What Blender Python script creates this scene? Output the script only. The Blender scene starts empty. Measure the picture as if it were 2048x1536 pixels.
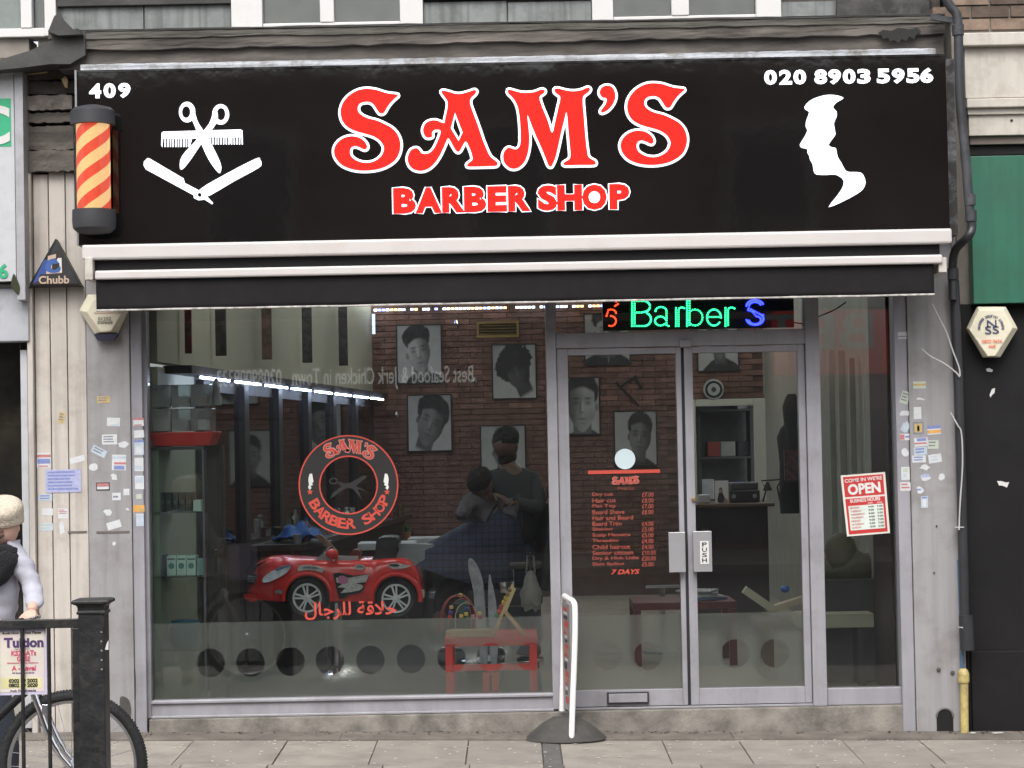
import bpy, bmesh, math, random
from mathutils import Vector, Matrix, Euler
random.seed(7)
sc = bpy.context.scene
R = math.radians
# ---------------- camera ----------------
F = 4287.0; PITCH = math.atan((880-768)/F); ROLL = R(1.1)
CAMP = Vector((0, -12.25, 1.67))
CAMR = Matrix.Rotation(math.pi/2+PITCH, 3, 'X') @ Matrix.Rotation(-ROLL, 3, 'Z')
cam = bpy.data.cameras.new('camera'); co = bpy.data.objects.new('camera', cam)
sc.collection.objects.link(co); sc.camera = co
cam.sensor_width = 36; cam.lens = F/2048*36; cam.clip_end = 500; cam.clip_start = .1
co.matrix_world = Matrix.Translation(CAMP) @ CAMR.to_4x4()
# ---------------- world / sun / exposure ----------------
w = bpy.data.worlds.new('World'); sc.world = w; w.use_nodes = True
nt = w.node_tree; bg = nt.nodes['Background']
sky = nt.nodes.new('ShaderNodeTexSky'); sky.sky_type = 'NISHITA'; sky.sun_disc = False
sky.sun_elevation = R(50); sky.sun_rotation = R(190); sky.dust_density = 4; sky.air_density = 1.0
hs = nt.nodes.new('ShaderNodeHueSaturation'); hs.inputs['Saturation'].default_value = .22
nt.links.new(sky.outputs[0], hs.inputs['Color']); nt.links.new(hs.outputs[0], bg.inputs[0])
bg.inputs[1].default_value = .15
sl = bpy.data.lights.new('sun', 'SUN'); so = bpy.data.objects.new('sun', sl); sc.collection.objects.link(so)
sl.energy = 1.0; sl.angle = R(35); sl.color = (1, .97, .93)
so.rotation_euler = Vector((math.sin(R(190))*math.cos(R(50)), math.cos(R(190))*math.cos(R(50)), math.sin(R(50)))).to_track_quat('Z', 'Y').to_euler()
sc.view_settings.view_transform = 'Standard'; sc.view_settings.look = 'None'
sc.view_settings.gamma = 1; sc.view_settings.use_curve_mapping = False
sc.view_settings.exposure = 0.85
sc.cycles.max_bounces = 8; sc.cycles.transparent_max_bounces = 24
sc.cycles.diffuse_bounces = 4; sc.cycles.glossy_bounces = 4
sc.cycles.sample_clamp_indirect = 4
sc.cycles.use_denoising = True

def at(px, py, Y):
    d = CAMR @ Vector(((px-1024)/F, -(py-768)/F, -1)); t = (Y-CAMP.y)/d.y
    return CAMP + d*t
def S(Y): return F/(Y+12.25)          # pixels per metre at depth Y
def rc(x0, x1, y0, y1, Y):            # pixel rect -> x0,x1,z0,z1
    xm, ym = (x0+x1)/2, (y0+y1)/2
    return at(x0, ym, Y).x, at(x1, ym, Y).x, at(xm, y1, Y).z, at(xm, y0, Y).z
def pave(x, y): return -0.018*x + 0.02*y

# ---------------- materials ----------------
MC = {}
def M(name, col=(.5,.5,.5), rough=.55, metal=0, var=.12, scale=6, bump=0, bscale=40, streak=0, dirt=None, dscale=2.5, damt=.5,
      emis=None, estr=0, spec=.5, rnd=0, coat=0, aniso=None):
    if name in MC: return MC[name]
    m = bpy.data.materials.new(name); m.use_nodes = True; MC[name] = m
    t = m.node_tree; b = t.nodes['Principled BSDF']; L = t.links.new
    b.inputs['Roughness'].default_value = rough; b.inputs['Metallic'].default_value = metal
    b.inputs['Specular IOR Level'].default_value = spec
    b.inputs['Coat Weight'].default_value = coat
    g = t.nodes.new('ShaderNodeNewGeometry')
    n = t.nodes.new('ShaderNodeTexNoise'); n.inputs['Scale'].default_value = scale; n.inputs['Detail'].default_value = 6
    gp = g.outputs['Position']
    if aniso:
        am = t.nodes.new('ShaderNodeMapping'); am.inputs['Scale'].default_value = aniso; L(gp, am.inputs[0]); gp = am.outputs[0]
    L(gp, n.inputs['Vector'])
    mr = t.nodes.new('ShaderNodeMapRange'); mr.inputs[1].default_value = .3; mr.inputs[2].default_value = .7
    mr.inputs[3].default_value = 1-var; mr.inputs[4].default_value = 1+var
    L(n.outputs[0], mr.inputs[0])
    v = t.nodes.new('ShaderNodeVectorMath'); v.operation = 'SCALE'
    v.inputs[0].default_value = col[:3]; L(mr.outputs[0], v.inputs['Scale'])
    out = v.outputs[0]
    if rnd:
        oi = t.nodes.new('ShaderNodeObjectInfo'); m2 = t.nodes.new('ShaderNodeMapRange')
        m2.inputs[3].default_value = 1-rnd; m2.inputs[4].default_value = 1+rnd; L(oi.outputs['Random'], m2.inputs[0])
        v2 = t.nodes.new('ShaderNodeVectorMath'); v2.operation = 'SCALE'; L(out, v2.inputs[0]); L(m2.outputs[0], v2.inputs['Scale']); out = v2.outputs[0]
    if streak:
        mp = t.nodes.new('ShaderNodeMapping'); mp.inputs['Scale'].default_value = (14, 14, .8); L(g.outputs['Position'], mp.inputs[0])
        ns = t.nodes.new('ShaderNodeTexNoise'); ns.inputs['Scale'].default_value = 1.6; ns.inputs['Detail'].default_value = 5; L(mp.outputs[0], ns.inputs['Vector'])
        m3 = t.nodes.new('ShaderNodeMapRange'); m3.inputs[1].default_value = .45; m3.inputs[2].default_value = .75; m3.inputs[4].default_value = 1-streak; m3.inputs[3].default_value = 1
        L(ns.outputs[0], m3.inputs[0])
        v3 = t.nodes.new('ShaderNodeVectorMath'); v3.operation = 'SCALE'; L(out, v3.inputs[0]); L(m3.outputs[0], v3.inputs['Scale']); out = v3.outputs[0]
    if dirt:
        nd = t.nodes.new('ShaderNodeTexNoise'); nd.inputs['Scale'].default_value = dscale; nd.inputs['Detail'].default_value = 9; nd.inputs['Roughness'].default_value = .7
        L(gp, nd.inputs['Vector'])
        m4 = t.nodes.new('ShaderNodeMapRange'); m4.inputs[1].default_value = .48; m4.inputs[2].default_value = .68; m4.inputs[4].default_value = damt
        L(nd.outputs[0], m4.inputs[0])
        mx = t.nodes.new('ShaderNodeMix'); mx.data_type = 'RGBA'; L(m4.outputs[0], mx.inputs['Factor']); L(out, mx.inputs['A']); mx.inputs['B'].default_value = (*dirt[:3], 1)
        out = mx.outputs['Result']
    L(out, b.inputs['Base Color'])
    if bump:
        nb = t.nodes.new('ShaderNodeTexNoise'); nb.inputs['Scale'].default_value = bscale; nb.inputs['Detail'].default_value = 5; L(gp, nb.inputs['Vector'])
        bp = t.nodes.new('ShaderNodeBump'); bp.inputs['Strength'].default_value = bump; bp.inputs['Distance'].default_value = .01
        L(nb.outputs[0], bp.inputs['Height']); L(bp.outputs[0], b.inputs['Normal'])
    if estr:
        b.inputs['Emission Color'].default_value = (*(emis or col)[:3], 1); b.inputs['Emission Strength'].default_value = estr
    return m
def glass_mat(name, tint=(.93,.96,.95), ior=1.5, haze=0.0):
    if name in MC: return MC[name]
    m = bpy.data.materials.new(name); m.use_nodes = True; MC[name] = m
    t = m.node_tree; t.nodes.clear(); L = t.links.new
    o = t.nodes.new('ShaderNodeOutputMaterial'); tr = t.nodes.new('ShaderNodeBsdfTransparent'); tr.inputs[0].default_value = (*tint, 1)
    gl = t.nodes.new('ShaderNodeBsdfGlossy'); gl.inputs['Roughness'].default_value = 0.004
    fr = t.nodes.new('ShaderNodeFresnel'); fr.inputs[0].default_value = ior
    mx = t.nodes.new('ShaderNodeMixShader'); L(fr.outputs[0], mx.inputs[0]); L(tr.outputs[0], mx.inputs[1]); L(gl.outputs[0], mx.inputs[2])
    last = mx.outputs[0]
    if haze:
        g = t.nodes.new('ShaderNodeNewGeometry'); n = t.nodes.new('ShaderNodeTexNoise'); n.inputs['Scale'].default_value = 1.7; n.inputs['Detail'].default_value = 4
        L(g.outputs['Position'], n.inputs['Vector'])
        mr = t.nodes.new('ShaderNodeMapRange'); mr.inputs[1].default_value = .35; mr.inputs[2].default_value = .7; mr.inputs[3].default_value = haze*.5; mr.inputs[4].default_value = haze*1.6; L(n.outputs[0], mr.inputs[0])
        df = t.nodes.new('ShaderNodeBsdfDiffuse'); df.inputs[0].default_value = (.5,.5,.5,1)
        m2 = t.nodes.new('ShaderNodeMixShader'); L(mr.outputs[0], m2.inputs[0]); L(last, m2.inputs[1]); L(df.outputs[0], m2.inputs[2]); last = m2.outputs[0]
    L(last, o.inputs[0]); return m
def film_mat():
    if 'frosted film' in MC: return MC['frosted film']
    m = bpy.data.materials.new('frosted film'); m.use_nodes = True; MC['frosted film'] = m
    t = m.node_tree; t.nodes.clear(); L = t.links.new
    o = t.nodes.new('ShaderNodeOutputMaterial')
    rf = t.nodes.new('ShaderNodeBsdfRefraction'); rf.inputs['Color'].default_value = (.92,.92,.9,1); rf.inputs['Roughness'].default_value = .24; rf.inputs['IOR'].default_value = 1.12
    tr = t.nodes.new('ShaderNodeBsdfTransparent'); tr.inputs[0].default_value = (.95,.95,.95,1)
    df = t.nodes.new('ShaderNodeBsdfDiffuse'); df.inputs[0].default_value = (.62,.60,.56,1)
    a = t.nodes.new('ShaderNodeMixShader'); a.inputs[0].default_value = .45; L(rf.outputs[0], a.inputs[1]); L(tr.outputs[0], a.inputs[2])
    g = t.nodes.new('ShaderNodeNewGeometry'); n = t.nodes.new('ShaderNodeTexNoise'); n.inputs['Scale'].default_value = 3; L(g.outputs['Position'], n.inputs['Vector'])
    mr = t.nodes.new('ShaderNodeMapRange'); mr.inputs[1].default_value = .3; mr.inputs[2].default_value = .7; mr.inputs[3].default_value = .17; mr.inputs[4].default_value = .23; L(n.outputs[0], mr.inputs[0])
    b = t.nodes.new('ShaderNodeMixShader'); L(mr.outputs[0], b.inputs[0]); L(a.outputs[0], b.inputs[1]); L(df.outputs[0], b.inputs[2]); L(b.outputs[0], o.inputs[0]); return m

# ---------------- objects ----------------
ORG = {}
def tag(o, label=None, cat=None, group=None, kind=None):
    if label: o['label'] = label
    if cat: o['category'] = cat
    if group: o['group'] = group
    if kind: o['kind'] = kind
    return o
def thing(name, label, cat, loc=(0,0,0), group=None):
    o = bpy.data.objects.new(name, None); sc.collection.objects.link(o); o.empty_display_size = .1
    o.location = loc; ORG[o.name] = Vector(loc); return tag(o, label, cat, group)
def struct(name, loc=(0,0,0)):
    o = bpy.data.objects.new(name, None); sc.collection.objects.link(o); o.location = loc; ORG[o.name] = Vector(loc); o['kind'] = 'structure'; return o
def aslist(m): return m if isinstance(m, (list, tuple)) else [m]
def link(name, me, mats, parent=None, loc=None, bev=0, smooth=False, seg=2):
    """mesh given in world coordinates"""
    org = ORG[parent.name] if parent is not None and parent.name in ORG else None
    if parent is None and loc is None:
        if len(me.vertices):
            xs = [v.co for v in me.vertices]
            loc = Vector((sum(v.x for v in xs)/len(xs), sum(v.y for v in xs)/len(xs), min(v.z for v in xs)))
        else: loc = Vector()
    sh = org if org is not None else Vector(loc)
    me.transform(Matrix.Translation(-sh))
    if len(me.materials): me.materials.clear()
    for m in aslist(mats): me.materials.append(m)
    o = bpy.data.objects.new(name, me); sc.collection.objects.link(o)
    if parent is not None: o.parent = parent
    else: o.location = sh
    ORG[o.name] = sh.copy()
    if smooth:
        me.polygons.foreach_set('use_smooth', [True]*len(me.polygons))
        try: me.set_sharp_from_angle(angle=R(40))
        except Exception: pass
    if bev:
        md = o.modifiers.new('bevel', 'BEVEL'); md.width = bev; md.segments = seg; md.limit_method = 'ANGLE'
    return o
class MB:
    def __init__(s): s.v = []; s.f = []; s.m = []
    def add(s, vs, fs, mi=0):
        n = len(s.v); s.v += [tuple(v) for v in vs]; s.f += [tuple(n+i for i in f) for f in fs]; s.m += [mi]*len(fs); return s
    def box(s, x0, x1, y0, y1, z0, z1, mi=0):
        if x0 > x1: x0, x1 = x1, x0
        if y0 > y1: y0, y1 = y1, y0
        if z0 > z1: z0, z1 = z1, z0
        return s.add([(x0,y0,z0),(x1,y0,z0),(x1,y1,z0),(x0,y1,z0),(x0,y0,z1),(x1,y0,z1),(x1,y1,z1),(x0,y1,z1)],
                     [(3,2,1,0),(4,5,6,7),(0,1,5,4),(1,2,6,5),(2,3,7,6),(3,0,4,7)], mi)
    def obox(s, c, sx, sy, sz, rot=None, mi=0):
        m = rot or Matrix.Identity(3); vs = []
        for z in (-1,1):
            for x, y in ((-1,-1),(1,-1),(1,1),(-1,1)): vs.append(Vector(c)+m@Vector((x*sx/2, y*sy/2, z*sz/2)))
        return s.add(vs, [(3,2,1,0),(4,5,6,7),(0,1,5,4),(1,2,6,5),(2,3,7,6),(3,0,4,7)], mi)
    def bar(s, a, b, w, h=None, mi=0, up=(0,0,1)):
        a, b = Vector(a), Vector(b); h = h or w; d = (b-a); L = d.length; d.normalize()
        u = Vector(up)
        if abs(d.dot(u)) > .98: u = Vector((1,0,0))
        x = u.cross(d).normalized(); y = d.cross(x)
        return s.obox((a+b)/2, w, h, L, Matrix((x, y, d)).transposed(), mi)
    def tube(s, pts, r, n=10, mi=0, closed=False, sy=1.0):
        pts = [Vector(p) for p in pts]; k = len(pts); rs = r if isinstance(r, (list, tuple)) else [r]*k
        base = len(s.v); px = None
        for i, p in enumerate(pts):
            if closed: d = pts[(i+1) % k]-pts[i-1]
            else: d = pts[min(i+1, k-1)]-pts[max(i-1, 0)]
            d.normalize()
            if px is None:
                u = Vector((0,1,0)) if abs(d.y) < .9 else Vector((1,0,0))
                x = u.cross(d).normalized()
            else:
                x = (px - d*px.dot(d)).normalized()
            px = x; y = d.cross(x)
            for j in range(n):
                a = 2*math.pi*j/n; o = x*math.cos(a)*rs[i] + y*math.sin(a)*rs[i]
                o.y *= sy; s.v.append(tuple(p+o))
        K = k if closed else k-1
        for i in range(K):
            a, b = base+i*n, base+((i+1) % k)*n
            for j in range(n): s.f.append((a+j, a+(j+1) % n, b+(j+1) % n, b+j)); s.m.append(mi)
        if not closed:
            s.f.append(tuple(base+j for j in reversed(range(n)))); s.m.append(mi)
            s.f.append(tuple(base+(k-1)*n+j for j in range(n))); s.m.append(mi)
        return s
    def lathe(s, c, prof, n=24, axis='z', mi=0, caps=True):
        base = len(s.v); c = Vector(c)
        for r, h in prof:
            for j in range(n):
                a = 2*math.pi*j/n; q = (r*math.cos(a), r*math.sin(a), h)
                if axis == 'y': q = (q[0], q[2], q[1])
                if axis == 'x': q = (q[2], q[0], q[1])
                s.v.append(tuple(c+Vector(q)))
        for i in range(len(prof)-1):
            a, b = base+i*n, base+(i+1)*n
            for j in range(n): s.f.append((a+j, a+(j+1) % n, b+(j+1) % n, b+j)); s.m.append(mi)
        if caps:
            s.f.append(tuple(base+j for j in reversed(range(n)))); s.m.append(mi)
            s.f.append(tuple(base+(len(prof)-1)*n+j for j in range(n))); s.m.append(mi)
        return s
    def ball(s, c, rx, ry=None, rz=None, n=12, mi=0):
        ry = ry or rx; rz = rz or rx; prof = []; base = len(s.v); k = n//2
        for i in range(k+1):
            t = math.pi*i/k
            for j in range(n):
                a = 2*math.pi*j/n; s.v.append((c[0]+rx*math.sin(t)*math.cos(a), c[1]+ry*math.sin(t)*math.sin(a), c[2]-rz*math.cos(t)))
        for i in range(k):
            for j in range(n):
                s.f.append((base+i*n+j, base+i*n+(j+1) % n, base+(i+1)*n+(j+1) % n, base+(i+1)*n+j)); s.m.append(mi)
        return s
    def prism(s, poly, y0, y1, mi=0):
        """poly: (x,z) list, solid between y0 (front) and y1"""
        n = len(poly); ar = sum(poly[i][0]*poly[(i+1) % n][1]-poly[(i+1) % n][0]*poly[i][1] for i in range(n))
        if ar < 0: poly = poly[::-1]
        vs = [(p[0], y0, p[1]) for p in poly]+[(p[0], y1, p[1]) for p in poly]
        fs = [tuple(range(n)), tuple(reversed(range(n, 2*n)))]+[(i, i+n, (i+1) % n+n, (i+1) % n) for i in range(n)]
        return s.add(vs, fs, mi)
    def mesh(s, name, clean=False):
        me = bpy.data.meshes.new(name); me.from_pydata(s.v, [], s.f); me.polygons.foreach_set('material_index', s.m)
        if clean:
            bm = bmesh.new(); bm.from_mesh(me); bmesh.ops.remove_doubles(bm, verts=bm.verts, dist=1e-5); bmesh.ops.recalc_face_normals(bm, faces=bm.faces); bm.to_mesh(me); bm.free()
        me.update(); return me
    def build(s, name, mats, parent=None, loc=None, bev=0, smooth=False, clean=True, seg=2):
        return link(name, s.mesh(name, clean), mats, parent, loc, bev, smooth, seg)
def box(name, mat, r, y0, y1, parent=None, bev=.003):
    return MB().box(r[0], r[1], y0, y1, r[2], r[3]).build(name, mat, parent, bev=bev)
def catmull(pts, n=5):
    out = []; k = len(pts)
    for i in range(k):
        p0, p1, p2, p3 = [Vector(pts[(i+j-1) % k]) for j in range(4)]
        for q in range(n):
            t = q/n; out.append(tuple(.5*((2*p1)+(-p0+p2)*t+(2*p0-5*p1+4*p2-p3)*t*t+(-p0+3*p1-3*p2+p3)*t**3)))
    return out
def curve_mesh(loops, depth):
    """2-D filled outline(s), even-odd holes, extruded; local xy"""
    cu = bpy.data.curves.new('c', 'CURVE'); cu.dimensions = '2D'; cu.fill_mode = 'BOTH'; cu.extrude = depth/2
    for lp in loops:
        sp = cu.splines.new('POLY'); sp.points.add(len(lp)-1)
        for i, p in enumerate(lp): sp.points[i].co = (p[0], p[1], 0, 1)
        sp.use_cyclic_u = True
    return to_mesh(cu)
def to_mesh(cu):
    o = bpy.data.objects.new('tmp', cu); sc.collection.objects.link(o)
    dg = bpy.context.evaluated_depsgraph_get(); me = bpy.data.meshes.new_from_object(o.evaluated_get(dg))
    bpy.data.objects.remove(o); bpy.data.curves.remove(cu); return me
XZ = Matrix(((1,0,0,0),(0,0,-1,0),(0,1,0,0),(0,0,0,1)))   # local xy -> world xz, +z local -> -y
def shape(name, loops, Y, depth, mat, parent=None):
    """loops in world (x,z); back face at Y"""
    me = curve_mesh(loops, depth); me.transform(XZ); me.transform(Matrix.Translation((0, Y-depth/2, 0)))
    return link(name, me, mat, parent)
def pshape(name, ploops, Y, depth, mat, parent=None, smooth=0):
    ls = []
    for lp in ploops:
        if smooth: lp = catmull(lp, smooth)
        ls.append([(lambda q: (q.x, q.z))(at(x, y, Y)) for x, y in lp])
    return shape(name, ls, Y, depth, mat, parent)
def text_mesh(body, offset=0.0, depth=.002, space=1.0, shear=0):
    cu = bpy.data.curves.new('t', 'FONT'); cu.body = body; cu.offset = offset; cu.extrude = depth/2; cu.space_character = space
    cu.resolution_u = 3; cu.shear = shear; return to_mesh(cu)
def text(name, body, r, Y, mat, parent=None, offset=0.0, depth=.002, space=1.0, grow=0, rot=None, keep=False, shear=0, facing=1):
    """text fitted into pixel rect r=(x0,x1,y0,y1) lying on depth Y, front face towards the street"""
    x0, x1, z0, z1 = rc(*r, Y) if r[0] > 4.1 or r[1] > 4.1 else r
    me = text_mesh(body, 0, .002, space, shear); me0 = [v.co.copy() for v in me.vertices]
    bx0, bx1 = min(v.x for v in me0), max(v.x for v in me0); by0, by1 = min(v.y for v in me0), max(v.y for v in me0)
    if offset or grow: bpy.data.meshes.remove(me); me = text_mesh(body, offset, .002, space, shear)
    sx = (x1-x0)/(bx1-bx0); sy = (z1-z0)/(by1-by0)
    if keep: sx = sy = min(sx, sy)
    for v in me.vertices: v.co = Vector(((v.co.x-(bx0+bx1)/2)*sx*facing, (v.co.y-(by0+by1)/2)*sy, (v.co.z/.001)*depth/2))
    if facing < 0: me.flip_normals()
    me.transform(Matrix.Rotation(rot if rot is not None else ROLL*0, 4, 'Z'))
    me.transform(XZ); me.transform(Matrix.Translation(((x0+x1)/2, Y-depth/2, (z0+z1)/2)))
    return link(name, me, mat, parent)
def flat_loops(me):
    bm = bmesh.new(); bm.from_mesh(me); bmesh.ops.remove_doubles(bm, verts=bm.verts, dist=1e-5)
    adj = {}
    for e in bm.edges:
        if len(e.link_faces) == 1:
            a, b = e.verts; adj.setdefault(a.index, []).append(b.index); adj.setdefault(b.index, []).append(a.index)
    co = [v.co.copy() for v in bm.verts]; bm.free(); seen = set(); out = []
    for s in adj:
        if s in seen: continue
        lp = [s]; seen.add(s); cur = s
        while True:
            nx = [k for k in adj[cur] if k not in seen]
            if not nx: break
            cur = nx[0]; seen.add(cur); lp.append(cur)
        if len(lp) > 3: out.append([co[i] for i in lp])
    return out
def glyph_outlined(body, r, Y, face_m, out_m, parent, offset, wpx):
    x0, x1, z0, z1 = rc(*r, Y); me = text_mesh(body, 0, 0); xs = [v.co.x for v in me.vertices]; ys = [v.co.y for v in me.vertices]; bb = (min(xs), max(xs), min(ys), max(ys)); bpy.data.meshes.remove(me)
    o = text('letter', body, r, Y-.004, face_m, parent, offset=offset, depth=.006)
    me = text_mesh(body, offset, 0); m = MB(); sx = (x1-x0)/(bb[1]-bb[0]); sy = (z1-z0)/(bb[3]-bb[2])
    for lp in flat_loops(me):
        P = [Vector(((p.x-(bb[0]+bb[1])/2)*sx+(x0+x1)/2, Y-.0045, (p.y-(bb[2]+bb[3])/2)*sy+(z0+z1)/2)) for p in lp]
        Q = [P[0]]
        for p in P[1:]:
            if (p-Q[-1]).length > .004: Q.append(p)
        m.tube(Q, wpx/S(Y), 6, closed=True, sy=.45)
    m.build('letter_outline', out_m, o, smooth=True); return o
def skin(verts, edges, radii, sub=1, root=0):
    me = bpy.data.meshes.new('s'); me.from_pydata([tuple(v) for v in verts], edges, [])
    o = bpy.data.objects.new('s', me); sc.collection.objects.link(o)
    md = o.modifiers.new('k', 'SKIN')
    if not me.skin_vertices: 
        bm = bmesh.new(); bm.from_mesh(me); bm.verts.layers.skin.verify(); bm.to_mesh(me); bm.free()
    for i, r in enumerate(radii):
        rr = r if isinstance(r, (tuple, list)) else (r, r); me.skin_vertices[0].data[i].radius = rr
        me.skin_vertices[0].data[i].use_root = (i == root)
    md.use_smooth_shade = True
    if sub: ms = o.modifiers.new('ss', 'SUBSURF'); ms.levels = sub; ms.render_levels = sub
    dg = bpy.context.evaluated_depsgraph_get(); out = bpy.data.meshes.new_from_object(o.evaluated_get(dg))
    bpy.data.objects.remove(o); return out
def chains(*ch):
    """chains of (point, radius); first point of a chain may be an index of an earlier one"""
    V, E, Rr = [], [], []
    for c in ch:
        prev = None
        for q in c:
            if isinstance(q, int): prev = q; continue
            V.append(Vector(q[0])); Rr.append(q[1]); i = len(V)-1
            if prev is not None: E.append((prev, i))
            prev = i
    return V, E, Rr
def join(meshes):
    bm = bmesh.new()
    for m in meshes: bm.from_mesh(m)
    me = bpy.data.meshes.new('j'); bm.to_mesh(me); bm.free(); return me
def stuff(o): o['kind'] = 'stuff'; return o
# ================= palette =================
alu = M('grey aluminium', (.29,.285,.31), .45, .1, var=.08, scale=3, dirt=(.10,.095,.09), dscale=3.5, damt=.35, streak=.12)
alu_dk = M('dark aluminium gap', (.02,.02,.025), .6)
pil = M('grey painted pilaster', (.275,.266,.272), .5, 0, var=.06, scale=2, bump=.05, bscale=60, dirt=(.12,.105,.09), dscale=2.6, damt=.55, streak=.2)
board = M('pale cladding board', (.47,.43,.39), .6, 0, var=.08, scale=3, bump=.08, bscale=50, dirt=(.16,.12,.09), dscale=3.0, damt=.45, streak=.3, rnd=.04)
black_ac = M('black acrylic', (.008,.007,.007), .05, 0, var=.2, scale=2, spec=.5, bump=.25, bscale=1.3)
white_sg = M('lit white acrylic', (.8,.82,.85), .3, var=.0, emis=(.85,.92,1), estr=.55)
red_sg = M('lit red acrylic', (.56,.014,.01), .4, var=.0, emis=(1,.022,.012), estr=.22, spec=.12)
whitep = M('white paint', (.58,.57,.56), .4, var=.05, dirt=(.45,.42,.38), dscale=6, damt=.35)
whitepl = M('white plastic', (.75,.74,.72), .4, var=.04)
cream = M('cream paint', (.55,.53,.44), .6, var=.05)
blackp = M('black paint', (.010,.010,.011), .5, var=.2, bump=.05)
blackcl = M('black canvas', (.0085,.0075,.0085), .85, var=.2, scale=12, bump=.1, bscale=200, spec=.3)
metal = M('chrome', (.8,.8,.82), .12, 1.0, var=.02)
wood_rot = M('weathered timber', (.10,.088,.078), .9, var=.45, scale=5, bump=.9, bscale=13, dirt=(.04,.034,.03), dscale=4.6, damt=.85, aniso=(.45,1,1.8))
lead = M('lead sheet', (.045,.044,.042), .8, var=.4, scale=4, bump=.5, bscale=18, dirt=(.015,.015,.014), dscale=3, damt=.7)
slate = M('grey slate panel', (.19,.205,.2), .7, var=.14, scale=5, bump=.25, bscale=25, dirt=(.04,.04,.04), dscale=4, damt=.55, streak=.55)
glassm = glass_mat('window glass', ior=1.55, haze=.004)
glassd = glass_mat('door glass', ior=1.55, haze=.006)
glassh = glass_mat('clear glass shelf', tint=(.86,.93,.9))
film = film_mat()
conc = M('concrete step', (.20,.182,.16), .85, var=.3, scale=9, bump=.4, bscale=60, dirt=(.07,.065,.055), dscale=5, damt=.75)
slab_m = M('paving slab', (.255,.23,.20), .85, var=.1, scale=5, bump=.2, bscale=120, dirt=(.15,.135,.118), dscale=3.2, damt=.7, rnd=.13)
slab_d = M('dark paving strip', (.10,.095,.09), .85, var=.15, scale=9, bump=.2, bscale=120)
gum = M('dried gum', (.43,.40,.36), .7)
mortar = M('mortar bed', (.09,.08,.07), .9, var=.2, bump=.3, bscale=80)
brick_o = M('london stock brick', (.14,.10,.075), .9, var=.3, scale=14, bump=.4, bscale=60, rnd=.4)
brick_i = M('red brick', (.165,.092,.072), .8, var=.25, scale=9, bump=.4, bscale=60, rnd=.25)
mort_o = M('pale mortar', (.22,.20,.175), .9, var=.2)
mort_i = M('brown mortar', (.10,.062,.05), .9, var=.2)
stain = M('dark grime', (.06,.055,.05), .8, var=.3)

# ================= pavement, road =================
pv = struct('pavement')
g = MB(); X0, X1 = -9, 9
def pvq(mb, x0, x1, y0, y1, top, th, mi=0, g_=.004):
    x0 += g_; x1 -= g_; y0 += g_; y1 -= g_
    c = [(x0,y0),(x1,y0),(x1,y1),(x0,y1)]
    mb.add([(x, y, pave(x,y)+top-th) for x, y in c]+[(x, y, pave(x,y)+top) for x, y in c], [(3,2,1,0),(4,5,6,7),(0,1,5,4),(1,2,6,5),(2,3,7,6),(3,0,4,7)], mi)
pvq(g, X0, X1, -4.3, .3, -.012, .2); g.build('bedding', mortar, pv)
def px2x(px, d): return at(px, 1475, -d).x
rows = [(0, -.25), (-.25, -1.02), (-1.02, -1.65), (-1.65, -2.3), (-2.3, -2.95), (-2.95, -3.6), (-3.6, -4.15)]
xs1 = [px2x(p, .25) for p in (-400, -200, -5, 185, 387, 575, 755, 937, 1083, 1119, 1324, 1477, 1683, 1837, 2040, 2230, 2420)]
k = 0
for ri, (ya, yb) in enumerate(rows):
    if ri == 0: xs = [X0+1.1*i+.3 for i in range(17)]; xs = [v for v in xs if v < X1]
    elif ri == 1: xs = xs1
    else:
        xs = [xs1[0]]; 
        while xs[-1] < xs1[-1]: xs.append(xs[-1]+random.choice([.45,.6,.6]))
        xd = px2x(1083, .25); xs = [v for v in xs if not (xd-.15 < v < xd+.25)]+[xd, xd+.105]; xs.sort()
    for a, b in zip(xs, xs[1:]):
        mb = MB(); pvq(mb, a, b, yb, ya, random.uniform(-.002,.002)+(.012 if ri == 0 else 0), .05, g_=.003 if ri else .001)
        dk = (b-a) < .13
        o = mb.build('paving_slab', slab_d if dk else (M('grimy wall strip',(.15,.13,.11),.9,var=.3,scale=12,bump=.4,dirt=(.05,.045,.04),dscale=6,damt=.8) if ri == 0 else slab_m), pv, bev=.003); k += 1
gm = MB()
for i in range(430):
    x = random.uniform(-3.4, 3.4); y = -abs(random.gauss(.25, .6))-.02
    if y < -3.4: continue
    r = random.uniform(.003,.014); z = pave(x,y)+.002
    gm.add([(x, y, z+.003)]+[(x+r*random.uniform(.6,1.2)*math.cos(a*1.05), y+r*random.uniform(.6,1.2)*math.sin(a*1.05), z) for a in range(6)], [(0, i+1, (i+1) % 6+1) for i in range(6)])
stuff(gm.build('gum_spots', gum, pv, clean=False))
kb = MB()
for i in range(18): 
    kb2 = MB(); pvq(kb2, X0+i, X0+i+1, -4.3, -4.15, .0, .2); kb2.build('kerb_stone', conc, pv, bev=.01)
rd = MB().box(-40, 40, -17, -4.3, -.4, -.22).build('road', M('asphalt', (.05,.05,.052), .9, var=.2, bump=.5, bscale=120)); rd['kind'] = 'structure'
fp = MB().box(-40, 40, -21.2, -17, -.4, -.1).build('footpath', M('far paving', (.27,.25,.23), .9)); fp['kind'] = 'structure'
gr = MB().add([(-300,-300,-.45),(300,-300,-.45),(300,300,-.45),(-300,300,-.45)], [(0,1,2,3)]).build('ground', M('asphalt', ())); gr['kind'] = 'structure'

# ================= shop building =================
shop = thing('barber_shop_building', 'narrow shopfront building in grey aluminium with weathered timber cornice', 'building', (0,0,0))
YF = 0.06      # frame front
FB = 0.16      # frame back
def zat(px, py, Y=0): return at(px, py, Y).z
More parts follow.
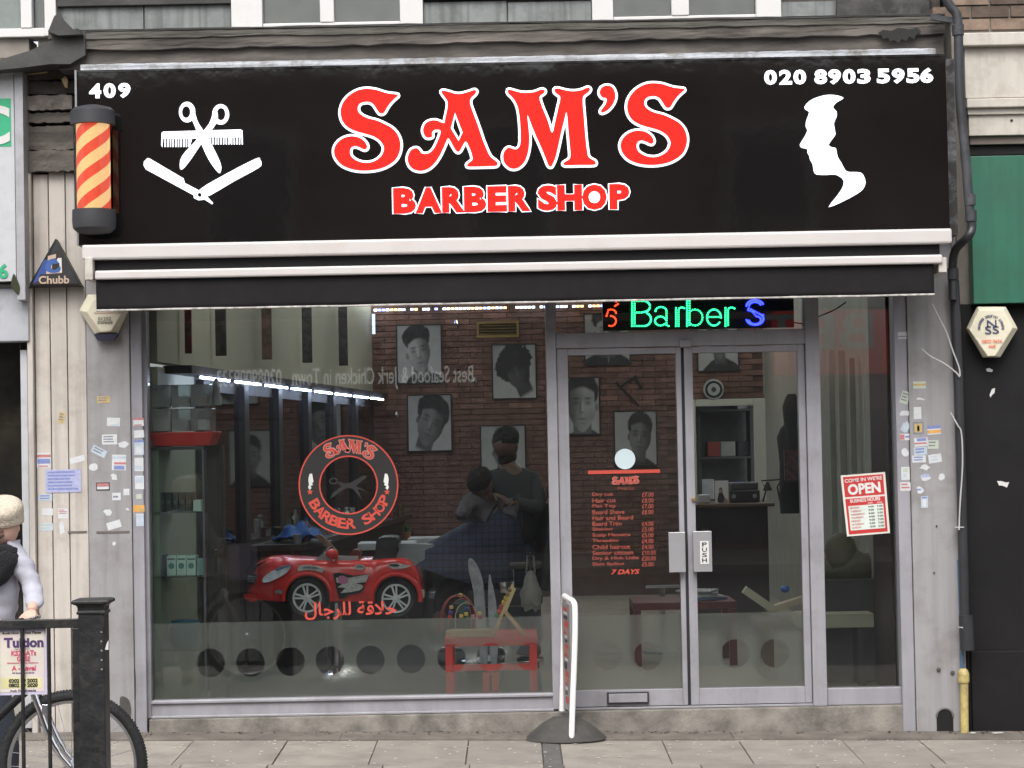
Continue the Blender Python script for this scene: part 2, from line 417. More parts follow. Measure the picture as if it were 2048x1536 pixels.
# step / plinth under frames
sx0, sx1 = at(298,1450,.02).x, at(1822,1440,.02).x
zs = at(1060, 1424, .02).z     # top of step (level)
stp = MB()
stp.box(sx0, sx1, .02, 9.2, -.12, zs-.002); stp.build('step', conc, shop, bev=.006)
ZF = zs
# frame bars
def fb(name, px0, px1, py0, py1, y0=YF, y1=FB, mat=None, par=shop):
    return box(name, mat or alu, rc(px0, px1, py0, py1, y0), y0, y1, par, .003)
Zt = zat(1024, 560, .06)       # frame top hidden behind the awning
def vbar(name, px0, px1, pyref, z0, z1, y0=YF, y1=FB, par=shop, mat=None):
    return MB().box(at(px0,pyref,y0).x, at(px1,pyref,y0).x, y0, y1, z0, z1).build(name, mat or alu, par, bev=.003)
vbar('window_frame', 288, 297, 1000, ZF, Zt)
wx0, wx1 = at(297,1000,YF).x, at(1110,1000,YF).x
zb0 = at(700, 1394, YF).z; 
MB().box(wx0+.001, wx1-.001, YF+.004, FB, ZF, zb0).build('window_frame', alu, shop, bev=.003)
MB().box(wx0+.001, wx1-.001, YF-.014, YF+.003, zb0-.018, zb0-.002).build('window_frame', alu, shop, bev=.003)
MB().box(wx0+.001, wx1-.001, YF-.02, YF+.003, ZF, ZF+.014).build('window_frame', alu, shop, bev=.003)
# mullion (two bars with a dark gap) left of doors
vbar('mullion', 1098, 1118, 1000, ZF, Zt, YF-.02)
vbar('mullion', 1618, 1646, 1000, ZF, Zt, YF-.02)
# transom over doors
ztr0, ztr1 = at(1370, 692, YF).z, at(1370, 662, YF).z
mx0, mx1 = at(1118,1000,YF).x, at(1618,1000,YF).x
MB().box(mx0+.001, mx1-.001, YF-.01, FB, ztr0, ztr1).build('transom', alu, shop, bev=.003)
MB().box(mx0+.001, mx1-.001, YF, FB-.02, ZF, ZF+.012).build('threshold', metal if 0 else alu, shop, bev=.002)
# right fixed light frame
zr0 = at(1722, 1376, YF).z
rx0, rx1 = at(1646,1000,YF).x, at(1796,1000,YF).x
MB().box(rx0+.001, rx1-.001, YF+.004, FB, ZF, zr0).build('window_frame', alu, shop, bev=.003)
vbar('window_frame', 1796, 1821, 1000, -.08, Zt, YF-.045, FB-.001)
# glass
def pane(name, x0, x1, z0, z1, y=.11, m=None, par=shop): return MB().box(x0, x1, y, y+.008, z0, z1).build(name, m or glassm, par, clean=False)
pane('window_pane', wx0+.002, wx1-.002, zb0+.001, Zt)
pane('window_pane', rx0+.002, rx1-.002, zr0+.001, Zt)
pane('window_pane', mx0+.002, mx1-.002, ztr1+.001, Zt)
# doors
def door(px0, px1, gx0, gx1, hy):
    d0, d1 = at(px0,1000,YF).x, at(px1,1000,YF).x; g0, g1 = at(gx0,1000,YF).x, at(gx1,1000,YF).x
    z0, z1 = ZF+.016, ztr0-.006; gz1 = at(1370, 706, YF).z; gz0 = at(1370, 1378, YF).z
    dr = thing('tmp', None, None, (0,0,0)); 
    m = MB(); m.box(d0, g0, YF+.01, FB-.02, z0, z1); m.box(g1, d1, YF+.01, FB-.02, z0, z1)
    m.box(g0+.0005, g1-.0005, YF+.011, FB-.021, z0, gz0); m.box(g0+.0005, g1-.0005, YF+.011, FB-.021, gz1, z1)
    bpy.data.objects.remove(dr)
    o = m.build('door', alu, shop, bev=.002); o['label'] = 'left glazed door leaf with letterbox' if px0 < 1300 else 'right glazed door leaf with push plate'
    pane('door_pane', g0+.001, g1-.001, gz0+.001, gz1-.001, .1, glassd, o)
    return o, g0, g1, gz0, gz1
dl = door(1119, 1368, 1141, 1358, 0); dr_ = door(1374, 1616, 1391, 1602, 0)
# gap strip between doors
MB().box(at(1368.6,1000,YF).x, at(1373.4,1000,YF).x, YF+.03, FB-.03, ZF+.016, ztr0-.008).build('door_seal', alu_dk, shop)
cap = rc(1358, 1382, 680, 694, YF); MB().box(cap[0], cap[1], YF-.03, YF-.011, cap[2], cap[3]).build('door_closer', alu, shop, bev=.003)
plm = M('push plate metal', (.42,.42,.44), .35, .6, var=.05)
for (a, b, c, d, p) in ((1337,1370,1064,1144,dl[0]), (1386,1423,1062,1143,dr_[0])):
    r = rc(a, b, c, d, YF-.02); m = MB().box(r[0], r[1], YF-.05, YF-.046, r[2], r[3]); ix = r[1] if a < 1380 else r[0]; s_ = -1 if a < 1380 else 1
    m.box(ix, ix+s_*.004, YF-.046, YF+.009, r[2], r[3]); m.build('push_handle', plm, p, bev=.002)
r = rc(1400, 1418, 1082, 1128, YF-.052)
pst = thing('push_sticker', 'white PUSH label with black stacked letters on right door handle', 'sticker', (r[0],YF-.052,r[2]))
MB().box(r[0], r[1], YF-.053, YF-.0515, r[2], r[3]).build('label_face', whitep, pst)
for i, ch in enumerate('PUSH'): text('letter', ch, (1404.5,1413.5,1085+i*10.5,1093+i*10.5), YF-.053, M('black ink',(.015,.015,.015),.6), pst, offset=.02, depth=.001)
r = rc(1214, 1298, 1384, 1412, YF); lb = MB(); lb.box(r[0], r[1], YF-.006, YF+.0095, r[2]+.012, r[3]); 
lo_ = lb.build('letterbox', alu_dk, dl[0], bev=.002); 
MB().box(r[0]+.01, r[1]-.01, YF-.012, YF-.0065, r[2]+.022, r[3]-.008).build('letterbox_flap', alu, lo_, bev=.002)
c = at(1388, 999, YF); MB().lathe((c.x, YF+.008, c.z), [(.014,0),(.014,-.012),(.009,-.016)], 16, 'y').build('lock_cylinder', M('brass',(.35,.25,.15),.4,.8), dr_[0])
# frosted film with round windows, on inner face of glass
zf1 = at(700, 1240, .12).z
def film_sheet(x0, x1, z0, z1, cs, lab):
    lp = [[(x0,z0),(x1,z0),(x1,z1),(x0,z1)]]
    for px, py in cs:
        q = at(px, py, .125); rr = 28.5/S(.125)
        full = [(q.x+rr*math.cos(a*math.pi/20), q.z+rr*math.sin(a*math.pi/20)) for a in range(40)]
        if q.x-rr > x0 and q.x+rr < x1: lp.append(full)
    return shape('frosted_film', lp, .1245 if lab else .1125, .0012, film, shop)
film_sheet(wx0+.004, wx1-.004, zb0+.002, zf1, [(335,1327),(421,1326),(501,1325),(581,1323),(660,1321),(741,1320),(822,1318),(903,1316),(982,1314),(1061,1313)], 1)
film_sheet(dl[1]+.002, dl[2]-.002, dl[3]+.002, at(1250,1230,.12).z, [(1215,1311),(1296,1311)], 0)
film_sheet(dr_[1]+.002, dr_[2]-.002, dr_[3]+.002, at(1495,1225,.12).z, [(1470,1307),(1549,1306)], 0)
# pilasters
def pilbox(name, px0, px1, y0, y1, z0, z1, mat=pil, par=shop, bev=.004): return MB().box(at(px0,1000,y0).x, at(px1,1000,y0).x, y0, y1, z0, z1).build(name, mat, par, bev=bev)
pilbox('pilaster', 177, 263, 0, .3, -.1, Zt+.35)
pilbox('window_frame', 264.5, 287.5, .015, .3, -.1, Zt+.3, alu)
pilbox('pilaster', 1823, 1914, 0, .3, -.15, Zt+.35)
pilbox('pilaster_return', 1914.6, 1924, .02, .3, -.15, Zt+.35)
# wall behind sign and up
ZTOP = 5.2
xl, xr = at(60,300,.05).x, at(1905,300,.05).x
wl = MB().box(xl, xr, .3, .62, Zt, ZTOP).build('wall', mort_o, shop)
MB().box(xl+.02, xr-.02, .14, .299, Zt-.05, zat(1000,140)).build('fascia_backing', wood_rot, shop)
# cornice: lead flashing over rotten timber board
yc = -.2
r1 = rc(60, 1880, 62, 132, yc)
def rough_strip(name, x0, x1, z0, z1, y0, y1, mat, amp=.006, n=60, par=shop, amp2=None):
    m = MB(); amp2 = amp if amp2 is None else amp2
    for i in range(n+1):
        x = x0+(x1-x0)*i/n; 
        for j in range(7):
            t = j/6; m.v.append((x, y0+random.uniform(-amp,amp)*.35+.0012*math.sin(x*3+j), z0+(z1-z0)*t+random.uniform(-1,1)*(amp2 if j in (0,6) else amp)))
        m.v.append((x, y1, z1)); m.v.append((x, y1, z0))
    for i in range(n):
        for j in range(9):
            a = i*9; j2 = (j+1) % 9; m.f.append((a+j, a+9+j, a+9+j2, a+j2)); m.m.append(0)
    m.f.append(tuple(range(9))); m.m.append(0); m.f.append(tuple(n*9+k for k in reversed(range(9)))); m.m.append(0)
    return m.build(name, mat, par, smooth=False)
zc0, zc1, zc2 = zat(1024,124,yc), zat(1024,82,yc), zat(1024,43,yc-.05)
xcl, xcr = at(118,90,yc).x, at(1888,90,yc).x
rough_strip('timber_fascia', xcl, xcr, zc0, zc1+.02, yc, .13, wood_rot, .006)
rough_strip('timber_fascia', xcl, xcr, zc1-.01, zc1+.055, yc-.035, .12, wood_rot, .006)
rough_strip('cornice_top', xcl-.05, xcr, zc1+.05, zc2-.012, yc-.045, .29, M('mossy grey board',(.095,.088,.078),.9,var=.3,scale=5,bump=.6,bscale=16,dirt=(.05,.05,.035),dscale=4,damt=.8,aniso=(.5,1,1.6)), .004); rough_strip('lead_flashing', xcl-.05, xcr, zc2-.0115, zc2, yc-.05, .29, lead, .002)
# loose hanging flashing end dropping towards left neighbour
m = MB()
fl = [at(x,y,yc-.06) for x, y in ((170,60),(130,66),(60,100),(0,118),(-80,130))]; f2 = [at(x,y,yc-.06) for x, y in ((170,110),(140,128),(100,128),(40,136),(-80,146))]
for p, q in zip(fl, f2):
    for s_ in (0,1): m.v += [(p.x, yc-.05+s_*.2, p.z), (q.x, yc-.06+s_*.2, q.z)]
for i in range(4):
    a = i*4; b = a+4; m.f += [(a,b,b+1,a+1), (a+2,a+3,b+3,b+2), (a,a+2,b+2,b), (a+1,b+1,b+3,a+3)]; m.m += [0]*4
m.f += [(0,1,3,2),(16,18,19,17)]; m.m += [0,0]; m.build('lead_flashing', lead, shop)
m = MB(); pts = [(100,66),(112,36),(122,28),(128,40),(150,62),(160,60),(168,72),(120,74)]
pshape('lead_flashing', [pts], yc-.055, .05, lead, shop)
# hole stain and peeled whites on cornice
pshape('damp_patch', [[(1756,66),(1766,60),(1782,62),(1796,56),(1818,59),(1836,56),(1842,64),(1832,70),(1828,78),(1818,74),(1812,83),(1804,78),(1796,86),(1788,80),(1780,84),(1776,76),(1766,78),(1762,71)]], yc-.045, .006, M('black damp',(.02,.02,.018),.9), shop)
# white edge strip above sign
r = rc(160, 1872, 118, 128, -.3)
rough_strip('edge_trim', at(160,130,-.3).x, at(1872,115,-.3).x, zat(1024,124,-.3)+.0, zat(1024,112,-.3), -.29, -.1, M('peeling white edge',(.42,.44,.47),.8,bump=.4,dirt=(.15,.13,.11),dscale=7,damt=.9), .002, 120)
# timber mess left of sign
yy = -.02
for i, (a, b, c, d) in enumerate([(52,150,128,160),(55,148,160,188),(55,145,190,222),(56,150,224,246),(52,150,250,300),(55,150,300,345)]):
    rr = rc(a, b, c, d, yy); m = MB()
    rough_strip('timber_offcut', rr[0], rr[1], rr[2]+.004, rr[3]-.004, yy+.02*math.sin(i*2.1), .13, wood_rot if i != 2 else M('bleached timber',(.24,.21,.19),.9,var=.3,scale=9,bump=.4,dirt=(.05,.045,.04),dscale=8,damt=.8), .005, 14)
rr = rc(52, 92, 126, 146, -.06); MB().obox(((rr[0]+rr[1])/2,-.03,(rr[2]+rr[3])/2), rr[1]-rr[0], .06, rr[3]-rr[2], Matrix.Rotation(-.08,3,'Y')).build('timber_offcut', M('raw timber',(.48,.35,.2),.8,var=.2,dirt=(.2,.14,.09),dscale=30,damt=.6), shop, bev=.003)
pshape('timber_splinter', [[(124,160),(132,153),(137,160),(136,176),(131,176),(128,168)]], -.05, .02, MC['raw timber'], shop)
# cladding boards between shops
bx = [(60,72),(73,103),(104,137),(138,175.5)]
ztb = [zat(68,335), zat(88,348), zat(120,342), zat(157,344)]
for i, (a, b) in enumerate(bx):
    MB().box(at(a,900,.01).x, at(b,900,.01).x+(-.002), .012 if i else -.03, .2, -.02, ztb[i] if i else zat(66,332)).build('cladding_board', board, shop, bev=.004)
MB().box(at(58,900,.03).x, at(176,900,.03).x, .04, .29, -.1, zat(100,352)).build('board_backing', alu_dk, shop)

# upstairs: masonry courses, slate panels, windows
yu = .3
zu0 = zat(1024, 48, yu)-.03
def upwin(jambs, x0, x1, curtain=None, zb=None, par=shop, glass=None):
    zb = zb or zu0; o = MB().box(at(x0,20,yu-.06).x, at(x1,20,yu-.06).x, yu-.06, yu+.1, zb, zb+.03).build('window_frame', whitep, par, bev=.003)
    return o
slx = [(113,463),(846,1184),(1562,1672)]
for a, b in slx:
    n = max(1, round((b-a)/170)); w_ = (b-a)/n
    for i in range(n):
        rr = rc(a+i*w_+1.2, a+(i+1)*w_-1.2, 3, 60, yu-.03); MB().box(rr[0], rr[1], yu-.03, yu-.001, zu0-.03, rr[3]-.0).build('slate_panel', slate, shop, bev=.003)
    rr = rc(a, b, -60, 0, yu-.06); MB().box(rr[0], rr[1], yu-.06, yu-.002, zat(1024,0,yu), ZTOP-.2).build('parapet_band', lead, shop, bev=.004)
rr = rc(1674, 1860, 0, 60, yu-.02); MB().box(rr[0], rr[1], yu-.03, yu-.001, zu0-.05, ZTOP-.1).build('dark_render', M('sooty render',(.05,.048,.045),.9,var=.5,bump=.4,dirt=(.12,.12,.12),dscale=3,damt=.8), shop)
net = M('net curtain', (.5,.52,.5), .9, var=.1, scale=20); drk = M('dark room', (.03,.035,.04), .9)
def win(jx, glassx, zb, yb=yu, par=shop):
    X = [at(v,20,yb-.05).x for v in jx]
    wf = thing('tmp2', None, None); bpy.data.objects.remove(wf)
    m = MB(); m.box(X[0], X[1], yb-.07, yb+.1, zb, ZTOP-.3); m.box(X[-2], X[-1], yb-.07, yb+.1, zb, ZTOP-.3); m.box(X[1]+.0005, X[-2]-.0005, yb-.055, yb+.1, zb, zb+.05)
    for a, b in zip(X[2:-2:2], X[3:-2:2]): m.box(a, b, yb-.06, yb+.09, zb+.0505, ZTOP-.31)
    o = m.build('window', whitep, par, bev=.004)
    return X, o
def winpanes(o, xs, zb, yb=yu, mats=None):
    for i, (a, b) in enumerate(xs):
        A, B = at(a,20,yb).x, at(b,20,yb).x
        MB().box(A, B, yb-.01, yb-.004, zb+.05, ZTOP-.4).build('pane', glassm, o, clean=False)
        # folded net curtain
        m = MB(); n = 40
        for k_ in range(n+1):
            x = A+(B-A)*k_/n; y = yb+.05+.012*math.sin(k_*1.1+i)+.006*math.sin(k_*2.7)
            m.v += [(x, y, zb), (x, y, ZTOP-.4)]
        for k_ in range(n): m.f.append((k_*2, k_*2+2, k_*2+3, k_*2+1)); m.m.append(0)
        m.build('net_curtain', (mats or [net]*9)[i], o, smooth=True)
    A, B = at(xs[0][0],20,yb).x, at(xs[-1][1],20,yb).x
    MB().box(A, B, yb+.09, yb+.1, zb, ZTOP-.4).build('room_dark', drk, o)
X, o = win([463,525,640,668,800,846], 0, zu0); netd = M('dim net curtain', (.22,.25,.24), .9)
winpanes(o, [(525,640),(668,800)], zu0, mats=[netd, net])
X, o = win([1184,1226,1343,1378,1512,1562], 0, zu0); winpanes(o, [(1226,1343),(1378,1512)], zu0, mats=[netd, net])
# small warm lamp seen in right upstairs window
q = at(1493, 8, yu+.04); lampo = MB().ball((q.x, yu+.03, q.z), .013).build('pendant_bulb', M('warm bulb',(1,.7,.3),.4,emis=(1,.55,.15),estr=6)); tag(lampo, 'small glowing warm bulb behind right upstairs window glass', 'lamp')

# exterior brick at top right (own neighbour)
# ================= right neighbour =================
nr = thing('right_shop_building', 'brick neighbour with cream moulding, green fascia and black shutter front', 'building', (2.7,0,0))
def nb(name, px0, px1, py0, py1, y0, y1, mat, bev=.003, par=nr): return box(name, mat, rc(px0, px1, py0, py1, y0), y0, y1, par, bev)
shutter_blk = M('matt black panel', (.006,.0055,.006), .6, var=.25, scale=3, spec=.25, dirt=(.015,.015,.015), dscale=5, damt=.3)
nb('wall', 1905, 2300, -260, 620, .12, .5, mort_o)
# bricks
z = zat(1980, 60, .12); 
bw, bh = .215, .062
cnt = 0; zz = z; row = 0
bm0 = MB().box(-bw/2, bw/2, 0, .1, 0, bh).mesh('brick'); bm0.materials.append(brick_o)
while zz < 4.9:
    x = at(1905,30,.12).x-(.11 if row % 2 else 0)+.1
    while x < 3.6:
        o = bpy.data.objects.new('brick', bm0); sc.collection.objects.link(o); o.parent = nr
        o.location = Vector((x, .105+random.uniform(-.003,.003), zz))-ORG[nr.name]; x += bw+.011; cnt += 1
    zz += bh+.011; row += 1
crm = M('cream moulding paint', (.50,.465,.41), .55, var=.06, dirt=(.2,.15,.12), dscale=6, damt=.45, streak=.15)
nb('moulding', 1926, 2300, 62, 88, -.06, .11, crm, .006)
nb('moulding', 1930, 2300, 88.6, 193, -.01, .11, crm)
nb('moulding', 1934, 2300, 193.6, 212, -.05, .11, crm, .006)
nb('moulding', 1936, 2300, 212.6, 226, -.02, .11, crm)
nb('moulding', 1938, 2300, 226.6, 268, .0, .11, crm)
nb('lintel', 1940, 2300, 268.6, 286, .03, .11, M('brown soffit',(.16,.13,.11),.8,var=.2))
green = M('green fascia', (.022,.115,.072), .38, var=.1, scale=2, streak=.15, dirt=(.03,.07,.05), dscale=3, damt=.5)
nb('green_fascia', 1944, 2300, 309, 604, -.05, .06, green)
nb('shutter_panel', 1925, 2300, 288, 308, .06, .11, shutter_blk)
nb('shutter_panel', 1926, 2300, 604.6, 1455, .05, .11, shutter_blk)
nb('shutter_panel', 1944, 2300, 1300, 1462, .03, .049, shutter_blk)
q = at(2023, 241, 0); MB().lathe((q.x,.0,q.z), [(.008,0),(.008,-.004)], 12, 'y').build('bolt', blackp, nr)
# alarm box (hexagonal)
def hexbox(name, label, pts, inner, Y, depth, mats, parts):
    t = thing(name, label, 'alarm box', at(pts[0][0], pts[0][1], Y))
    P = [at(x, y, Y) for x, y in pts]; Q = [at(x, y, Y-depth) for x, y in inner]; B = [Vector((p.x, Y+.0, p.z)) for p in P]
    n = len(P); m = MB(); P2 = [Vector((p.x, Y-depth*.45, p.z)) for p in P]
    m.v = [tuple(v) for v in B+P2+[Vector((q.x, Y-depth, q.z)) for q in Q]]
    for i in range(n):
        j = (i+1) % n; m.f += [(i, j, n+j, n+i), (n+i, n+j, 2*n+j, 2*n+i)]; m.m += [0,0]
    m.f.append(tuple(2*n+i for i in range(n))); m.m.append(0); m.f.append(tuple(reversed(range(n)))); m.m.append(0)
    m.build('casing', mats, t, bev=.004); return t
almc = M('yellowed white plastic', (.62,.58,.45), .45, var=.05, dirt=(.35,.3,.22), dscale=8, damt=.3)
blueink = M('navy ink', (.03,.04,.12), .6); redink = M('red ink', (.75,.13,.06), .6)
t = hexbox('alarm_box', 'cream hexagonal alarm box with NSS monogram on black panel', [(1953,614),(2009,614),(2033,658),(1998,715),(1965,715),(1932,658)], [(1958,620),(2006,619),(2026,655),(1990,712),(1976,713),(1939,660)], -.0, .075, almc, 0)
ya = -.079
text('monogram_letter', 'N', (1974,1993,640,655), ya, blueink, t, depth=.002); text('monogram_letter', 'S', (1970,1983,652,668), ya, blueink, t, depth=.002); text('monogram_letter', 'S', (1985,1998,652,667), ya, blueink, t, depth=.002)
text('text_line', '0800 0636', (1964,2004,679,686), ya, redink, t, depth=.001); text('text_line', '468', (1977,1991,689,696), ya, redink, t, depth=.001)
def arc_text(body, cxy, rpx, a0, a1, hpx, Y, mat, par, name='letter', inward=False, offset=.01, wf=.8):
    """letters on an arc; angles in degrees clockwise from 12 o'clock"""
    n = len(body)
    for i, ch in enumerate(body):
        if ch == ' ': continue
        a = R(a0+(a1-a0)*(i/(n-1))); s = S(Y); c = at(*cxy, Y)
        x = c.x+math.sin(a)*rpx/s; z = c.z+math.cos(a)*rpx/s; h = hpx/s
        ww = h*wf*(1.15 if ch in 'MW' else .5 if ch in "I'il" else 1)
        text(name, ch, (x-ww/2, x+ww/2, z-h/2, z+h/2) if ch != "'" else (x-h*.12, x+h*.12, z+h*.1, z+h/2), Y, mat, par, offset=offset, depth=.001, rot=(-a if not inward else math.pi-a))
# fix rotation around own centre happens inside text(); angles are local
arc_text('National Security Systems', (1982,656), 24, -95, 95, 5, ya, blueink, t, wf=.6)
t['label'] = 'cream hexagonal alarm box with NSS monogram on black panel'
# torn paper scraps on the black panel
for pts, lab in (([(1972,738),(1978,736),(1986,740),(1984,744),(1974,743)], 'upper torn white paper scrap on black panel below the hexagonal alarm box'),
                 ([(1979,790),(1984,778),(1990,776),(1989,786),(1984,790),(1981,795)], 'middle torn white paper scrap on black panel below the hexagonal alarm box'),
                 ([(1994,962),(2002,962),(2012,965),(2018,964),(2014,975),(2004,971),(1998,971)], 'lowest torn white paper scrap, low on the black panel')):
    tag(pshape('paper_scrap', [pts], .047 if 0 else .048, .0012, whitep), lab, 'paper scrap')

# downpipe
def circ(pts, Y, n=None): return [at(x, y, Y) for x, y in pts]
pipem = M('grey black cast pipe', (.03,.032,.037), .55, .1, var=.35, scale=5, bump=.2, dirt=(.12,.12,.13), dscale=4, damt=.5)
dp = thing('downpipe', 'dark grey cast downpipe bending down the right edge of the shopfront', 'drainpipe', at(1920,1300,-.1))
def spl(P, n=6):
    P = [Vector(p) for p in P]; P = [P[0]*2-P[1]]+P+[P[-1]*2-P[-2]]; out = []
    for i in range(1, len(P)-2):
        for q_ in range(n):
            t_ = q_/n; p0, p1, p2, p3 = P[i-1:i+3]
            out.append(.5*((2*p1)+(-p0+p2)*t_+(2*p0-5*p1+4*p2-p3)*t_*t_+(-p0+3*p1-3*p2+p3)*t_**3))
    return out+[P[-2]]
MB().tube(spl(circ([(1882,-20),(1900,12),(1914,32),(1917,80),(1920,200),(1930,300),(1940,430)], -.36)), .026, 12).build('pipe', pipem, dp, smooth=True)
pp = circ([(1940,425),(1944,455),(1935,475)], -.36)+circ([(1912,498)], -.2)+circ([(1905,530),(1906,600)], -.1)
MB().tube(spl(pp), .024, 12).build('pipe_bend', M('black plastic pipe', (.025,.025,.028), .4, var=.2), dp, smooth=True)
MB().tube(circ([(1908,560),(1917,760),(1924,1000),(1930,1260)], -.06), .029, 12).build('pipe', M('black plastic pipe',()), dp, smooth=True)
MB().tube(circ([(1932,1230),(1935,1300)], -.06), .042, 12).build('pipe_sleeve', M('black plastic pipe',()), dp, smooth=True)
for (x, y, Y, r_) in ((1916,60,-.36,.033),(1940,400,-.36,.032),(1942,432,-.36,.032),(1906,548,-.1,.032)):
    q = at(x,y,Y); MB().lathe((q.x,q.y,q.z), [(r_,-.03),(r_,.03)], 14).build('pipe_collar', pipem, dp)
q = at(1905,35,-.2); MB().bar((at(1862,34,-.3)), (at(1912,42,-.34)), .03, .03).build('bracket', pipem, dp)
# vertical edge return at right of sign
sr = rc(1893, 1912, 118, 470, -.1); MB().box(sr[0], sr[1], -.1, .12, sr[2], sr[3]).build('sign_return', M('flaking dark paint',(.04,.035,.035),.8,var=.4,dirt=(.4,.4,.42),dscale=9,damt=.5), shop)
gp = thing('gas_pipe', 'stubby yellow painted gas pipe at the foot of the downpipe', 'pipe', at(1928,1462,-.05))
yel = M('chipped yellow paint', (.42,.34,.13), .6, var=.15, dirt=(.18,.12,.07), dscale=25, damt=.7)
MB().tube(circ([(1928,1340),(1929,1465)], -.05), .024, 12).build('pipe', yel, gp, smooth=True)
q = at(1927,1355,-.05); MB().lathe((q.x,q.y,q.z), [(.03,-.03),(.033,-.02),(.033,.02),(.028,.035),(.018,.05)], 14).build('pipe_cap', yel, gp)
bp = MB().tube(circ([(1918,1120),(1922,1240),(1924,1340)], -.015), .011, 8).build('conduit', M('blue plastic',(.05,.12,.22),.5,dirt=(.1,.09,.08)), None, smooth=True); tag(bp, 'thin faded blue conduit running beside the black downpipe base', 'conduit')
wirem = M('grey cable', (.42,.41,.4), .6)
for pts, lab in (([(1864,608),(1880,640),(1893,665),(1905,700),(1918,735),(1920,752)], 'upper slack grey cable looping from grey pilaster to downpipe'),
                 ([(1844,698),(1860,712),(1890,728),(1912,745),(1919,754)], 'lower slack grey cable tied to downpipe beside the pilaster'),
                 ([(1901,825),(1915,850),(1923,868),(1925,930),(1920,1010),(1918,1060)], 'long thin grey cable hanging down along the downpipe')):
    tag(MB().tube(spl(circ(pts, -.1)), .0045, 6).build('cable', wirem, None, smooth=True), lab, 'cable')
for x, y in ((1920,1054),(1928,1254)):
    q = at(x,y,-.06); o = MB().lathe((q.x,q.y,q.z), [(.034,-.003),(.034,.003)], 14).build('cable_tie', wirem); tag(o, ('upper' if y < 1100 else 'lower')+' pale cable tie wrapped round the black downpipe', 'cable tie')
# drain hole at foot of right pilaster
q = at(1890, 1444, -.002); arch = [(q.x-.047, -.14)]+[(q.x+.047*math.cos(a), q.z+.03+.047*math.sin(a)) for a in [math.pi*(1-i/14) for i in range(15)]]+[(q.x+.047,-.14)]
ho = MB().prism([(x, max(z, pave(q.x,0)-.01)) for x, z in arch], -.0025, -.0005).build('drain_opening', M('pitch black hole',(.004,.004,.004),.9)); tag(ho, 'black arched drain hole at foot of the right grey pilaster', 'drain')
rg = MB().tube([(x, -.004, z) for x, z in arch if z > -.1], .006, 8).build('rim', M('drain rim',(.12,.115,.11),.8), ho)
for (x, y, lab) in ((1877,1339,'small round dark bolt low on right pilaster, left of the pair'),(1905,1345,'broken dark bolt stub low on right pilaster beside yellow pipe'),(1868,1145,'tiny screw head halfway up the right pilaster'),(1873,1052,'tiny screw head on right pilaster beside the downpipe tie')):
    q = at(x,y,0); s_ = .012 if y > 1300 else .005; tag(MB().lathe((q.x,-.0002,q.z), [(s_,0),(s_,-.008),(s_*.5,-.01)], 10, 'y').build('bolt', stain), lab, 'bolt')
# drip marks
for pts, Y in (([(258,1330),(266,1328),(271,1345),(272,1380),(270,1400),(264,1380),(256,1350)], .0148), ([(240,1395),(258,1400),(262,1430),(244,1436)], -.0003),):
    pshape('grime_mark', [catmull(pts, 4)], Y-.0005, .001, stain, shop)

# ================= left neighbour =================
nl = thing('left_shop_building', 'neighbouring shop edge with grey signboard, dark doorway and white sash window', 'building', (-3.1,0,0))
def lb_(name, px0, px1, py0, py1, y0, y1, mat, bev=.003): return box(name, mat, rc(px0, px1, py0, py1, y0), y0, y1, nl, bev)
sgw = M('pale grey signboard', (.45,.46,.48), .4, var=.04, dirt=(.3,.28,.26), dscale=5, damt=.35)
lb_('wall', -330, 58, 120, 640, .14, .5, mort_o); lb_('wall', -330, 58, 79, 119, .28, .5, mort_o)
lb_('signboard', -330, 30, 150, 566, -.12, .13, sgw)
lb_('signboard_frame', 31, 48, 142, 600, -.14, .13, M('grey signboard frame',(.33,.33,.35),.5,var=.08,dirt=(.15,.14,.13),dscale=8,damt=.4))
lb_('signboard_frame', -330, 30, 141, 150, -.145, .13, MC['grey signboard frame'])
ym = -.122
GRN = M('green print', (.02,.33,.16), .5, var=.02)
lb_('sign_print', -330, 22, 200, 296, ym, -.1205, GRN, 0)
q = at(0, 248, ym)
text('sign_letter', 'C', (-36,17,214,286), ym-.002, whitep, nl, offset=.03, depth=.002)
text('sign_number', '6', (-2,15,529,556), ym-.001, GRN, nl, offset=.03, depth=.002)
pshape('dark_stain', [catmull([(22,566),(27,548),(33,556),(40,575),(36,590),(24,575)],3)], -.142, .002, M('moss stain',(.03,.035,.015),.9), nl)
lb_('fascia_band', -330, 57, 578, 686, -.05, .12, M('blue grey band',(.36,.37,.4),.45,var=.08,dirt=(.12,.11,.1),dscale=5,damt=.4), .006)
lb_('band_lip', -330, 60, 570, 578, -.07, .12, M('lip grime',(.1,.1,.1),.7,var=.3))
zgl = zat(50, 700, .0)
MB().box(at(44,1000,.02).x, at(58,1000,.02).x, .02, .18, .08, zat(50,700,.02)).build('door_frame', M('pale grey frame',(.42,.43,.45),.5,var=.06,dirt=(.2,.19,.18)), nl, bev=.003)
MB().box(at(-330,1000,.06).x, at(44,1000,.06).x, .06, .16, .0, .16).build('stall_riser', conc, nl, bev=.004)
zz1 = zat(0, 688, .1)
MB().box(at(-330,1000,.12).x, at(44,1000,.12).x, .12, .128, .16, zz1).build('shop_pane', glassm, nl, clean=False)
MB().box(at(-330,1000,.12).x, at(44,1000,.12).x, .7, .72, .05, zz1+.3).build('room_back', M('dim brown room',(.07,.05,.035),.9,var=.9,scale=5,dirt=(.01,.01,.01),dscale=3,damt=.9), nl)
lb_('lower_panel', -330, 43, 1380, 1450, .03, .118, M('grimy pale panel',(.28,.27,.24),.7,var=.2,dirt=(.08,.1,.06),dscale=6,damt=.5))
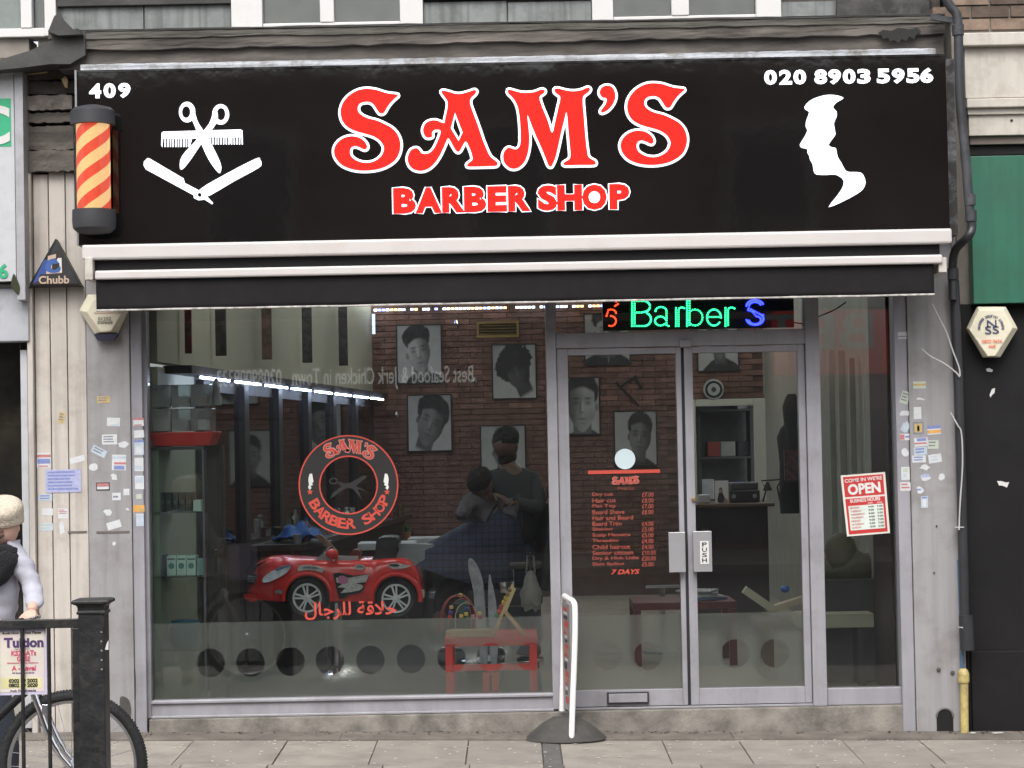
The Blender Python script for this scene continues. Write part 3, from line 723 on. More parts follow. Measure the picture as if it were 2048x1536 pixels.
# upstairs window of left neighbour
zb = zat(50, 77, yu)
X, o = win([-330,-300,42,64,90,113], 0, zb, yu, nl)
winpanes(o, [(-300,42),(56,90)], zb, yu, [net, M('striped grey curtain',(.3,.31,.28),.9,var=.3,scale=8)])

# ================= triangular and hexagonal alarm boxes at left =================
t = thing('alarm_box', 'black triangular alarm box with blue emblem mounted on pale cladding', 'alarm box', at(112,575,-.05))
P = [(113,478),(165,573),(58,575)]; Q = [(113,486),(158,568),(66,570)]
Yb, Yf = -.03, -.10
p3 = [at(x,y,Yb) for x, y in P]; q3 = [at(x,y,Yf) for x, y in Q]; m = MB(); m.v = [(p.x,.01,p.z) for p in p3]+[(p.x,-.06,p.z) for p in p3]+[(p.x,Yf,p.z) for p in q3]
for i in range(3):
    j = (i+1) % 3; m.f += [(i,j,3+j,3+i),(3+i,3+j,6+j,6+i)]; m.m += [0,0]
m.f += [(6,7,8),(2,1,0)]; m.m += [0,0]; m.build('casing', M('faded black casing',(.012,.010,.010),.5,var=.3,dirt=(.02,.04,.06),dscale=9), t, bev=.003)
blp = M('blue print', (.03,.09,.3), .5); tan = M('tan print', (.45,.33,.25), .6)
pshape('emblem', [[(96,512),(112,508),(112,516),(104,518),(104,538),(112,543),(124,536),(124,546),(92,548)]], Yf-.0002, .001, tan, t)
pshape('emblem', [catmull([(91,540),(94,523),(108,517),(117,525),(110,528),(104,528),(102,536),(110,540),(120,533),(120,542),(106,546)],3)], Yf-.0012, .001, blp, t)
pshape('emblem', [[(116,516),(123,516),(124,545),(119,545),(119,527),(113,521)]], Yf-.0012, .001, whitep, t)
pshape('emblem', [[(66,567),(88,520),(96,519),(92,548),(80,549),(76,562)]], Yf-.0006, .0008, M('dark blue print',(.02,.05,.2),.5), t)
text('lettering', 'Chubb', (78,138,552,567), Yf, tan, t, offset=.02, depth=.002)
t = hexbox('alarm_box', 'white hexagonal alarm box half hidden behind the awning end', [(178,590),(246,588),(262,612),(236,668),(192,669),(161,622)], [(188,598),(240,596),(250,616),(222,662),(202,664),(174,624)], -.0, .085, almc, 0)
text('text_line', '01252', (196,222,634,641), -.087, MC['black ink'], t, depth=.001); text('text_line', '300668', (194,225,642,648), -.087, MC['black ink'], t, depth=.001)
r = rc(188,245,624,627,-.087); MB().box(r[0],r[1],-.0875,-.0862,r[2],r[3]).build('orange_line', tan, t)
pshape('lens_cap', [[(190,669),(238,668),(230,681),(198,682)]], -.03, .04, M('navy plastic',(.02,.02,.04),.3), t)

# ================= main sign =================
YS = -.30
sg = thing('shop_sign', 'long glossy black shop sign with red lettering and white barber emblems', 'shop sign', at(1024,480,YS))
sr0 = rc(150, 1893, 0, 0, YS); 
xs0, xs1 = at(156,300,YS).x, at(1896,300,YS).x
zs0, zs1 = at(1024,474,YS).z, at(1024,124,YS).z
MB().box(xs0, xs1, YS, .13, zs0, zs1).build('panel', black_ac, sg, bev=.004)
m = MB(); m.box(xs0-.012, xs0-.001, YS-.008, .12, zs0, zs1); m.build('edge_trim', M('worn aluminium edge',(.22,.23,.23),.5,.3,dirt=(.08,.07,.06),dscale=9,damt=.6), sg)
m = MB(); m.box(xs0, xs1, YS-.006, YS-.0005, zs0+.002, zs0+.02); m.box(xs0, xs1, YS-.006, YS-.0005, zs1-.014, zs1-.001); m.build('edge_trim', black_ac, sg)
def zs_(pts, ox, oy, k): return [(ox+x/k, oy+y/k) for x, y in pts]
Spts = zs_([(1075,345),(985,335),(900,318),(800,285),(700,268),(600,270),(500,300),(400,365),(330,450),(295,540),(290,620),(310,700),(350,765),(420,820),(520,862),(640,895),(750,930),(840,990),(890,1070),(890,1130),(860,1200),(790,1260),(700,1295),(600,1295),(510,1265),(440,1210),(420,1140),(440,1085),(490,1065),(550,1080),(600,1105),(640,1110),(660,1075),(640,1020),(590,970),(510,935),(410,930),(310,965),(235,1030),(200,1110),(205,1190),(240,1260),(310,1330),(420,1380),(550,1405),(700,1405),(840,1380),(960,1330),(1060,1250),(1110,1150),(1125,1050),(1110,960),(1070,880),(1000,810),(900,755),(800,710),(700,685),(620,655),(555,610),(530,560),(535,505),(570,465),(620,450),(690,450),(750,485),(800,560),(835,605),(870,610),(900,590),(935,530),(985,460),(1045,400),(1085,365)], 640, 140, 6.98)
Apts = zs_([(425,125),(440,112),(490,120),(560,142),(620,145),(700,125),(760,105),(780,115),(770,145),(725,190),(718,240),(740,310),(770,390),(810,500),(850,620),(900,740),(930,790),(985,835),(1000,855),(985,880),(900,885),(800,888),(700,888),(688,870),(700,855),(738,825),(742,790),(725,730),(700,670),(672,630),(640,680),(615,725),(595,738),(570,720),(540,670),(497,598),(470,640),(440,710),(400,790),(350,860),(290,910),(220,932),(150,920),(100,880),(80,820),(90,760),(120,715),(170,700),(200,720),(220,750),(260,760),(310,745),(350,700),(385,630),(412,560),(415,520),(390,510),(350,515),(328,545),(330,580),(300,592),(265,585),(240,540),(240,490),(270,440),(320,418),(380,418),(450,445),(462,400),(480,320),(490,250),(478,205),(445,160)], 800, 160, 5.12)
Ahole = zs_([(563,335),(520,495),(600,628),(643,540)], 800, 160, 5.12)
Mpts = zs_([(1105,105),(1140,105),(1220,128),(1300,135),(1380,125),(1440,102),(1475,105),(1480,130),(1435,165),(1430,200),(1460,290),(1510,410),(1557,545),(1590,420),(1620,290),(1640,200),(1635,165),(1590,130),(1585,95),(1620,90),(1700,110),(1780,118),(1860,105),(1920,80),(1945,95),(1930,125),(1880,165),(1870,220),(1878,320),(1888,450),(1900,600),(1915,720),(1930,790),(1990,830),(2003,850),(1985,870),(1850,872),(1700,875),(1672,860),(1690,840),(1735,810),(1745,760),(1735,640),(1722,500),(1705,330),(1680,420),(1650,540),(1620,680),(1590,800),(1560,870),(1545,888),(1520,875),(1490,800),(1440,680),(1390,570),(1345,460),(1305,360),(1315,470),(1325,600),(1315,720),(1285,820),(1240,880),(1180,910),(1120,900),(1070,850),(1055,790),(1070,730),(1110,695),(1150,705),(1190,712),(1225,680),(1235,600),(1230,450),(1215,320),(1190,240),(1150,180),(1110,140)], 800, 160, 5.12)
APpts = zs_([(1520,183),(1550,195),(1564,235),(1552,275),(1525,308),(1495,322),(1490,310),(1512,280),(1518,250),(1495,243),(1483,220),(1492,195)], 620, 100, 2.56)
S2pts = [(x+572.6, y-11.3) for x, y in Spts]
LET = [('S', Spts, None), ('A', Apts, Ahole), ('M', Mpts, None), ("'", APpts, None), ('S', S2pts, None)]
def oriented(lp): return lp
for nm, pts, hole in LET:
    lps = [catmull(pts, 3)]
    if hole: lps.append(hole)
    o = pshape('letter', lps, YS-.002, .014, red_sg, sg)
    m = MB()
    for lp in lps:
        P = [at(x, y, YS-.006) for x, y in lp]
        m.tube(P, .0135, 6, closed=True, sy=.45)
    m.build('letter_outline', white_sg, o, smooth=True)
# BARBER SHOP
bl = [('B',430,538),('A',546,668),('R',678,782),('B',792,898),('E',912,1004),('R',1016,1118),(None,0,0),('S',1170,1262),('H',1268,1390),('O',1394,1518),('P',1536,1632)]
for ch, a, b in bl:
    if not ch: continue
    t_ = (a-430)/1200; y0 = 716-22*t_; y1 = 834-24*t_-(0)
    rr = (620+(a+8)/2.56, 620+(b-8)/2.56, 100+y0/2.56, 100+(y1-6)/2.56)
    glyph_outlined(ch, rr, YS-.001, red_sg, white_sg, sg, .062, 2.4)
q = at(620+1457/2.56, 100+757/2.56, YS-.0005); MB().lathe((q.x,YS-.0005,q.z), [(.028,0),(.028,-.003)], 20, 'y').build('letter_counter', white_sg, sg)
def numtext(body, xs, y0, y1, w_, slope=0):
    for ch, x in zip(body, xs): text('digit', ch, (x-w_/2, x+w_/2, y0+slope*(x-xs[0]), y1+slope*(x-xs[0])), YS-.001, white_sg, sg, offset=.045, depth=.006)
numtext('409', [190.5,219.5,249], 169, 195, 20, -.02)
numtext('02089035956', [1400+v/3.16 for v in (445,540,630,762,850,942,1035,1158,1252,1345,1432)], 142, 168, 21, -.012)
# emblem
def ell(cx_, cy_, rx, ry, n=24, rot=0): return [(cx_+rx*math.cos(2*math.pi*i/n)*math.cos(rot)-ry*math.sin(2*math.pi*i/n)*math.sin(rot), cy_+rx*math.cos(2*math.pi*i/n)*math.sin(rot)+ry*math.sin(2*math.pi*i/n)*math.cos(rot)) for i in range(n)]
k = 3.2
pshape('scissors_emblem', [zs_(ell(1198,718,52,66),0,0,k), zs_(ell(1192,718,27,38),0,0,k)], YS-.001, .006, white_sg, sg)
pshape('scissors_emblem', [zs_(ell(1413,733,54,66),0,0,k), zs_(ell(1415,731,28,40),0,0,k)], YS-.001, .006, white_sg, sg)
pshape('scissors_emblem', [catmull(zs_([(1235,670),(1262,770),(1305,840),(1345,905),(1410,1040),(1414,1095),(1395,1103),(1335,1020),(1285,910),(1252,820),(1225,745)],0,0,k),3)], YS-.0022, .006, white_sg, sg)
pshape('scissors_emblem', [catmull(zs_([(1378,690),(1345,780),(1310,830),(1250,905),(1165,1000),(1152,1070),(1168,1084),(1215,1030),(1290,920),(1350,840),(1395,765)],0,0,k),3)], YS-.0034, .006, white_sg, sg)
cb = [(1035,850),(1045,843),(1540,829),(1552,836),(1555,925)]
teeth = []
x = 1555
while x > 1345: teeth += [(x, 925),(x-8, 925),(x-8, 878),(x-17, 879)]; x -= 17
teeth += [(1330,885),(1230,888)]; x = 1215
while x > 1045: teeth += [(x, 940),(x-8, 942),(x-8, 886),(x-17, 887)]; x -= 17
teeth += [(1040,944),(1032,930)]
pshape('comb_emblem', [zs_(cb[:-1]+teeth, 0, 0, k)], YS-.0005, .0045, white_sg, sg)
pshape('razor_emblem', [zs_([(945,1012),(958,1015),(1175,1142),(1184,1172),(1280,1222),(1330,1262),(1365,1300),(1358,1308),(1310,1278),(1270,1282),(1242,1268),(1240,1250),(935,1085),(920,1060),(922,1035)],0,0,k)], YS-.001, .006, white_sg, sg)
pshape('razor_emblem', [catmull(zs_([(1280,1213),(1450,1112),(1640,1015),(1665,1022),(1673,1045),(1655,1075),(1500,1160),(1345,1250),(1300,1255)],0,0,k),3)], YS-.0022, .005, white_sg, sg)
q = at(1278/k,1247/k,YS-.0075); MB().lathe((q.x,q.y,q.z), [(.011,0),(.011,-.002)], 14, 'y').build('razor_pivot', black_ac, sg)
face = zs_([(905,618),(870,605),(810,600),(740,615),(690,640),(660,675),(668,695),(690,710),(672,760),(668,800),(678,825),(660,865),(630,915),(645,935),(678,943),(678,965),(690,985),(695,1010),(712,1040),(718,1080),(735,1103),(800,1106),(850,1103),(885,1118),(908,1145),(898,1190),(860,1245),(812,1310),(900,1275),(985,1230),(1030,1195),(1045,1155),(1035,1115),(1015,1092),(965,1088),(932,1086),(912,1068),(893,1030),(868,990),(858,938),(835,932),(812,915),(850,860),(855,840),(845,780),(862,740),(862,705),(840,680),(860,650),(895,630)],1400,0,3.16)
pshape('face_emblem', [catmull(face, 2)], YS-.001, .006, white_sg, sg)

# barber pole
bpo = thing('barber_pole', 'lit barber pole with red and cream diagonal stripes and black caps', 'barber pole', at(187,470,-.42))
Yp = -.42; cxp = at(187,340,Yp).x
ztop, zc, zd, zbt = at(187,212,Yp).z, at(187,250,Yp).z, at(187,420,Yp).z, at(187,468,Yp).z
rp = 39/S(Yp)
MB().lathe((cxp,Yp,0), [(rp*.5,ztop),(rp*.95,ztop-.012),(rp*1.12,ztop-.03),(rp*1.14,zc)], 28).build('cap', M('black rubber cap',(.03,.03,.035),.6,var=.2), bpo, smooth=True)
MB().lathe((cxp,Yp,0), [(rp*1.1,zd),(rp*1.12,zd-.06),(rp*1.08,zbt+.03),(rp*.85,zbt+.008),(rp*.5,zbt)], 28).build('cap', MC['black rubber cap'], bpo, smooth=True)
m = MB(); n = 64; h = zc-zd; ns = 40
for i in range(ns+1):
    for j in range(n): a = 2*math.pi*j/n; m.v.append((cxp+rp*.86*math.cos(a), Yp+rp*.86*math.sin(a), zd+h*i/ns))
for i in range(ns):
    for j in range(n):
        a_ = 2*math.pi*(j+.5)/n; u = (a_*2.0/(2*math.pi)*.16 - (i+.5)/ns*h)/.128*1.0
        m.f.append((i*n+j, i*n+(j+1) % n, (i+1)*n+(j+1) % n, (i+1)*n+j)); m.m.append(0)
# spiral material (print on the cylinder)
pm = bpy.data.materials.new('striped lit cylinder'); pm.use_nodes = True; t_ = pm.node_tree; b_ = t_.nodes['Principled BSDF']; L_ = t_.links.new
tc = t_.nodes.new('ShaderNodeTexCoord'); sp_ = t_.nodes.new('ShaderNodeSeparateXYZ'); L_(tc.outputs['Object'], sp_.inputs[0])
at2 = t_.nodes.new('ShaderNodeMath'); at2.operation = 'ARCTAN2'; L_(sp_.outputs[1], at2.inputs[0]); L_(sp_.outputs[0], at2.inputs[1])
ma = t_.nodes.new('ShaderNodeMath'); ma.operation = 'MULTIPLY'; ma.inputs[1].default_value = 3/(2*math.pi); L_(at2.outputs[0], ma.inputs[0])
mz = t_.nodes.new('ShaderNodeMath'); mz.operation = 'MULTIPLY_ADD'; mz.inputs[1].default_value = -1/.135; L_(sp_.outputs[2], mz.inputs[0]); L_(ma.outputs[0], mz.inputs[2])
fr_ = t_.nodes.new('ShaderNodeMath'); fr_.operation = 'FRACT'; L_(mz.outputs[0], fr_.inputs[0])
gt = t_.nodes.new('ShaderNodeMath'); gt.operation = 'GREATER_THAN'; gt.inputs[1].default_value = .52; L_(fr_.outputs[0], gt.inputs[0])
mx = t_.nodes.new('ShaderNodeMix'); mx.data_type = 'RGBA'; L_(gt.outputs[0], mx.inputs['Factor']); mx.inputs['A'].default_value = (.72,.50,.25,1); mx.inputs['B'].default_value = (.62,.07,.04,1)
L_(mx.outputs['Result'], b_.inputs['Base Color']); L_(mx.outputs['Result'], b_.inputs['Emission Color']); b_.inputs['Emission Strength'].default_value = .5; b_.inputs['Roughness'].default_value = .5
bpo.location = (cxp, Yp, zd); ORG[bpo.name] = Vector((cxp, Yp, zd))
for ch in list(bpo.children): ch.data.transform(Matrix.Translation(ORG[ch.name]-ORG[bpo.name])); 
m.build('striped_cylinder', pm, bpo, smooth=True)
MB().lathe((cxp,Yp,0), [(rp*.99,zd+.001),(rp*.99,zc-.001)], 40, caps=False).build('clear_sleeve', glass_mat('yellowed clear sleeve', tint=(.93,.9,.8)), bpo, smooth=True, clean=False)
for z in (zc+.03, zd-.05): MB().box(cxp-.03, cxp+.03, Yp+rp, YS+.001, z-.02, z+.02).build('bracket', blackp, bpo)

# awning
aw = thing('awning', 'retracted black canvas awning with two long white metal bars', 'awning', at(1030,500,-.5))
def hb(name, px0, pya0, px1, Y0, Y1, z0, z1, mat, bev): return MB().box(at(px0,pya0,Y0).x, at(px1,pya0,Y0).x, Y0, Y1, z0, z1).build(name, mat, aw, bev=bev)
barw = M('white enamel bar', (.52,.49,.475), .4, .0, var=.04, scale=3, dirt=(.45,.38,.34), dscale=5, damt=.35)
Ya = -.5
hb('hood_bar', 163, 490, 1905, Ya, -.28, at(1034,503,Ya).z, at(1034,473,Ya).z, barw, .012)
hb('cassette', 190, 520, 1880, Ya+.05, -.02, at(1034,526,Ya+.05).z, at(1034,503,Ya+.05).z-.001, M('dark awning cassette',(.007,.0065,.007),.6,spec=.25), .004)
hb('front_bar', 189, 530, 1886, Ya-.03, Ya+.045, at(1036,543,Ya-.03).z, at(1036,525,Ya-.03).z, barw, .01)
# valance: hanging cloth with slight waves
xa, xb = at(192,580,Ya).x, at(1868,560,Ya).x; zv1, zv0 = at(1030,543,Ya).z-.001, at(1030,605,Ya).z
m = MB(); n = 160
for i in range(n+1):
    x = xa+(xb-xa)*i/n
    for j in range(7):
        t_ = j/6; y = Ya+.0+.006*math.sin(x*4.2)*t_+.003*math.sin(x*11+2)*t_; m.v.append((x, y, zv1+(zv0-zv1)*t_+(.003*math.sin(x*5) if j == 6 else 0)))
for i in range(n):
    for j in range(6): m.f.append((i*7+j, i*7+j+1, i*7+8+j, i*7+7+j)); m.m.append(0)
vo = m.build('valance', blackcl, aw, smooth=True); md = vo.modifiers.new('s', 'SOLIDIFY'); md.thickness = .004
m = MB(); m.tube([(xa+(xb-xa)*i/60, Ya+.006*math.sin((xa+(xb-xa)*i/60)*4.2), zv0) for i in range(61)], .006, 6); m.build('valance_hem', M('frayed pale hem',(.4,.38,.36),.8,var=.4,scale=30), aw)
for px in (178, 1885):
    r = rc(px-8, px+8, 515, 560 if px < 1000 else 545, Ya+.0); MB().box(r[0], r[1], Ya-.01, -.1, r[2], r[3]).build('end_plate', M('grimy end plate',(.5,.47,.42),.6,dirt=(.25,.2,.16),dscale=15,damt=.6), aw, bev=.004)
MB().box(xa+.02, xb-.02, Ya+.06, -.02, zv1-.12, zv1+.02).build('roller', MC['dark awning cassette'], aw)
# ================= interior =================
ZI = zs          # floor level
YB = 9.0
fl = MB(); fl.box(-2.3, 2.75, .17, YB+2.2, ZI-.09, ZI-.001); o = fl.build('floor', M('worn brown floor tile', (.27,.24,.20), .5, var=.2, scale=4)); o['kind'] = 'structure'
cl = MB().box(-2.5, 2.9, .31, YB+2.3, 3.12, 3.2).build('ceiling', M('ceiling paint', (.5,.49,.46), .8)); cl['kind'] = 'structure'
lw = struct('wall_left'); rw = struct('wall_right'); bwall = struct('wall_back')
def Lx(y): return -2.08+(y-.3)*(.70/8.7)      # left wall line
def Rx(y): return 2.22+(y-.3)*(.28/8.7)
def quadwall(f, y0, y1, z0, z1, s_, th=.1):
    m = MB(); a, b = f(y0), f(y1)
    m.add([(a,y0,z0),(b,y1,z0),(b+s_*th,y1,z0),(a+s_*th,y0,z0),(a,y0,z1),(b,y1,z1),(b+s_*th,y1,z1),(a+s_*th,y0,z1)], [(3,2,1,0),(4,5,6,7),(0,1,5,4),(1,2,6,5),(2,3,7,6),(3,0,4,7)]); return m
ZM = 2.14
creamw = M('cream interior wall', (.40,.39,.31), .7, var=.05, scale=2)
dkwood = M('dark mirror timber', (.02,.015,.013), .5, var=.3)
quadwall(Lx, .32, YB, ZM+.03, 3.12, -1).build('upper_wall', creamw, lw)
quadwall(Lx, .32, 1.25, ZI, ZM, -1).build('front_wall', creamw, lw)
quadwall(Lx, 1.2505, YB, ZI, ZM, -1).build('lower_wall', M('dark lower wall',(.05,.04,.035),.6,var=.3), lw)
quadwall(Rx, .32, YB, ZI, 3.12, 1).build('plaster', M('cream right wall',(.30,.29,.25),.7,var=.1), rw)
quadwall(lambda y: Rx(y)-.02, .33, 1.1, ZI+.0, 3.1, 1, .015).build('timber_panel', M('dark red brown timber', (.035,.016,.011), .5, var=.3, scale=3, streak=.3), rw)
mirm = M('mirror', (.30,.31,.32), .03, 1.0, var=0)
ys = [1.3+i*1.25 for i in range(7)]
for a, b in zip(ys, ys[1:]):
    quadwall(lambda y: Lx(y)+.012, a+.16, b-.02, 1.0, ZM-.12, -1, .01).build('mirror', mirm, lw)
    quadwall(lambda y: Lx(y)+.05, a-.0, a+.15, ZI, ZM-.05, -1, .05).build('mirror_post', dkwood, lw)
quadwall(lambda y: Lx(y)+.16, .5, YB-.1, ZM-.035, ZM+.012, -1, .17).build('mirror_shelf', dkwood, lw)
ledm = M('LED tube glow', (.8,.85,1), .4, var=0, emis=(.62,.72,1), estr=20)
led_l = thing('strip_light', 'row of bluish white tubes along the shelf above the mirrors', 'strip light', (-2,.5,ZM))
for a in range(8):
    y0 = .7+a*1.0; p, q_ = (Lx(y0)+.168, y0, ZM-.055), (Lx(y0+.8)+.168, y0+.8, ZM-.055)
    MB().bar(p, q_, .013, .013).build('tube', ledm, led_l)
# hanging ties/posters on upper left wall (dark vertical banners)
for i, (px, w_, col, lab) in enumerate([(440,22,(.03,.025,.025),'black bottle shaped banner, nearest the window on the cream wall'),(532,20,(.10,.055,.035),'brown patterned banner, second along the cream wall'),(612,20,(.03,.03,.03),'black banner with pale streaks, third along the cream wall'),(684,18,(.028,.025,.025),'dark grey banner, fourth along the cream wall'),(380,14,(.16,.04,.03),'narrow red banner beside the bottle shaped one')]):
    y = min(max(.9, .3+(at(px,700,3).x*0)+ (px-300)/455*8.7*.0+1), 9)
    # find depth where the ray meets the left wall
    yy_ = .4
    while yy_ < 8.9 and at(px, 690, yy_).x > Lx(yy_)+.06: yy_ += .02
    wz = .22*(1+yy_*.07); x = Lx(yy_)+.03
    b_ = struct('x'); bpy.data.objects.remove(b_)
    zt_, zb_ = at(px, 605, yy_).z+.1, at(px, 712+ (px-440)*.08, yy_).z
    ww = w_/S(yy_)
    m = MB().box(x, x+ww, yy_-.02, yy_+.0, max(zb_, ZM+.06), zt_)
    o = m.build('banner', M('banner %d' % i, col, .6, var=.7, scale=12, dirt=(.25,.22,.2), dscale=18, damt=.25), None, bev=.004); tag(o, lab, 'banner')
# ---- back brick wall
dX0, dX1, dZ1 = at(1392,900,YB).x, at(1508,900,YB).x, at(1450,812,YB).z
bwx0, bwx1 = Lx(YB), at(1531,800,YB).x
m = MB(); m.box(bwx0-.1, dX0-.07, YB, YB+.12, ZI, 3.12); m.box(dX1+.07, Rx(YB)+.1, YB, YB+.12, ZI, 3.12); m.box(dX0-.0699, dX1+.0699, YB, YB+.12, dZ1+.07, 3.12)
m.build('mortar_bed', mort_i, bwall)
BW, BH, CG = .235, .048, .008
bm1 = MB().box(-BW/2, BW/2, -.012, .004, 0, BH).mesh('brick'); bm1.materials.append(brick_i)
spots = []
zz = 3.1-BH; row = 0
while zz > ZI+.4:
    x = bwx0+.12-(BW/2 if row % 2 else 0)
    while x < bwx1-.05:
        if not (dX0-.09-BW/2 < x < dX1+.09+BW/2 and zz < dZ1+.07): spots.append((x, zz))
        x += BW+CG
    zz -= BH+CG; row += 1
def vis(s):
    return 0 if (s[1] > 1.6 and s[1] < 3.0) else 1
spots.sort(key=lambda s: (vis(s), -s[1]))
for x, z in spots[:300]:
    o = bpy.data.objects.new('brick', bm1); sc.collection.objects.link(o); o.parent = bwall
    o.location = (x, YB-.002+random.uniform(-.004,.003), z)
m = MB()
for x, z in spots[300:]:
    d = random.uniform(-.004,.003); m.box(x-BW/2, x+BW/2, YB-.014+d, YB+.002, z, z+BH)
stuff(m.build('brickwork', M('red brick',()), bwall, clean=False))
m = MB().box(bwx1+.01, Rx(YB)-.01, YB-.02, YB-.001, dZ1+.1, 3.1).build('plaster', MC['cream right wall'], bwall)
# white door frame to back room
wf = M('white gloss frame', (.52,.51,.45), .4, var=.05)
for r in ((dX0-.07, dX0, YB-.05, YB-.0015, ZI, dZ1+.07), (dX1, dX1+.13, YB-.05, YB-.0015, ZI, dZ1+.07), (dX0+.0005, dX1-.0005, YB-.045, YB-.0015, dZ1, dZ1+.069)):
    MB().box(*r).build('door_frame', wf, bwall, bev=.006)
MB().box(dX1+.135, dX1+.22, YB-.035, YB-.0215, ZI, 2.9).build('door_frame', M('grey green trim',(.26,.27,.23),.5), bwall, bev=.006)
# back room
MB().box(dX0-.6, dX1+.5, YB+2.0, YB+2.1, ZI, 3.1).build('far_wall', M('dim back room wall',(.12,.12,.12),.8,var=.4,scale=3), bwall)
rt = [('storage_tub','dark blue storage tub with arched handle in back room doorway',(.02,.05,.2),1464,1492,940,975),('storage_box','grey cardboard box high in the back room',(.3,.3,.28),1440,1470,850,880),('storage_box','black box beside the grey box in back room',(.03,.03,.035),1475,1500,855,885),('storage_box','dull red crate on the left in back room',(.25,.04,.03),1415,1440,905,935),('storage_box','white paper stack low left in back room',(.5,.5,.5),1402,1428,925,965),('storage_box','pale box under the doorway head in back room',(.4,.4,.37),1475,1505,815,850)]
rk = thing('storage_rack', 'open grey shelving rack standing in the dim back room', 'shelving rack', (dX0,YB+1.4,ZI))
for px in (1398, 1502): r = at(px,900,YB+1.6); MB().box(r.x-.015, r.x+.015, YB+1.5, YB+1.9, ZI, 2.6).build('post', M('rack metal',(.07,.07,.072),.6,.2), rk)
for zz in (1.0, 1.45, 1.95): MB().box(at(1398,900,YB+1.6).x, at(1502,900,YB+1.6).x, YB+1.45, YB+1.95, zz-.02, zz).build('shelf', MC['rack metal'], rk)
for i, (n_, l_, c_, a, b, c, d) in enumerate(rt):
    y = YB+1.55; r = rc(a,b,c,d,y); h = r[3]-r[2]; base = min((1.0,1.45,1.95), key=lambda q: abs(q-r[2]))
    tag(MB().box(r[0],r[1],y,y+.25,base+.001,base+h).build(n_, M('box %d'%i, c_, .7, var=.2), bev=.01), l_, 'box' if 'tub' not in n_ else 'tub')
# ceiling LED line on brick wall + vertical drop
cled = thing('strip_light', 'flickering multicolour strip along ceiling above the brick wall', 'strip light', (bwx0,YB-.1,3.0))
ledc = [M('LED bead white',(.9,.9,.9),.4,emis=(.8,.9,1),estr=3), M('LED bead amber',(.9,.7,.4),.4,emis=(1,.6,.25),estr=2.5), M('LED bead blue',(.4,.5,.9),.4,emis=(.35,.45,1),estr=3)]
mm = [MB(), MB(), MB()]; x = at(748,622,YB-.1).x; xe = at(1640,606,YB-.1).x; zl = at(920,617,YB-.1).z
while x < xe:
    k_ = random.choice([0,0,1,2]); 
    if random.random() < .8: mm[k_].box(x, x+.03, YB-.11, YB-.09, zl-.01, zl+.01)
    x += .04
for k_ in range(3): mm[k_].build('led_row', ledc[k_], cled, clean=False)
MB().box(at(744,640,YB-.3).x, at(750,640,YB-.3).x, YB-.3, YB-.28, at(745,668,YB-.3).z, at(745,628,YB-.3).z).build('led_row', M('LED dim',(.5,.55,.7),.4,emis=(.5,.6,1),estr=.9), cled)
MB().box(at(1563,600,3).x, at(1572,600,3).x, 3, 3.02, at(1568,645,3).z, at(1568,598,3).z).build('led_row', MC['LED dim'], cled)
# added fill strips under the ceiling, out of view, brightening the room
fill_strip_m = M('LED strip diffuser',(.9,.9,.9),.4,var=0,emis=(.95,.97,1),estr=5)
for f_, sg_, lab in ((Lx,1,'long white ceiling edge strip above the left wall banners'),(Rx,-1,'long white ceiling edge strip above the right wall')):
    t_ = thing('strip_light', lab, 'strip light', (f_(4),4,3.05))
    for a in range(7):
        y0 = .75+a*1.18; MB().bar((f_(y0)+sg_*.07,y0,3.075), (f_(y0+1.1)+sg_*.07,y0+1.1,3.075), .05, .03).build('tube', fill_strip_m, t_)
for i, (x_, y_) in enumerate(((-.9,1.6),(.9,1.6),(-.6,5.0),(1.2,5.0),(-.3,7.4),(1.5,7.4))):  # square panels added out of view to lift the interior brightness
    t_ = thing('ceiling_light', ['front left','front right','middle left','middle right','rear left','rear right'][i]+' flat square ceiling panel light inside the shop', 'ceiling light', (x_,y_,3.1)); MB().box(x_-.3,x_+.3,y_-.3,y_+.3,3.09,3.119).build('frame', whitepl, t_); MB().box(x_-.27,x_+.27,y_-.27,y_+.27,3.083,3.0895).build('diffuser', M('ceiling panel glow',(.9,.9,.9),.4,var=0,emis=(1,.96,.9),estr=4.5), t_)
# air vent
r = rc(953,1038,642,675,YB-.05); vt = thing('air_vent', 'brass framed rectangular wall vent with dark horizontal slats high on bricks', 'air vent', (r[0],YB-.05,r[2]))
brs = M('dull brass frame', (.24,.16,.06), .5, .3, var=.2)
m = MB(); m.box(r[0],r[1],YB-.045,YB-.018,r[3]-.025,r[3]); m.box(r[0],r[1],YB-.045,YB-.018,r[2],r[2]+.025); m.box(r[0],r[0]+.025,YB-.044,YB-.019,r[2]+.02,r[3]-.02); m.box(r[1]-.025,r[1],YB-.044,YB-.019,r[2]+.02,r[3]-.02); m.build('frame', brs, vt)
MB().box(r[0]+.02,r[1]-.02,YB-.022,YB-.0165,r[2]+.02,r[3]-.02).build('backing', alu_dk, vt)
for i in range(4):
    z = r[2]+.035+i*(r[3]-r[2]-.06)/3.6; MB().obox(((r[0]+r[1])/2, YB-.035, z), r[1]-r[0]-.06, .02, .008, Matrix.Rotation(.5,3,'X')).build('slat', brs, vt)
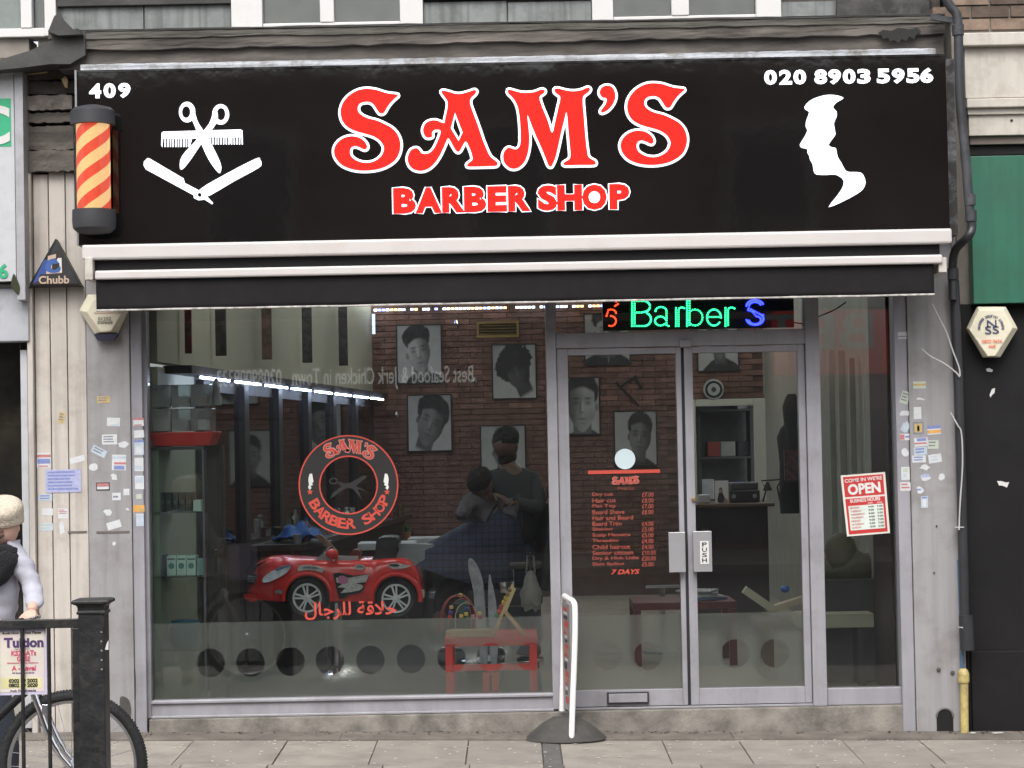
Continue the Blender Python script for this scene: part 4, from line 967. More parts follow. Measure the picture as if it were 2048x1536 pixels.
# portraits
frm = M('black picture frame', (.02,.02,.02), .35); BG = M('print pale grey', (.33,.35,.34), .5, var=.05); 
G = [M('print black',(.014,.014,.015),.5,var=.2), M('print dark grey',(.05,.05,.05),.5), M('print mid grey',(.11,.11,.11),.5), M('print light grey',(.2,.2,.19),.5), BG]
HAIR = {
 'quiff': [(.22,.62),(.14,.72),(.16,.86),(.3,.95),(.5,.98),(.7,.94),(.8,.84),(.8,.68),(.76,.56),(.72,.7),(.6,.74),(.42,.7),(.28,.64),(.26,.56)],
 'spiky': [(.18,.5),(.1,.6),(.14,.68),(.08,.76),(.17,.8),(.16,.9),(.27,.88),(.33,.96),(.42,.91),(.52,.98),(.6,.91),(.72,.94),(.75,.86),(.86,.84),(.83,.75),(.92,.68),(.86,.6),(.9,.5),(.78,.42),(.7,.56),(.5,.62),(.32,.56),(.26,.44)],
 'crop': [(.16,.48),(.12,.66),(.2,.84),(.36,.94),(.56,.96),(.76,.88),(.88,.7),(.86,.56),(.78,.62),(.62,.68),(.44,.6),(.3,.5),(.24,.4)],
 'side': [(.26,.52),(.2,.7),(.24,.86),(.4,.95),(.6,.96),(.76,.88),(.8,.72),(.77,.6),(.74,.7),(.66,.78),(.5,.76),(.36,.68),(.33,.54)],
}
pmat = bpy.data.materials.new('photo print'); pmat.use_nodes = True; MC['photo print'] = pmat
_a = pmat.node_tree.nodes.new('ShaderNodeVertexColor'); _a.layer_name = 'tone'; pmat.node_tree.links.new(_a.outputs[0], pmat.node_tree.nodes['Principled BSDF'].inputs['Base Color']); pmat.node_tree.nodes['Principled BSDF'].inputs['Roughness'].default_value = .5
from mathutils import noise as NZ
def sst_(a, b, x):
    t = min(max((x-a)/(b-a), 0), 1); return t*t*(3-2*t)
def portrait(a, b, c, d, style, label, lean=0., dark=0, flip=False, Y=YB-.03, tilt=0., body=True, zoom=1., dy=0.):
    r = rc(a, b, c, d, Y); W, H = r[1]-r[0], r[3]-r[2]
    t = thing('picture', label, 'picture', (r[0], Y, r[2]), 'black and white haircut prints on the brick wall')
    m = MB(); e = .012
    m.box(r[0]-e, r[1]+e, Y-.012, Y+.016, r[3], r[3]+e); m.box(r[0]-e, r[1]+e, Y-.012, Y+.016, r[2]-e, r[2])
    m.box(r[0]-e, r[0], Y-.0115, Y+.0155, r[2], r[3]); m.box(r[1], r[1]+e, Y-.0115, Y+.0155, r[2], r[3]); m.build('frame', frm, t)
    sd = a*.37+c*.11; NX, NY = 54, 72
    def tone(u, v):
        if flip: u = 1-u
        u, v = .5+(u-.5-lean)/zoom, .5+(v-.5-dy)/zoom
        du, dv = u-.5, v-.55; u, v = .5+du*math.cos(tilt)+dv*math.sin(tilt), .55-du*math.sin(tilt)+dv*math.cos(tilt)
        n = NZ.noise(Vector((u*7, v*7, sd))); n2 = NZ.noise(Vector((u*24, v*24, sd)))
        col = .36-.10*v+.03*n
        mix = lambda base, val, k: base*(1-k)+val*k
        if body:
            sh = .22-.9*(u-.5)**2+.02*n; k = 1-sst_(sh-.015, sh+.015, v); col = mix(col, .02+.03*max(0,n)+(.16 if abs(u-.52) < .05*(v*4) and dark == 0 else 0), k)
        k = (1-sst_(.13,.16,abs(u-.51)))*(1-sst_(.36,.42,v))*sst_(.08,.16,v); col = mix(col, .10-.03*dark, k)
        ex, ez = (u-.51)/.235, (v-.52)/.33; jaw = 1+.45*max(0,-ez)**2; rr = math.sqrt((ex*jaw)**2+ez**2)
        lit = (.30,.15,.055)[dark]; F_ = lit*(1-.72*sst_(-.25,.85,ex+.15*ez))*(1+.25*n)*(1-.25*max(0,-ez))+.01*n
        F_ *= 1-.55*math.exp(-((ex+.42)/.2)**2-((ez-.10)/.085)**2)-.55*math.exp(-((ex-.42)/.2)**2-((ez-.10)/.085)**2)      # eye sockets
        F_ *= 1-.8*math.exp(-((ex+.42)/.24)**2-((ez-.27)/.04)**2)-.8*math.exp(-((ex-.42)/.24)**2-((ez-.27)/.04)**2)        # brows
        F_ *= 1-.5*math.exp(-((ex-.12)/.07)**2-((ez+.05)/.25)**2)-.6*math.exp(-(ex/.16)**2-((ez+.26)/.035)**2)
        F_ *= 1-.65*math.exp(-(ex/.3)**2-((ez+.5)/.035)**2)-.3*math.exp(-(ex/.2)**2-((ez+.66)/.04)**2)
        F_ += lit*.35*math.exp(-((ex+.05)/.08)**2-((ez+.02)/.22)**2)
        k = 1-sst_(.97,1.03,rr); col = mix(col, F_, k)
        k = (1-sst_(.03,.045,math.hypot((u-.275)*1.3,(v-.5)*.7))); col = mix(col, lit*.6, k)
        hr = {'quiff': (.29,.21,.79,.69), 'spiky': (.37,.29,.70,.56), 'crop': (.30,.26,.72,.68), 'side': (.265,.23,.73,.70)}[style]
        hx, hz = (u-.5)/hr[0], (v-hr[2]+.02)/hr[1]; q = math.hypot(hx, hz)+(.16*n2+.1*n if style == 'spiky' else .05*n2+.05*n)
        line = hr[3]+.05*math.cos((u-.5)*9)+(.06*(u-.4) if style != 'spiky' else 0)
        k = (1-sst_(.93,1.03,q))*sst_(line-.03, line+.02, v if abs(u-.51) < .2 else v+.14+.4*(abs(u-.51)-.2)); col = mix(col, .012+.03*max(0,n2)*(1 if style != 'spiky' else .5)+.02*max(0,n), k)
        return max(col, .008)
    vs, fs, cs = [], [], []
    for j in range(NY+1):
        for i in range(NX+1): vs.append((r[0]+W*i/NX, Y-.004, r[2]+H*j/NY)); cs.append(tone(i/NX, j/NY))
    for j in range(NY):
        for i in range(NX): q_ = j*(NX+1)+i; fs.append((q_, q_+1, q_+NX+2, q_+NX+1))
    me = bpy.data.meshes.new('print'); me.from_pydata(vs, [], fs); ca = me.color_attributes.new('tone', 'FLOAT_COLOR', 'POINT')
    ca.data.foreach_set('color', [x for c_ in cs for x in (c_, c_*.995, c_*.97, 1)]); link('print', me, pmat, t)
    MB().box(r[0], r[1], Y-.003, Y+.015, r[2], r[3]).build('backing', G[1], t)
portrait(795,882,651,765,'quiff','portrait print of man with swept back quiff, top left on the brick wall', tilt=.16, lean=-.03, zoom=1.12)
portrait(986,1071,690,796,'spiky','portrait print of man with spiky afro curls, right of the vent', dark=2, tilt=.45, lean=.05, body=False, zoom=1.2, dy=-.03)
portrait(817,902,791,901,'crop','portrait print of man with neat crop looking down, below the quiff portrait', dark=1, tilt=-.38, lean=.02, body=False, zoom=1.3, dy=-.04)
portrait(963,1050,852,962,'side','portrait print partly hidden behind the standing barber', dark=1)
portrait(1112,1198,757,868,'side','large frowning face portrait at left edge of left door', flip=True, zoom=1.45, dark=0, dy=-.02, lean=-.12)
portrait(1230,1312,823,930,'side','portrait print of young man looking right, centre of left door', dark=1, lean=.10, tilt=-.1, zoom=1.15)
portrait(1170,1258,628,728,'quiff','portrait print cut off by top of left door, only collar showing', zoom=1.2, dy=.1)
portrait(1396,1475,628,741,'side','portrait print above the round clock, top of right door', dark=1, tilt=.1)
portrait(470,520,770,798,'quiff','small landscape print under the shelf, left part of brick wall', Y=6.0, zoom=1.1) if 0 else None
portrait(636,682,790,832,'crop','small dark portrait print left of the vent wall area', Y=YB-.03, dark=2, body=False) if 0 else None
# wall ornaments (scissors/razor shapes)
m = MB(); 
orn = thing('wall_ornament', 'crossed dark metal scissors ornament between the portraits behind left door', 'ornament', at(1240,800,YB-.03))
m.bar(at(1232,764,YB-.03), at(1278,812,YB-.03), .02); m.build('blade', blackp, orn); MB().bar(at(1240,775,YB-.035), at(1272,752,YB-.035), .02).build('blade', blackp, orn); MB().bar(at(1270,752,YB-.03), at(1283,778,YB-.03), .02).build('handle', blackp, orn)
for (x, y, lab) in ((912,647,'small metal wall lamp left of the brass vent'),(793,830,'small metal wall lamp left of the neat crop portrait'),(950,762,'small metal hook between quiff and spiky portraits')):
    q = at(x,y,YB-.05); tag(MB().lathe((q.x,q.y,q.z), [(.01,-.03),(.025,0),(.012,.035)], 10).build('wall_fitting', metal, None), lab, 'fitting')
# round clock
q = at(1427,779,YB-.04); ck = thing('wall_clock', 'round grey and black wall clock above the back doorway', 'clock', tuple(q))
s_ = 1/S(YB)
MB().lathe(q, [(20.5*s_,.03),(21*s_,0),(20*s_,-.02)], 32, 'y').build('rim', M('grey clock rim',(.38,.4,.38),.5), ck)
MB().lathe(q+Vector((0,-.021,0)), [(17*s_,0),(17*s_,-.004)], 32, 'y').build('ring', blackp, ck)
MB().lathe(q+Vector((0,-.0262,0)), [(12.5*s_,0),(12.5*s_,-.004)], 32, 'y').build('dial', MC['grey clock rim'], ck)
MB().lathe(q+Vector((0,-.0315,0)), [(5*s_,0),(4*s_,-.012)], 20, 'y').build('hub', M('dark grey hub',(.05,.05,.055),.4), ck)

# ---- left display cabinet near window
cab = thing('display_cabinet', 'tall glass display cabinet with boxed products in left window corner', 'cabinet', (at(350,1300,.35).x,.35,ZI))
cy0, cy1 = .3, .62; cx0, cx1 = at(300,1000,cy0).x, at(409,1000,cy0).x
zc_t = at(350, 900, cy0).z
frmc = M('cabinet frame', (.12,.13,.135), .4, .5)
for x in (cx0, cx1-.012):
    for y in (cy0, cy1-.012): MB().box(x, x+.012, y, y+.012, ZI, zc_t).build('post', frmc, cab)
shz = [at(350, 1024, cy0).z, at(350, 1153, cy0).z, at(350,1300,cy0).z]
for z in shz: MB().box(cx0+.013, cx1-.013, cy0+.004, cy1-.004, z-.008, z).build('shelf', glassh, cab, clean=False)
MB().box(cx0, cx1, cy0, cy1, zc_t+.0005, zc_t+.02).build('top', M('dark cabinet top',(.03,.03,.03),.4), cab)
MB().box(cx0+.001, cx1-.001, cy0+.0, cy1, ZI, ZI+.06).build('base', M('dark cabinet top',()), cab)
MB().box(cx0+.0125, cx1-.0125, cy0+.003, cy0+.006, ZI+.06, zc_t).build('front_pane', glassh, cab, clean=False)
bx_ = M('black carton', (.06,.06,.062), .45, var=.3); wb = M('white carton', (.72,.76,.75), .5); teal = M('teal print', (.08,.25,.24), .5)
def shelfbox(a, b, top, zb_, mat, lab, y=.36, print_=None, cat='box'):
    r = rc(a, b, top, top+10, y); t = thing('product_box', lab, cat, (r[0],y,zb_))
    MB().box(r[0]+.001, r[1]-.001, y, y+.12, zb_+.001, r[3]).build('carton', mat, t, bev=.002)
    if print_ is not None:
        c_ = Vector(((r[0]+r[1])/2, y-.001, (zb_+r[3])/2)); MB().lathe(c_, [((r[1]-r[0])*.32,.0008),((r[1]-r[0])*.32,0)], 16, 'y').build('round_print', print_, t)
        MB().box(r[0]+.006, r[1]-.006, y-.001, y, r[3]-.022, r[3]-.014).build('band_print', M('dark print',(.05,.06,.06),.5), t)
ordn = ['first','second','third','fourth','fifth']
for i in range(5): shelfbox(317+i*13.5, 330+i*13.5, 985, shz[0], bx_, ordn[i]+' black carton from the left on upper cabinet shelf', print_=M('grey print',(.15,.15,.15),.5))
shelfbox(386,402,1000,shz[0],wb,'small pale carton at right end of upper cabinet shelf')
shelfbox(303,318,965,shz[0],M('black jar',(.02,.02,.02),.3),'tall black tub at left end of upper cabinet shelf')
for i in range(3): shelfbox(333+i*19.8, 352+i*19.8, 1112, shz[1], wb, ['left','middle','right'][i]+' white carton with teal circle on lower cabinet shelf', print_=teal)
shelfbox(393,407,1118,shz[1],M('pale blue carton',(.3,.4,.42),.5),'narrow pale blue carton at right end of lower cabinet shelf')
shelfbox(302,330,1110,shz[1],M('navy carton',(.02,.03,.07),.5),'dark navy carton at left end of lower cabinet shelf')
for (a,b,c_,col,lab) in ((303,332,1240,(.10,.05,.03),'brown pot at the left foot of the cabinet'),(336,402,1252,(.03,.12,.2),'blue tub at foot of the cabinet'),(345,372,1290,(.3,.05,.04),'small red topped jar behind first frosted window circle')):
    q = at((a+b)/2, c_, .45); r_ = (b-a)/2/S(.45); r_ = min(r_, .1)
    tag(MB().lathe((q.x,.47,shz[2]), [(r_*.8,.001),(r_,.03),(r_,.12),(r_*.8,.16)], 16).build('jar', M('jar '+lab[:9], col, .5), smooth=True), lab, 'jar')
# red tray and drawers on top
rtm = M('red plastic tray', (.45,.03,.025), .4, var=.05)
r = rc(297, 428, 864, 891, .28); m = MB(); zt0 = zc_t+.022
m.add([(r[0]+.03,.3,zt0),(r[1]-.03,.3,zt0),(r[1]-.03,.6,zt0),(r[0]+.03,.6,zt0),(r[0],.27,r[3]),(r[1],.27,r[3]),(r[1],.63,r[3]),(r[0],.63,r[3])], [(3,2,1,0),(4,5,6,7),(0,1,5,4),(1,2,6,5),(2,3,7,6),(3,0,4,7)])
ty = tag(m.build('tray', rtm, None, bev=.006), 'bright red plastic tray on top of the glass cabinet', 'tray')
tp = r[3]
clp = glass_mat('clear plastic', tint=(.72,.78,.77), ior=1.5, haze=.3)
dw = thing('drawer_unit', 'clear plastic drawer tower standing on the red tray', 'drawers', (r[0]+.02,.33,tp))
a0, a1 = at(303,820,.3).x, at(420,820,.3).x; h3 = (at(350,768,.3).z-tp)/2
m = MB(); 
for i in range(2):
    z0 = tp+.002+i*h3
    for j in range(3):
        x0 = a0+(a1-a0)*j/3; MB().box(x0+.003, x0+(a1-a0)/3-.003, .3, .56, z0+.004, z0+h3-.006).build('drawer', clp, dw, bev=.004)
        MB().box(x0+.03, x0+(a1-a0)/3-.03, .38, .5, z0+.01, z0+h3*.5).build('contents', M('drawer contents %d'%(j+i), [(.6,.57,.52),(.2,.21,.22),(.65,.62,.58),(.3,.2,.15)][(i+j)%4], .7), dw)
rr_ = rc(424,442,790,800,.5); tag(MB().lathe(((rr_[0]+rr_[1])/2,.5,rr_[2]), [(.03,-.03),(.03,.02),(.022,.03),(.022,.1),(.01,.13)], 14).build('spray_bottle', M('grey bottle',(.3,.32,.33),.4), smooth=True), 'pale grey bottle with yellow band beside the drawer tower', 'bottle')
tag(MB().box(at(321,1000,.9).x, at(339,1000,.9).x, .9, .94, ZI, ZM-.04).build('door_trim', creamw), 'cream upright strip seen through the glass display cabinet', 'trim')
mt = MB().box(-1.9, .15, 1.0, 7.5, ZI-.0005, ZI+.006).build('rubber_mat', M('black rubber mat',(.02,.02,.02),.8,var=.2)); tag(mt, 'large black rubber mat on the floor under the barber chairs', 'mat')  # dark sheet added to darken the floor seen through the film circles
bs = MB().box(at(420,1200,.5).x, at(452,1200,.5).x, .45, .55, ZI, at(436,890,.5).z)
bs.build('x', dkwood); o = bpy.data.objects['x']; o.name = 'mirror_upright'; tag(o, 'dark timber upright standing right of the glass cabinet', 'post')

# ---- long worktop along left wall with bottles
wt = thing('worktop', 'long dark worktop under the mirrors along the left wall', 'worktop', (Lx(3)+.2,3,ZI))
quadwall(lambda y: Lx(y)+.42, 2.7, 8.6, .93, .97, -1, .4).build('top', M('dark worktop',(.04,.035,.03),.3), wt)
quadwall(lambda y: Lx(y)+.36, 2.72, 8.5, ZI+.01, .929, -1, .3).build('cupboards', dkwood, wt)
cols = [((.4,.4,.38),'white'),((.03,.06,.18),'blue'),((.18,.03,.025),'red'),((.02,.02,.02),'black'),((.14,.10,.05),'amber'),((.05,.10,.04),'green'),((.25,.15,.17),'pink'),((.2,.2,.22),'grey')]
used = {}
for i in range(26):
    y = 2.8+i*.21; f = random.random(); x = Lx(y)+.14+.26*random.random(); c_, nm = cols[random.randrange(8)]
    h = random.uniform(.08,.19); r_ = random.uniform(.018,.034); typ = random.choice(['bottle','tub','spray bottle'])
    prof = {'bottle': [(r_,0),(r_,h*.65),(r_*.4,h*.78),(r_*.4,h)], 'tub': [(r_,0),(r_*1.1,h*.6),(r_*1.15,h*.62),(r_*1.15,h*.75)], 'spray bottle': [(r_,0),(r_*.9,h*.55),(r_*.35,h*.72),(r_*.35,h*.85),(r_*.8,h*.87),(r_*.7,h)]}[typ]
    key = nm+typ; used.setdefault(key, []).append(MB().lathe((x,y,.971), prof, 14).build(typ.replace(' ','_'), M(nm+' toiletry plastic', c_, .35), smooth=True))
for key, lst in used.items():
    nm = next(n for c_, n in cols if key.startswith(n)); ty = key[len(nm):]
    lst.sort(key=lambda o: o.location.y)
    for i, o in enumerate(lst):
        pos = '' if len(lst) == 1 else (['nearest ','second nearest ','third nearest ','fourth nearest ','fifth nearest '][i])
        tag(o, '%s%s %s on the worktop under the mirrors' % (pos, nm, ty), ty, 'toiletries on the worktop')
# white folded cloth & towels, white paper towels
q = at(480,1055,3.2); tg = thing('towel_stack', 'stack of folded white towels standing on worktop behind the toy car', 'towels', (q.x,3.2,.975))
for i in range(4): MB().box(q.x-.07, q.x+.07+.004*i, 3.15, 3.35, .975+i*.045, 1.017+i*.045).build('towel', M('white towel',(.5,.5,.5),.9,bump=.5,bscale=150), tg, bev=.012)
# wash basins: white counter
for i, (a, b, c_, d_, Y, lab) in enumerate(((715,830,1086,1100,4.5,'long white basin counter behind the toy car windscreen'),(815,916,1076,1092,5.4,'short white shelf ledge against brick wall behind the car spoiler'))):
    r = rc(a,b,c_,d_,Y); t = thing('basin_counter', lab, 'counter', (r[0],Y,ZI))
    MB().box(r[0], r[1], Y, Y+.35, r[2], r[3]).build('top', M('white melamine',(.5,.51,.5),.35), t, bev=.004)
    MB().box(r[0]+.03, r[1]-.03, Y+.04, Y+.33, ZI+.02, r[2]-.001).build('cupboard', dkwood, t)
pl = thing('potted_plant', 'small green plant on white ledge behind the toy car seat', 'plant', tuple(at(812,1076,5.5)))
q = at(812,1077,5.5); MB().lathe(q, [(.03,0),(.045,.05)], 12).build('pot', M('terracotta',(.25,.1,.05),.8), pl)
m = MB()
for i in range(60):
    a = random.uniform(0,6.28); e_ = random.uniform(.2,1.4); L_ = random.uniform(.04,.1); d = Vector((math.cos(a)*math.cos(e_), math.sin(a)*math.cos(e_), math.sin(e_))); p = q+Vector((0,0,.05))+d*L_*.5
    s__ = Vector((-d.y,d.x,0))*.012; m.add([p-s__, p+d*L_*.5, p+s__, p-d*L_*.3], [(0,1,2,3)])
m.build('leaves', M('leaf green',(.05,.13,.02),.6), pl, clean=False)
# barber chairs
bl_ = M('black leather', (.014,.014,.016), .32, var=.2, bump=.15, bscale=30)
def barber_chair(x, y, rz, lab):
    t = thing('barber_chair', lab, 'barber chair', (x,y,ZI), 'black barber chairs'); t.rotation_euler.z = rz
    def p(mb, n, m_, **k_): me = mb.mesh(n, True); me.materials.append(m_); o = bpy.data.objects.new(n, me); sc.collection.objects.link(o); o.parent = t; b__ = o.modifiers.new('b','BEVEL'); b__.width = k_.get('bev',.03); b__.segments = 3; me.polygons.foreach_set('use_smooth',[True]*len(me.polygons)); return o
    p(MB().lathe((0,0,0), [(.3,0),(.3,.02),(.08,.06),(.05,.1),(.05,.4)], 24), 'base', metal, bev=.003)
    p(MB().box(-.27,.27,-.28,.26,.4,.54), 'seat', bl_); m__ = MB(); m__.obox((0,.33,.8), .5, .11, .62, Matrix.Rotation(-.18,3,'X')); p(m__, 'backrest', bl_)
    m__ = MB(); m__.obox((0,.42,1.2), .28, .09, .16, Matrix.Rotation(-.18,3,'X')); p(m__, 'headrest', bl_)
    for s_ in (-1,1): p(MB().box(s_*.3-.035,s_*.3+.035,-.22,.25,.66,.72), 'armrest', bl_); p(MB().box(s_*.3-.015,s_*.3+.015,-.05,.05,.5,.66), 'armrest_post', metal, bev=.003)
    p(MB().box(-.2,.2,-.5,-.3,.1,.14), 'footrest', metal, bev=.01)
barber_chair(at(1000,1200,2.85).x, 2.85, R(-80), 'black barber chair the gowned customer sits in')
barber_chair(at(600,1100,4.4).x, 4.6, R(100), 'black barber chair behind the toy car bonnet')
barber_chair(at(520,1100,6.5).x, 6.8, R(100), 'furthest black barber chair near the brick wall')
q = at(541,1103,3.6); m = MB(); pts = [(q.x+.14*math.cos(a), q.z-.05+.11*math.sin(a)) for a in [math.pi*i/16 for i in range(17)]]; tag(m.prism(pts, 3.55, 3.65).build('chair_headrest_cover', M('grey vinyl',(.2,.2,.2),.5), bev=.01), 'grey dome shaped headrest cover seen over the toy car bonnet', 'headrest')
# black sofa
sf = thing('sofa', 'low black leather sofa behind toy car and red table', 'sofa', (at(900,1200,4.6).x,4.6,ZI))
xs_ = at(850,1200,4.6).x, at(1060,1200,4.6).x
MB().box(xs_[0], xs_[1], 4.4, 5.0, ZI, .5).build('seat', bl_, sf, bev=.05, smooth=True); MB().box(xs_[0], xs_[1], 4.95, 5.15, ZI, .88).build('backrest', bl_, sf, bev=.05, smooth=True)
MB().box(xs_[0]-.14, xs_[0]-.001, 4.38, 5.15, ZI, .66).build('armrest', bl_, sf, bev=.05, smooth=True)
# blue cloth on counter
q = at(590,1095,2.9); m = MB(); n = 14
for i in range(n):
    for j in range(n): u, v = i/(n-1), j/(n-1); m.v.append((q.x-.16+.34*u, 2.9+.25*v, .98+.13*math.exp(-((u-.55)**2+(v-.4)**2)*7)*(1+.3*math.sin(u*19+v*7))+.02*math.sin(9*u+13*v)))
for i in range(n-1):
    for j in range(n-1): m.f.append((i*n+j, (i+1)*n+j, (i+1)*n+j+1, i*n+j+1)); m.m.append(0)
o = m.build('gown', M('blue nylon',(.02,.10,.32),.5), smooth=True); o.modifiers.new('s','SOLIDIFY').thickness = .004; tag(o, 'crumpled bright blue gown heaped behind the toy car windscreen', 'cloth')
tb_ = thing('trolley', 'small dark salon trolley holding the crumpled blue gown', 'trolley', (q.x,3.0,ZI))
MB().box(q.x-.22, q.x+.24, 2.85, 3.2, .94, .975).build('top', dkwood, tb_, bev=.004)
for a in (-.19,.2):
    for b in (2.88,3.17): MB().box(q.x+a, q.x+a+.02, b, b+.02, ZI+.001, .939).build('leg', frmc, tb_)

# ---- reception desk
dk = thing('reception_desk', 'dark wooden reception desk seen through right door', 'desk', (at(1480,1200,5).x,5,ZI))
r = rc(1385, 1600, 1006, 1240, 5.0); MB().box(r[0]-.05, r[1]-.25, 5.0, 5.6, ZI, r[3]-.03).build('body', M('dark desk timber',(.03,.02,.022),.4,var=.3), dk, bev=.005)
MB().box(r[0]-.09, r[1]-.2, 4.94, 5.66, r[3]-.0295, r[3]).build('top', M('brown desk top',(.10,.06,.04),.3), dk, bev=.006)
zt = r[3]+.0015
r = rc(1430,1457,958,1003,5.05); cdd = thing('photo_card', 'white card with photo of long haired woman standing on desk', 'card', (r[0],5.05,zt))
MB().box(r[0], r[1], 5.05, 5.055, zt, zt+(r[3]-r[2])).build('card_face', whitepl, cdd); w_, h_ = r[1]-r[0], r[3]-r[2]
def cp(pl_, mi, l): MB().prism([(r[0]+w_*u, zt+h_*v) for u, v in catmull(pl_,3)], 5.0485-.001*l, 5.0495, 0).build('card_print', mi, cdd)
cp([(.2,.04),(.22,.3),(.32,.5),(.3,.62),(.42,.7),(.54,.62),(.56,.45),(.7,.25),(.72,.04)], G[0], 1); cp([(.34,.56),(.36,.48),(.44,.44),(.5,.5),(.5,.6),(.42,.65)], M('skin print',(.45,.28,.22),.6), 2); cp([(.6,.03),(.75,.2),(.9,.14),(.93,.03)], M('pink print',(.45,.2,.22),.6), 2)
pr = thing('printer', 'black printer with two grey knobs on reception desk', 'printer', (at(1490,990,5.1).x,5.1,zt)); r = rc(1460,1520,965,1004,5.1)
MB().box(r[0], r[1], 5.1, 5.4, zt, zt+.1).build('body', M('black plastic',(.02,.02,.022),.35), pr, bev=.01); MB().box(r[0]+.01, r[1]-.01, 5.12, 5.38, zt+.1005, r[3]).build('lid', M('dark grey plastic',(.05,.05,.052),.4), pr, bev=.01)
for px in (1468,1510): q = at(px,992,5.09); MB().lathe((q.x,5.098,zt+.05), [(.018,0),(.016,-.01)], 14, 'y').build('knob', M('grey knob',(.3,.3,.3),.4), pr)
q = at(1540,975,5.2); lg = thing('desk_lamp', 'black angled desk lamp frame at right end of reception desk', 'lamp', (q.x,5.2,zt))
MB().tube([(q.x-.06,5.2,zt),(q.x-.03,5.2,zt+.1),(q.x-.07,5.2,zt+.17),(q.x+.1,5.2,zt+.18)], .007, 6).build('arm', blackp, lg); MB().tube([(q.x+.08,5.2,zt),(q.x+.06,5.2,zt+.12),(q.x+.1,5.2,zt+.18)], .007, 6).build('arm', blackp, lg); MB().lathe((q.x-.02,5.2,zt+.09), [(.04,0),(.01,.07)], 12).build('shade', blackp, lg)
for (px, c_, lab) in ((1408,(.4,.4,.4),'small pale tub at left end of the reception desk'),(1592,(.3,.34,.33),'grey card machine at right end of the desk')):
    q = at(px, 1000, 5.15); tag(MB().box(q.x-.05, q.x+.05, 5.1, 5.2, zt, zt+.07).build('desk_item', M('item'+lab[:12], c_, .5), bev=.01), lab, 'box')
# stacked magazines on low red table behind doors
rt_ = thing('low_table', 'low red table with magazines seen low through both doors', 'table', (at(1340,1220,2.6).x,2.6,ZI))
redp = M('red lacquer', (.10,.013,.013), .35, var=.06)
r = rc(1265, 1470, 1202, 1222, 2.4); MB().box(r[0], r[1], 2.3, 2.85, .5, .55).build('top', redp, rt_, bev=.004)
for x in (r[0]+.001, r[1]-.051):
    for y in (2.301, 2.799): MB().box(x, x+.05, y, y+.05, ZI+.0005, .4995).build('leg', redp, rt_, bev=.003)
mgl = [('open glossy magazine, topmost of the pile on the low red table',(.4,.4,.42)),('grey magazine, second in the pile on the low red table',(.25,.26,.28)),('white magazine, third in the pile on the low red table',(.5,.5,.5)),('blue edged magazine, lowest of the pile on the low red table',(.1,.15,.25))]
for i, (lab, c_) in enumerate(mgl):
    q = at(1395+i*5, 1200, 2.5); MB_ = MB().obox((q.x, 2.5, .551+.009+(3-i)*.018), .25, .19, .014, Matrix.Rotation(.3*i-.4,3,'Z')); tag(MB_.build('magazine', M('mag%d'%i, c_, .3), bev=.003), lab, 'magazine')
gl = thing('glass_table', 'small glass topped table with thin metal edge behind left door', 'table', (at(1335,1170,3.2).x,3.2,ZI)); r = rc(1288,1362,1166,1176,3.2)
MB().box(r[0], r[1], 3.0, 3.5, r[2]+.02, r[3]).build('top', glassh, gl, clean=False); MB().box(r[0], r[1], 2.985, 2.999, r[2]+.015, r[3]).build('edge', M('pale metal edge',(.45,.46,.46),.3,.6), gl); MB().lathe(((r[0]+r[1])/2,3.25,0), [(.15,ZI),(.15,ZI+.015),(.02,ZI+.03),(.02,r[2]+.018)], 16).build('stem', M('pale metal edge',()), gl)
# cardboard sheets lying on counter at right
crd = M('pale packing board', (.42,.40,.30), .8, var=.05)
qa, qb, qc = at(1487,1178,1.7), at(1540,1225,1.7), at(1605,1190,1.7)
bn = thing('bench', 'low brown bench under the pale boards behind right door', 'bench', (at(1590,1240,1.7).x,1.7,ZI))
r = rc(1512, 1742, 1232, 1250, 1.6); bt = r[3]-.02; MB().box(r[0], r[1]+.25, 1.45, 1.95, bt-.06, bt).build('seat', M('brown bench timber',(.13,.085,.05),.6,var=.2), bn, bev=.005)
for x in (r[0]+.03, r[1]+.15): MB().box(x, x+.07, 1.5, 1.9, ZI+.0005, bt-.0605).build('leg', MC['brown bench timber'], bn)
o = MB().bar((qa.x,1.66,qa.z), (qb.x+.02,1.66,qb.z+.02), .075, .05).build('foam_block', crd); tag(o, 'pale slanted board leaning down to the left behind right door', 'board')
o = MB().bar((qb.x-.02,1.72,bt+.05), (qc.x+.1,1.72,qc.z), .11, .04).build('foam_block', M('buff board',(.44,.37,.27),.8)); tag(o, 'wide buff board leaning down to the left behind the door edge', 'board')
r = rc(1600,1748,1228,1256,1.0); o = MB().box(r[0], r[1], 1.0, 1.3, r[2], r[3]).build('long_board', crd, bev=.004); tag(o, 'long flat pale board lying level behind the right window', 'board')
tr_ = thing('board_trestle', 'dark trestle holding the level pale board behind right window', 'trestle', (r[0],1.1,ZI)); 
for x in (r[0]+.05, r[1]-.1): MB().box(x, x+.04, 1.02, 1.28, ZI+.0005, r[2]-.001).build('leg', dkwood, tr_)
q = at(1570,1178,1.75); tag(MB().ball((q.x,1.75,q.z), .03,.05,.025).build('cloth', M('blue nylon',()), smooth=True), 'small bright blue cloth on the leaning boards', 'cloth')
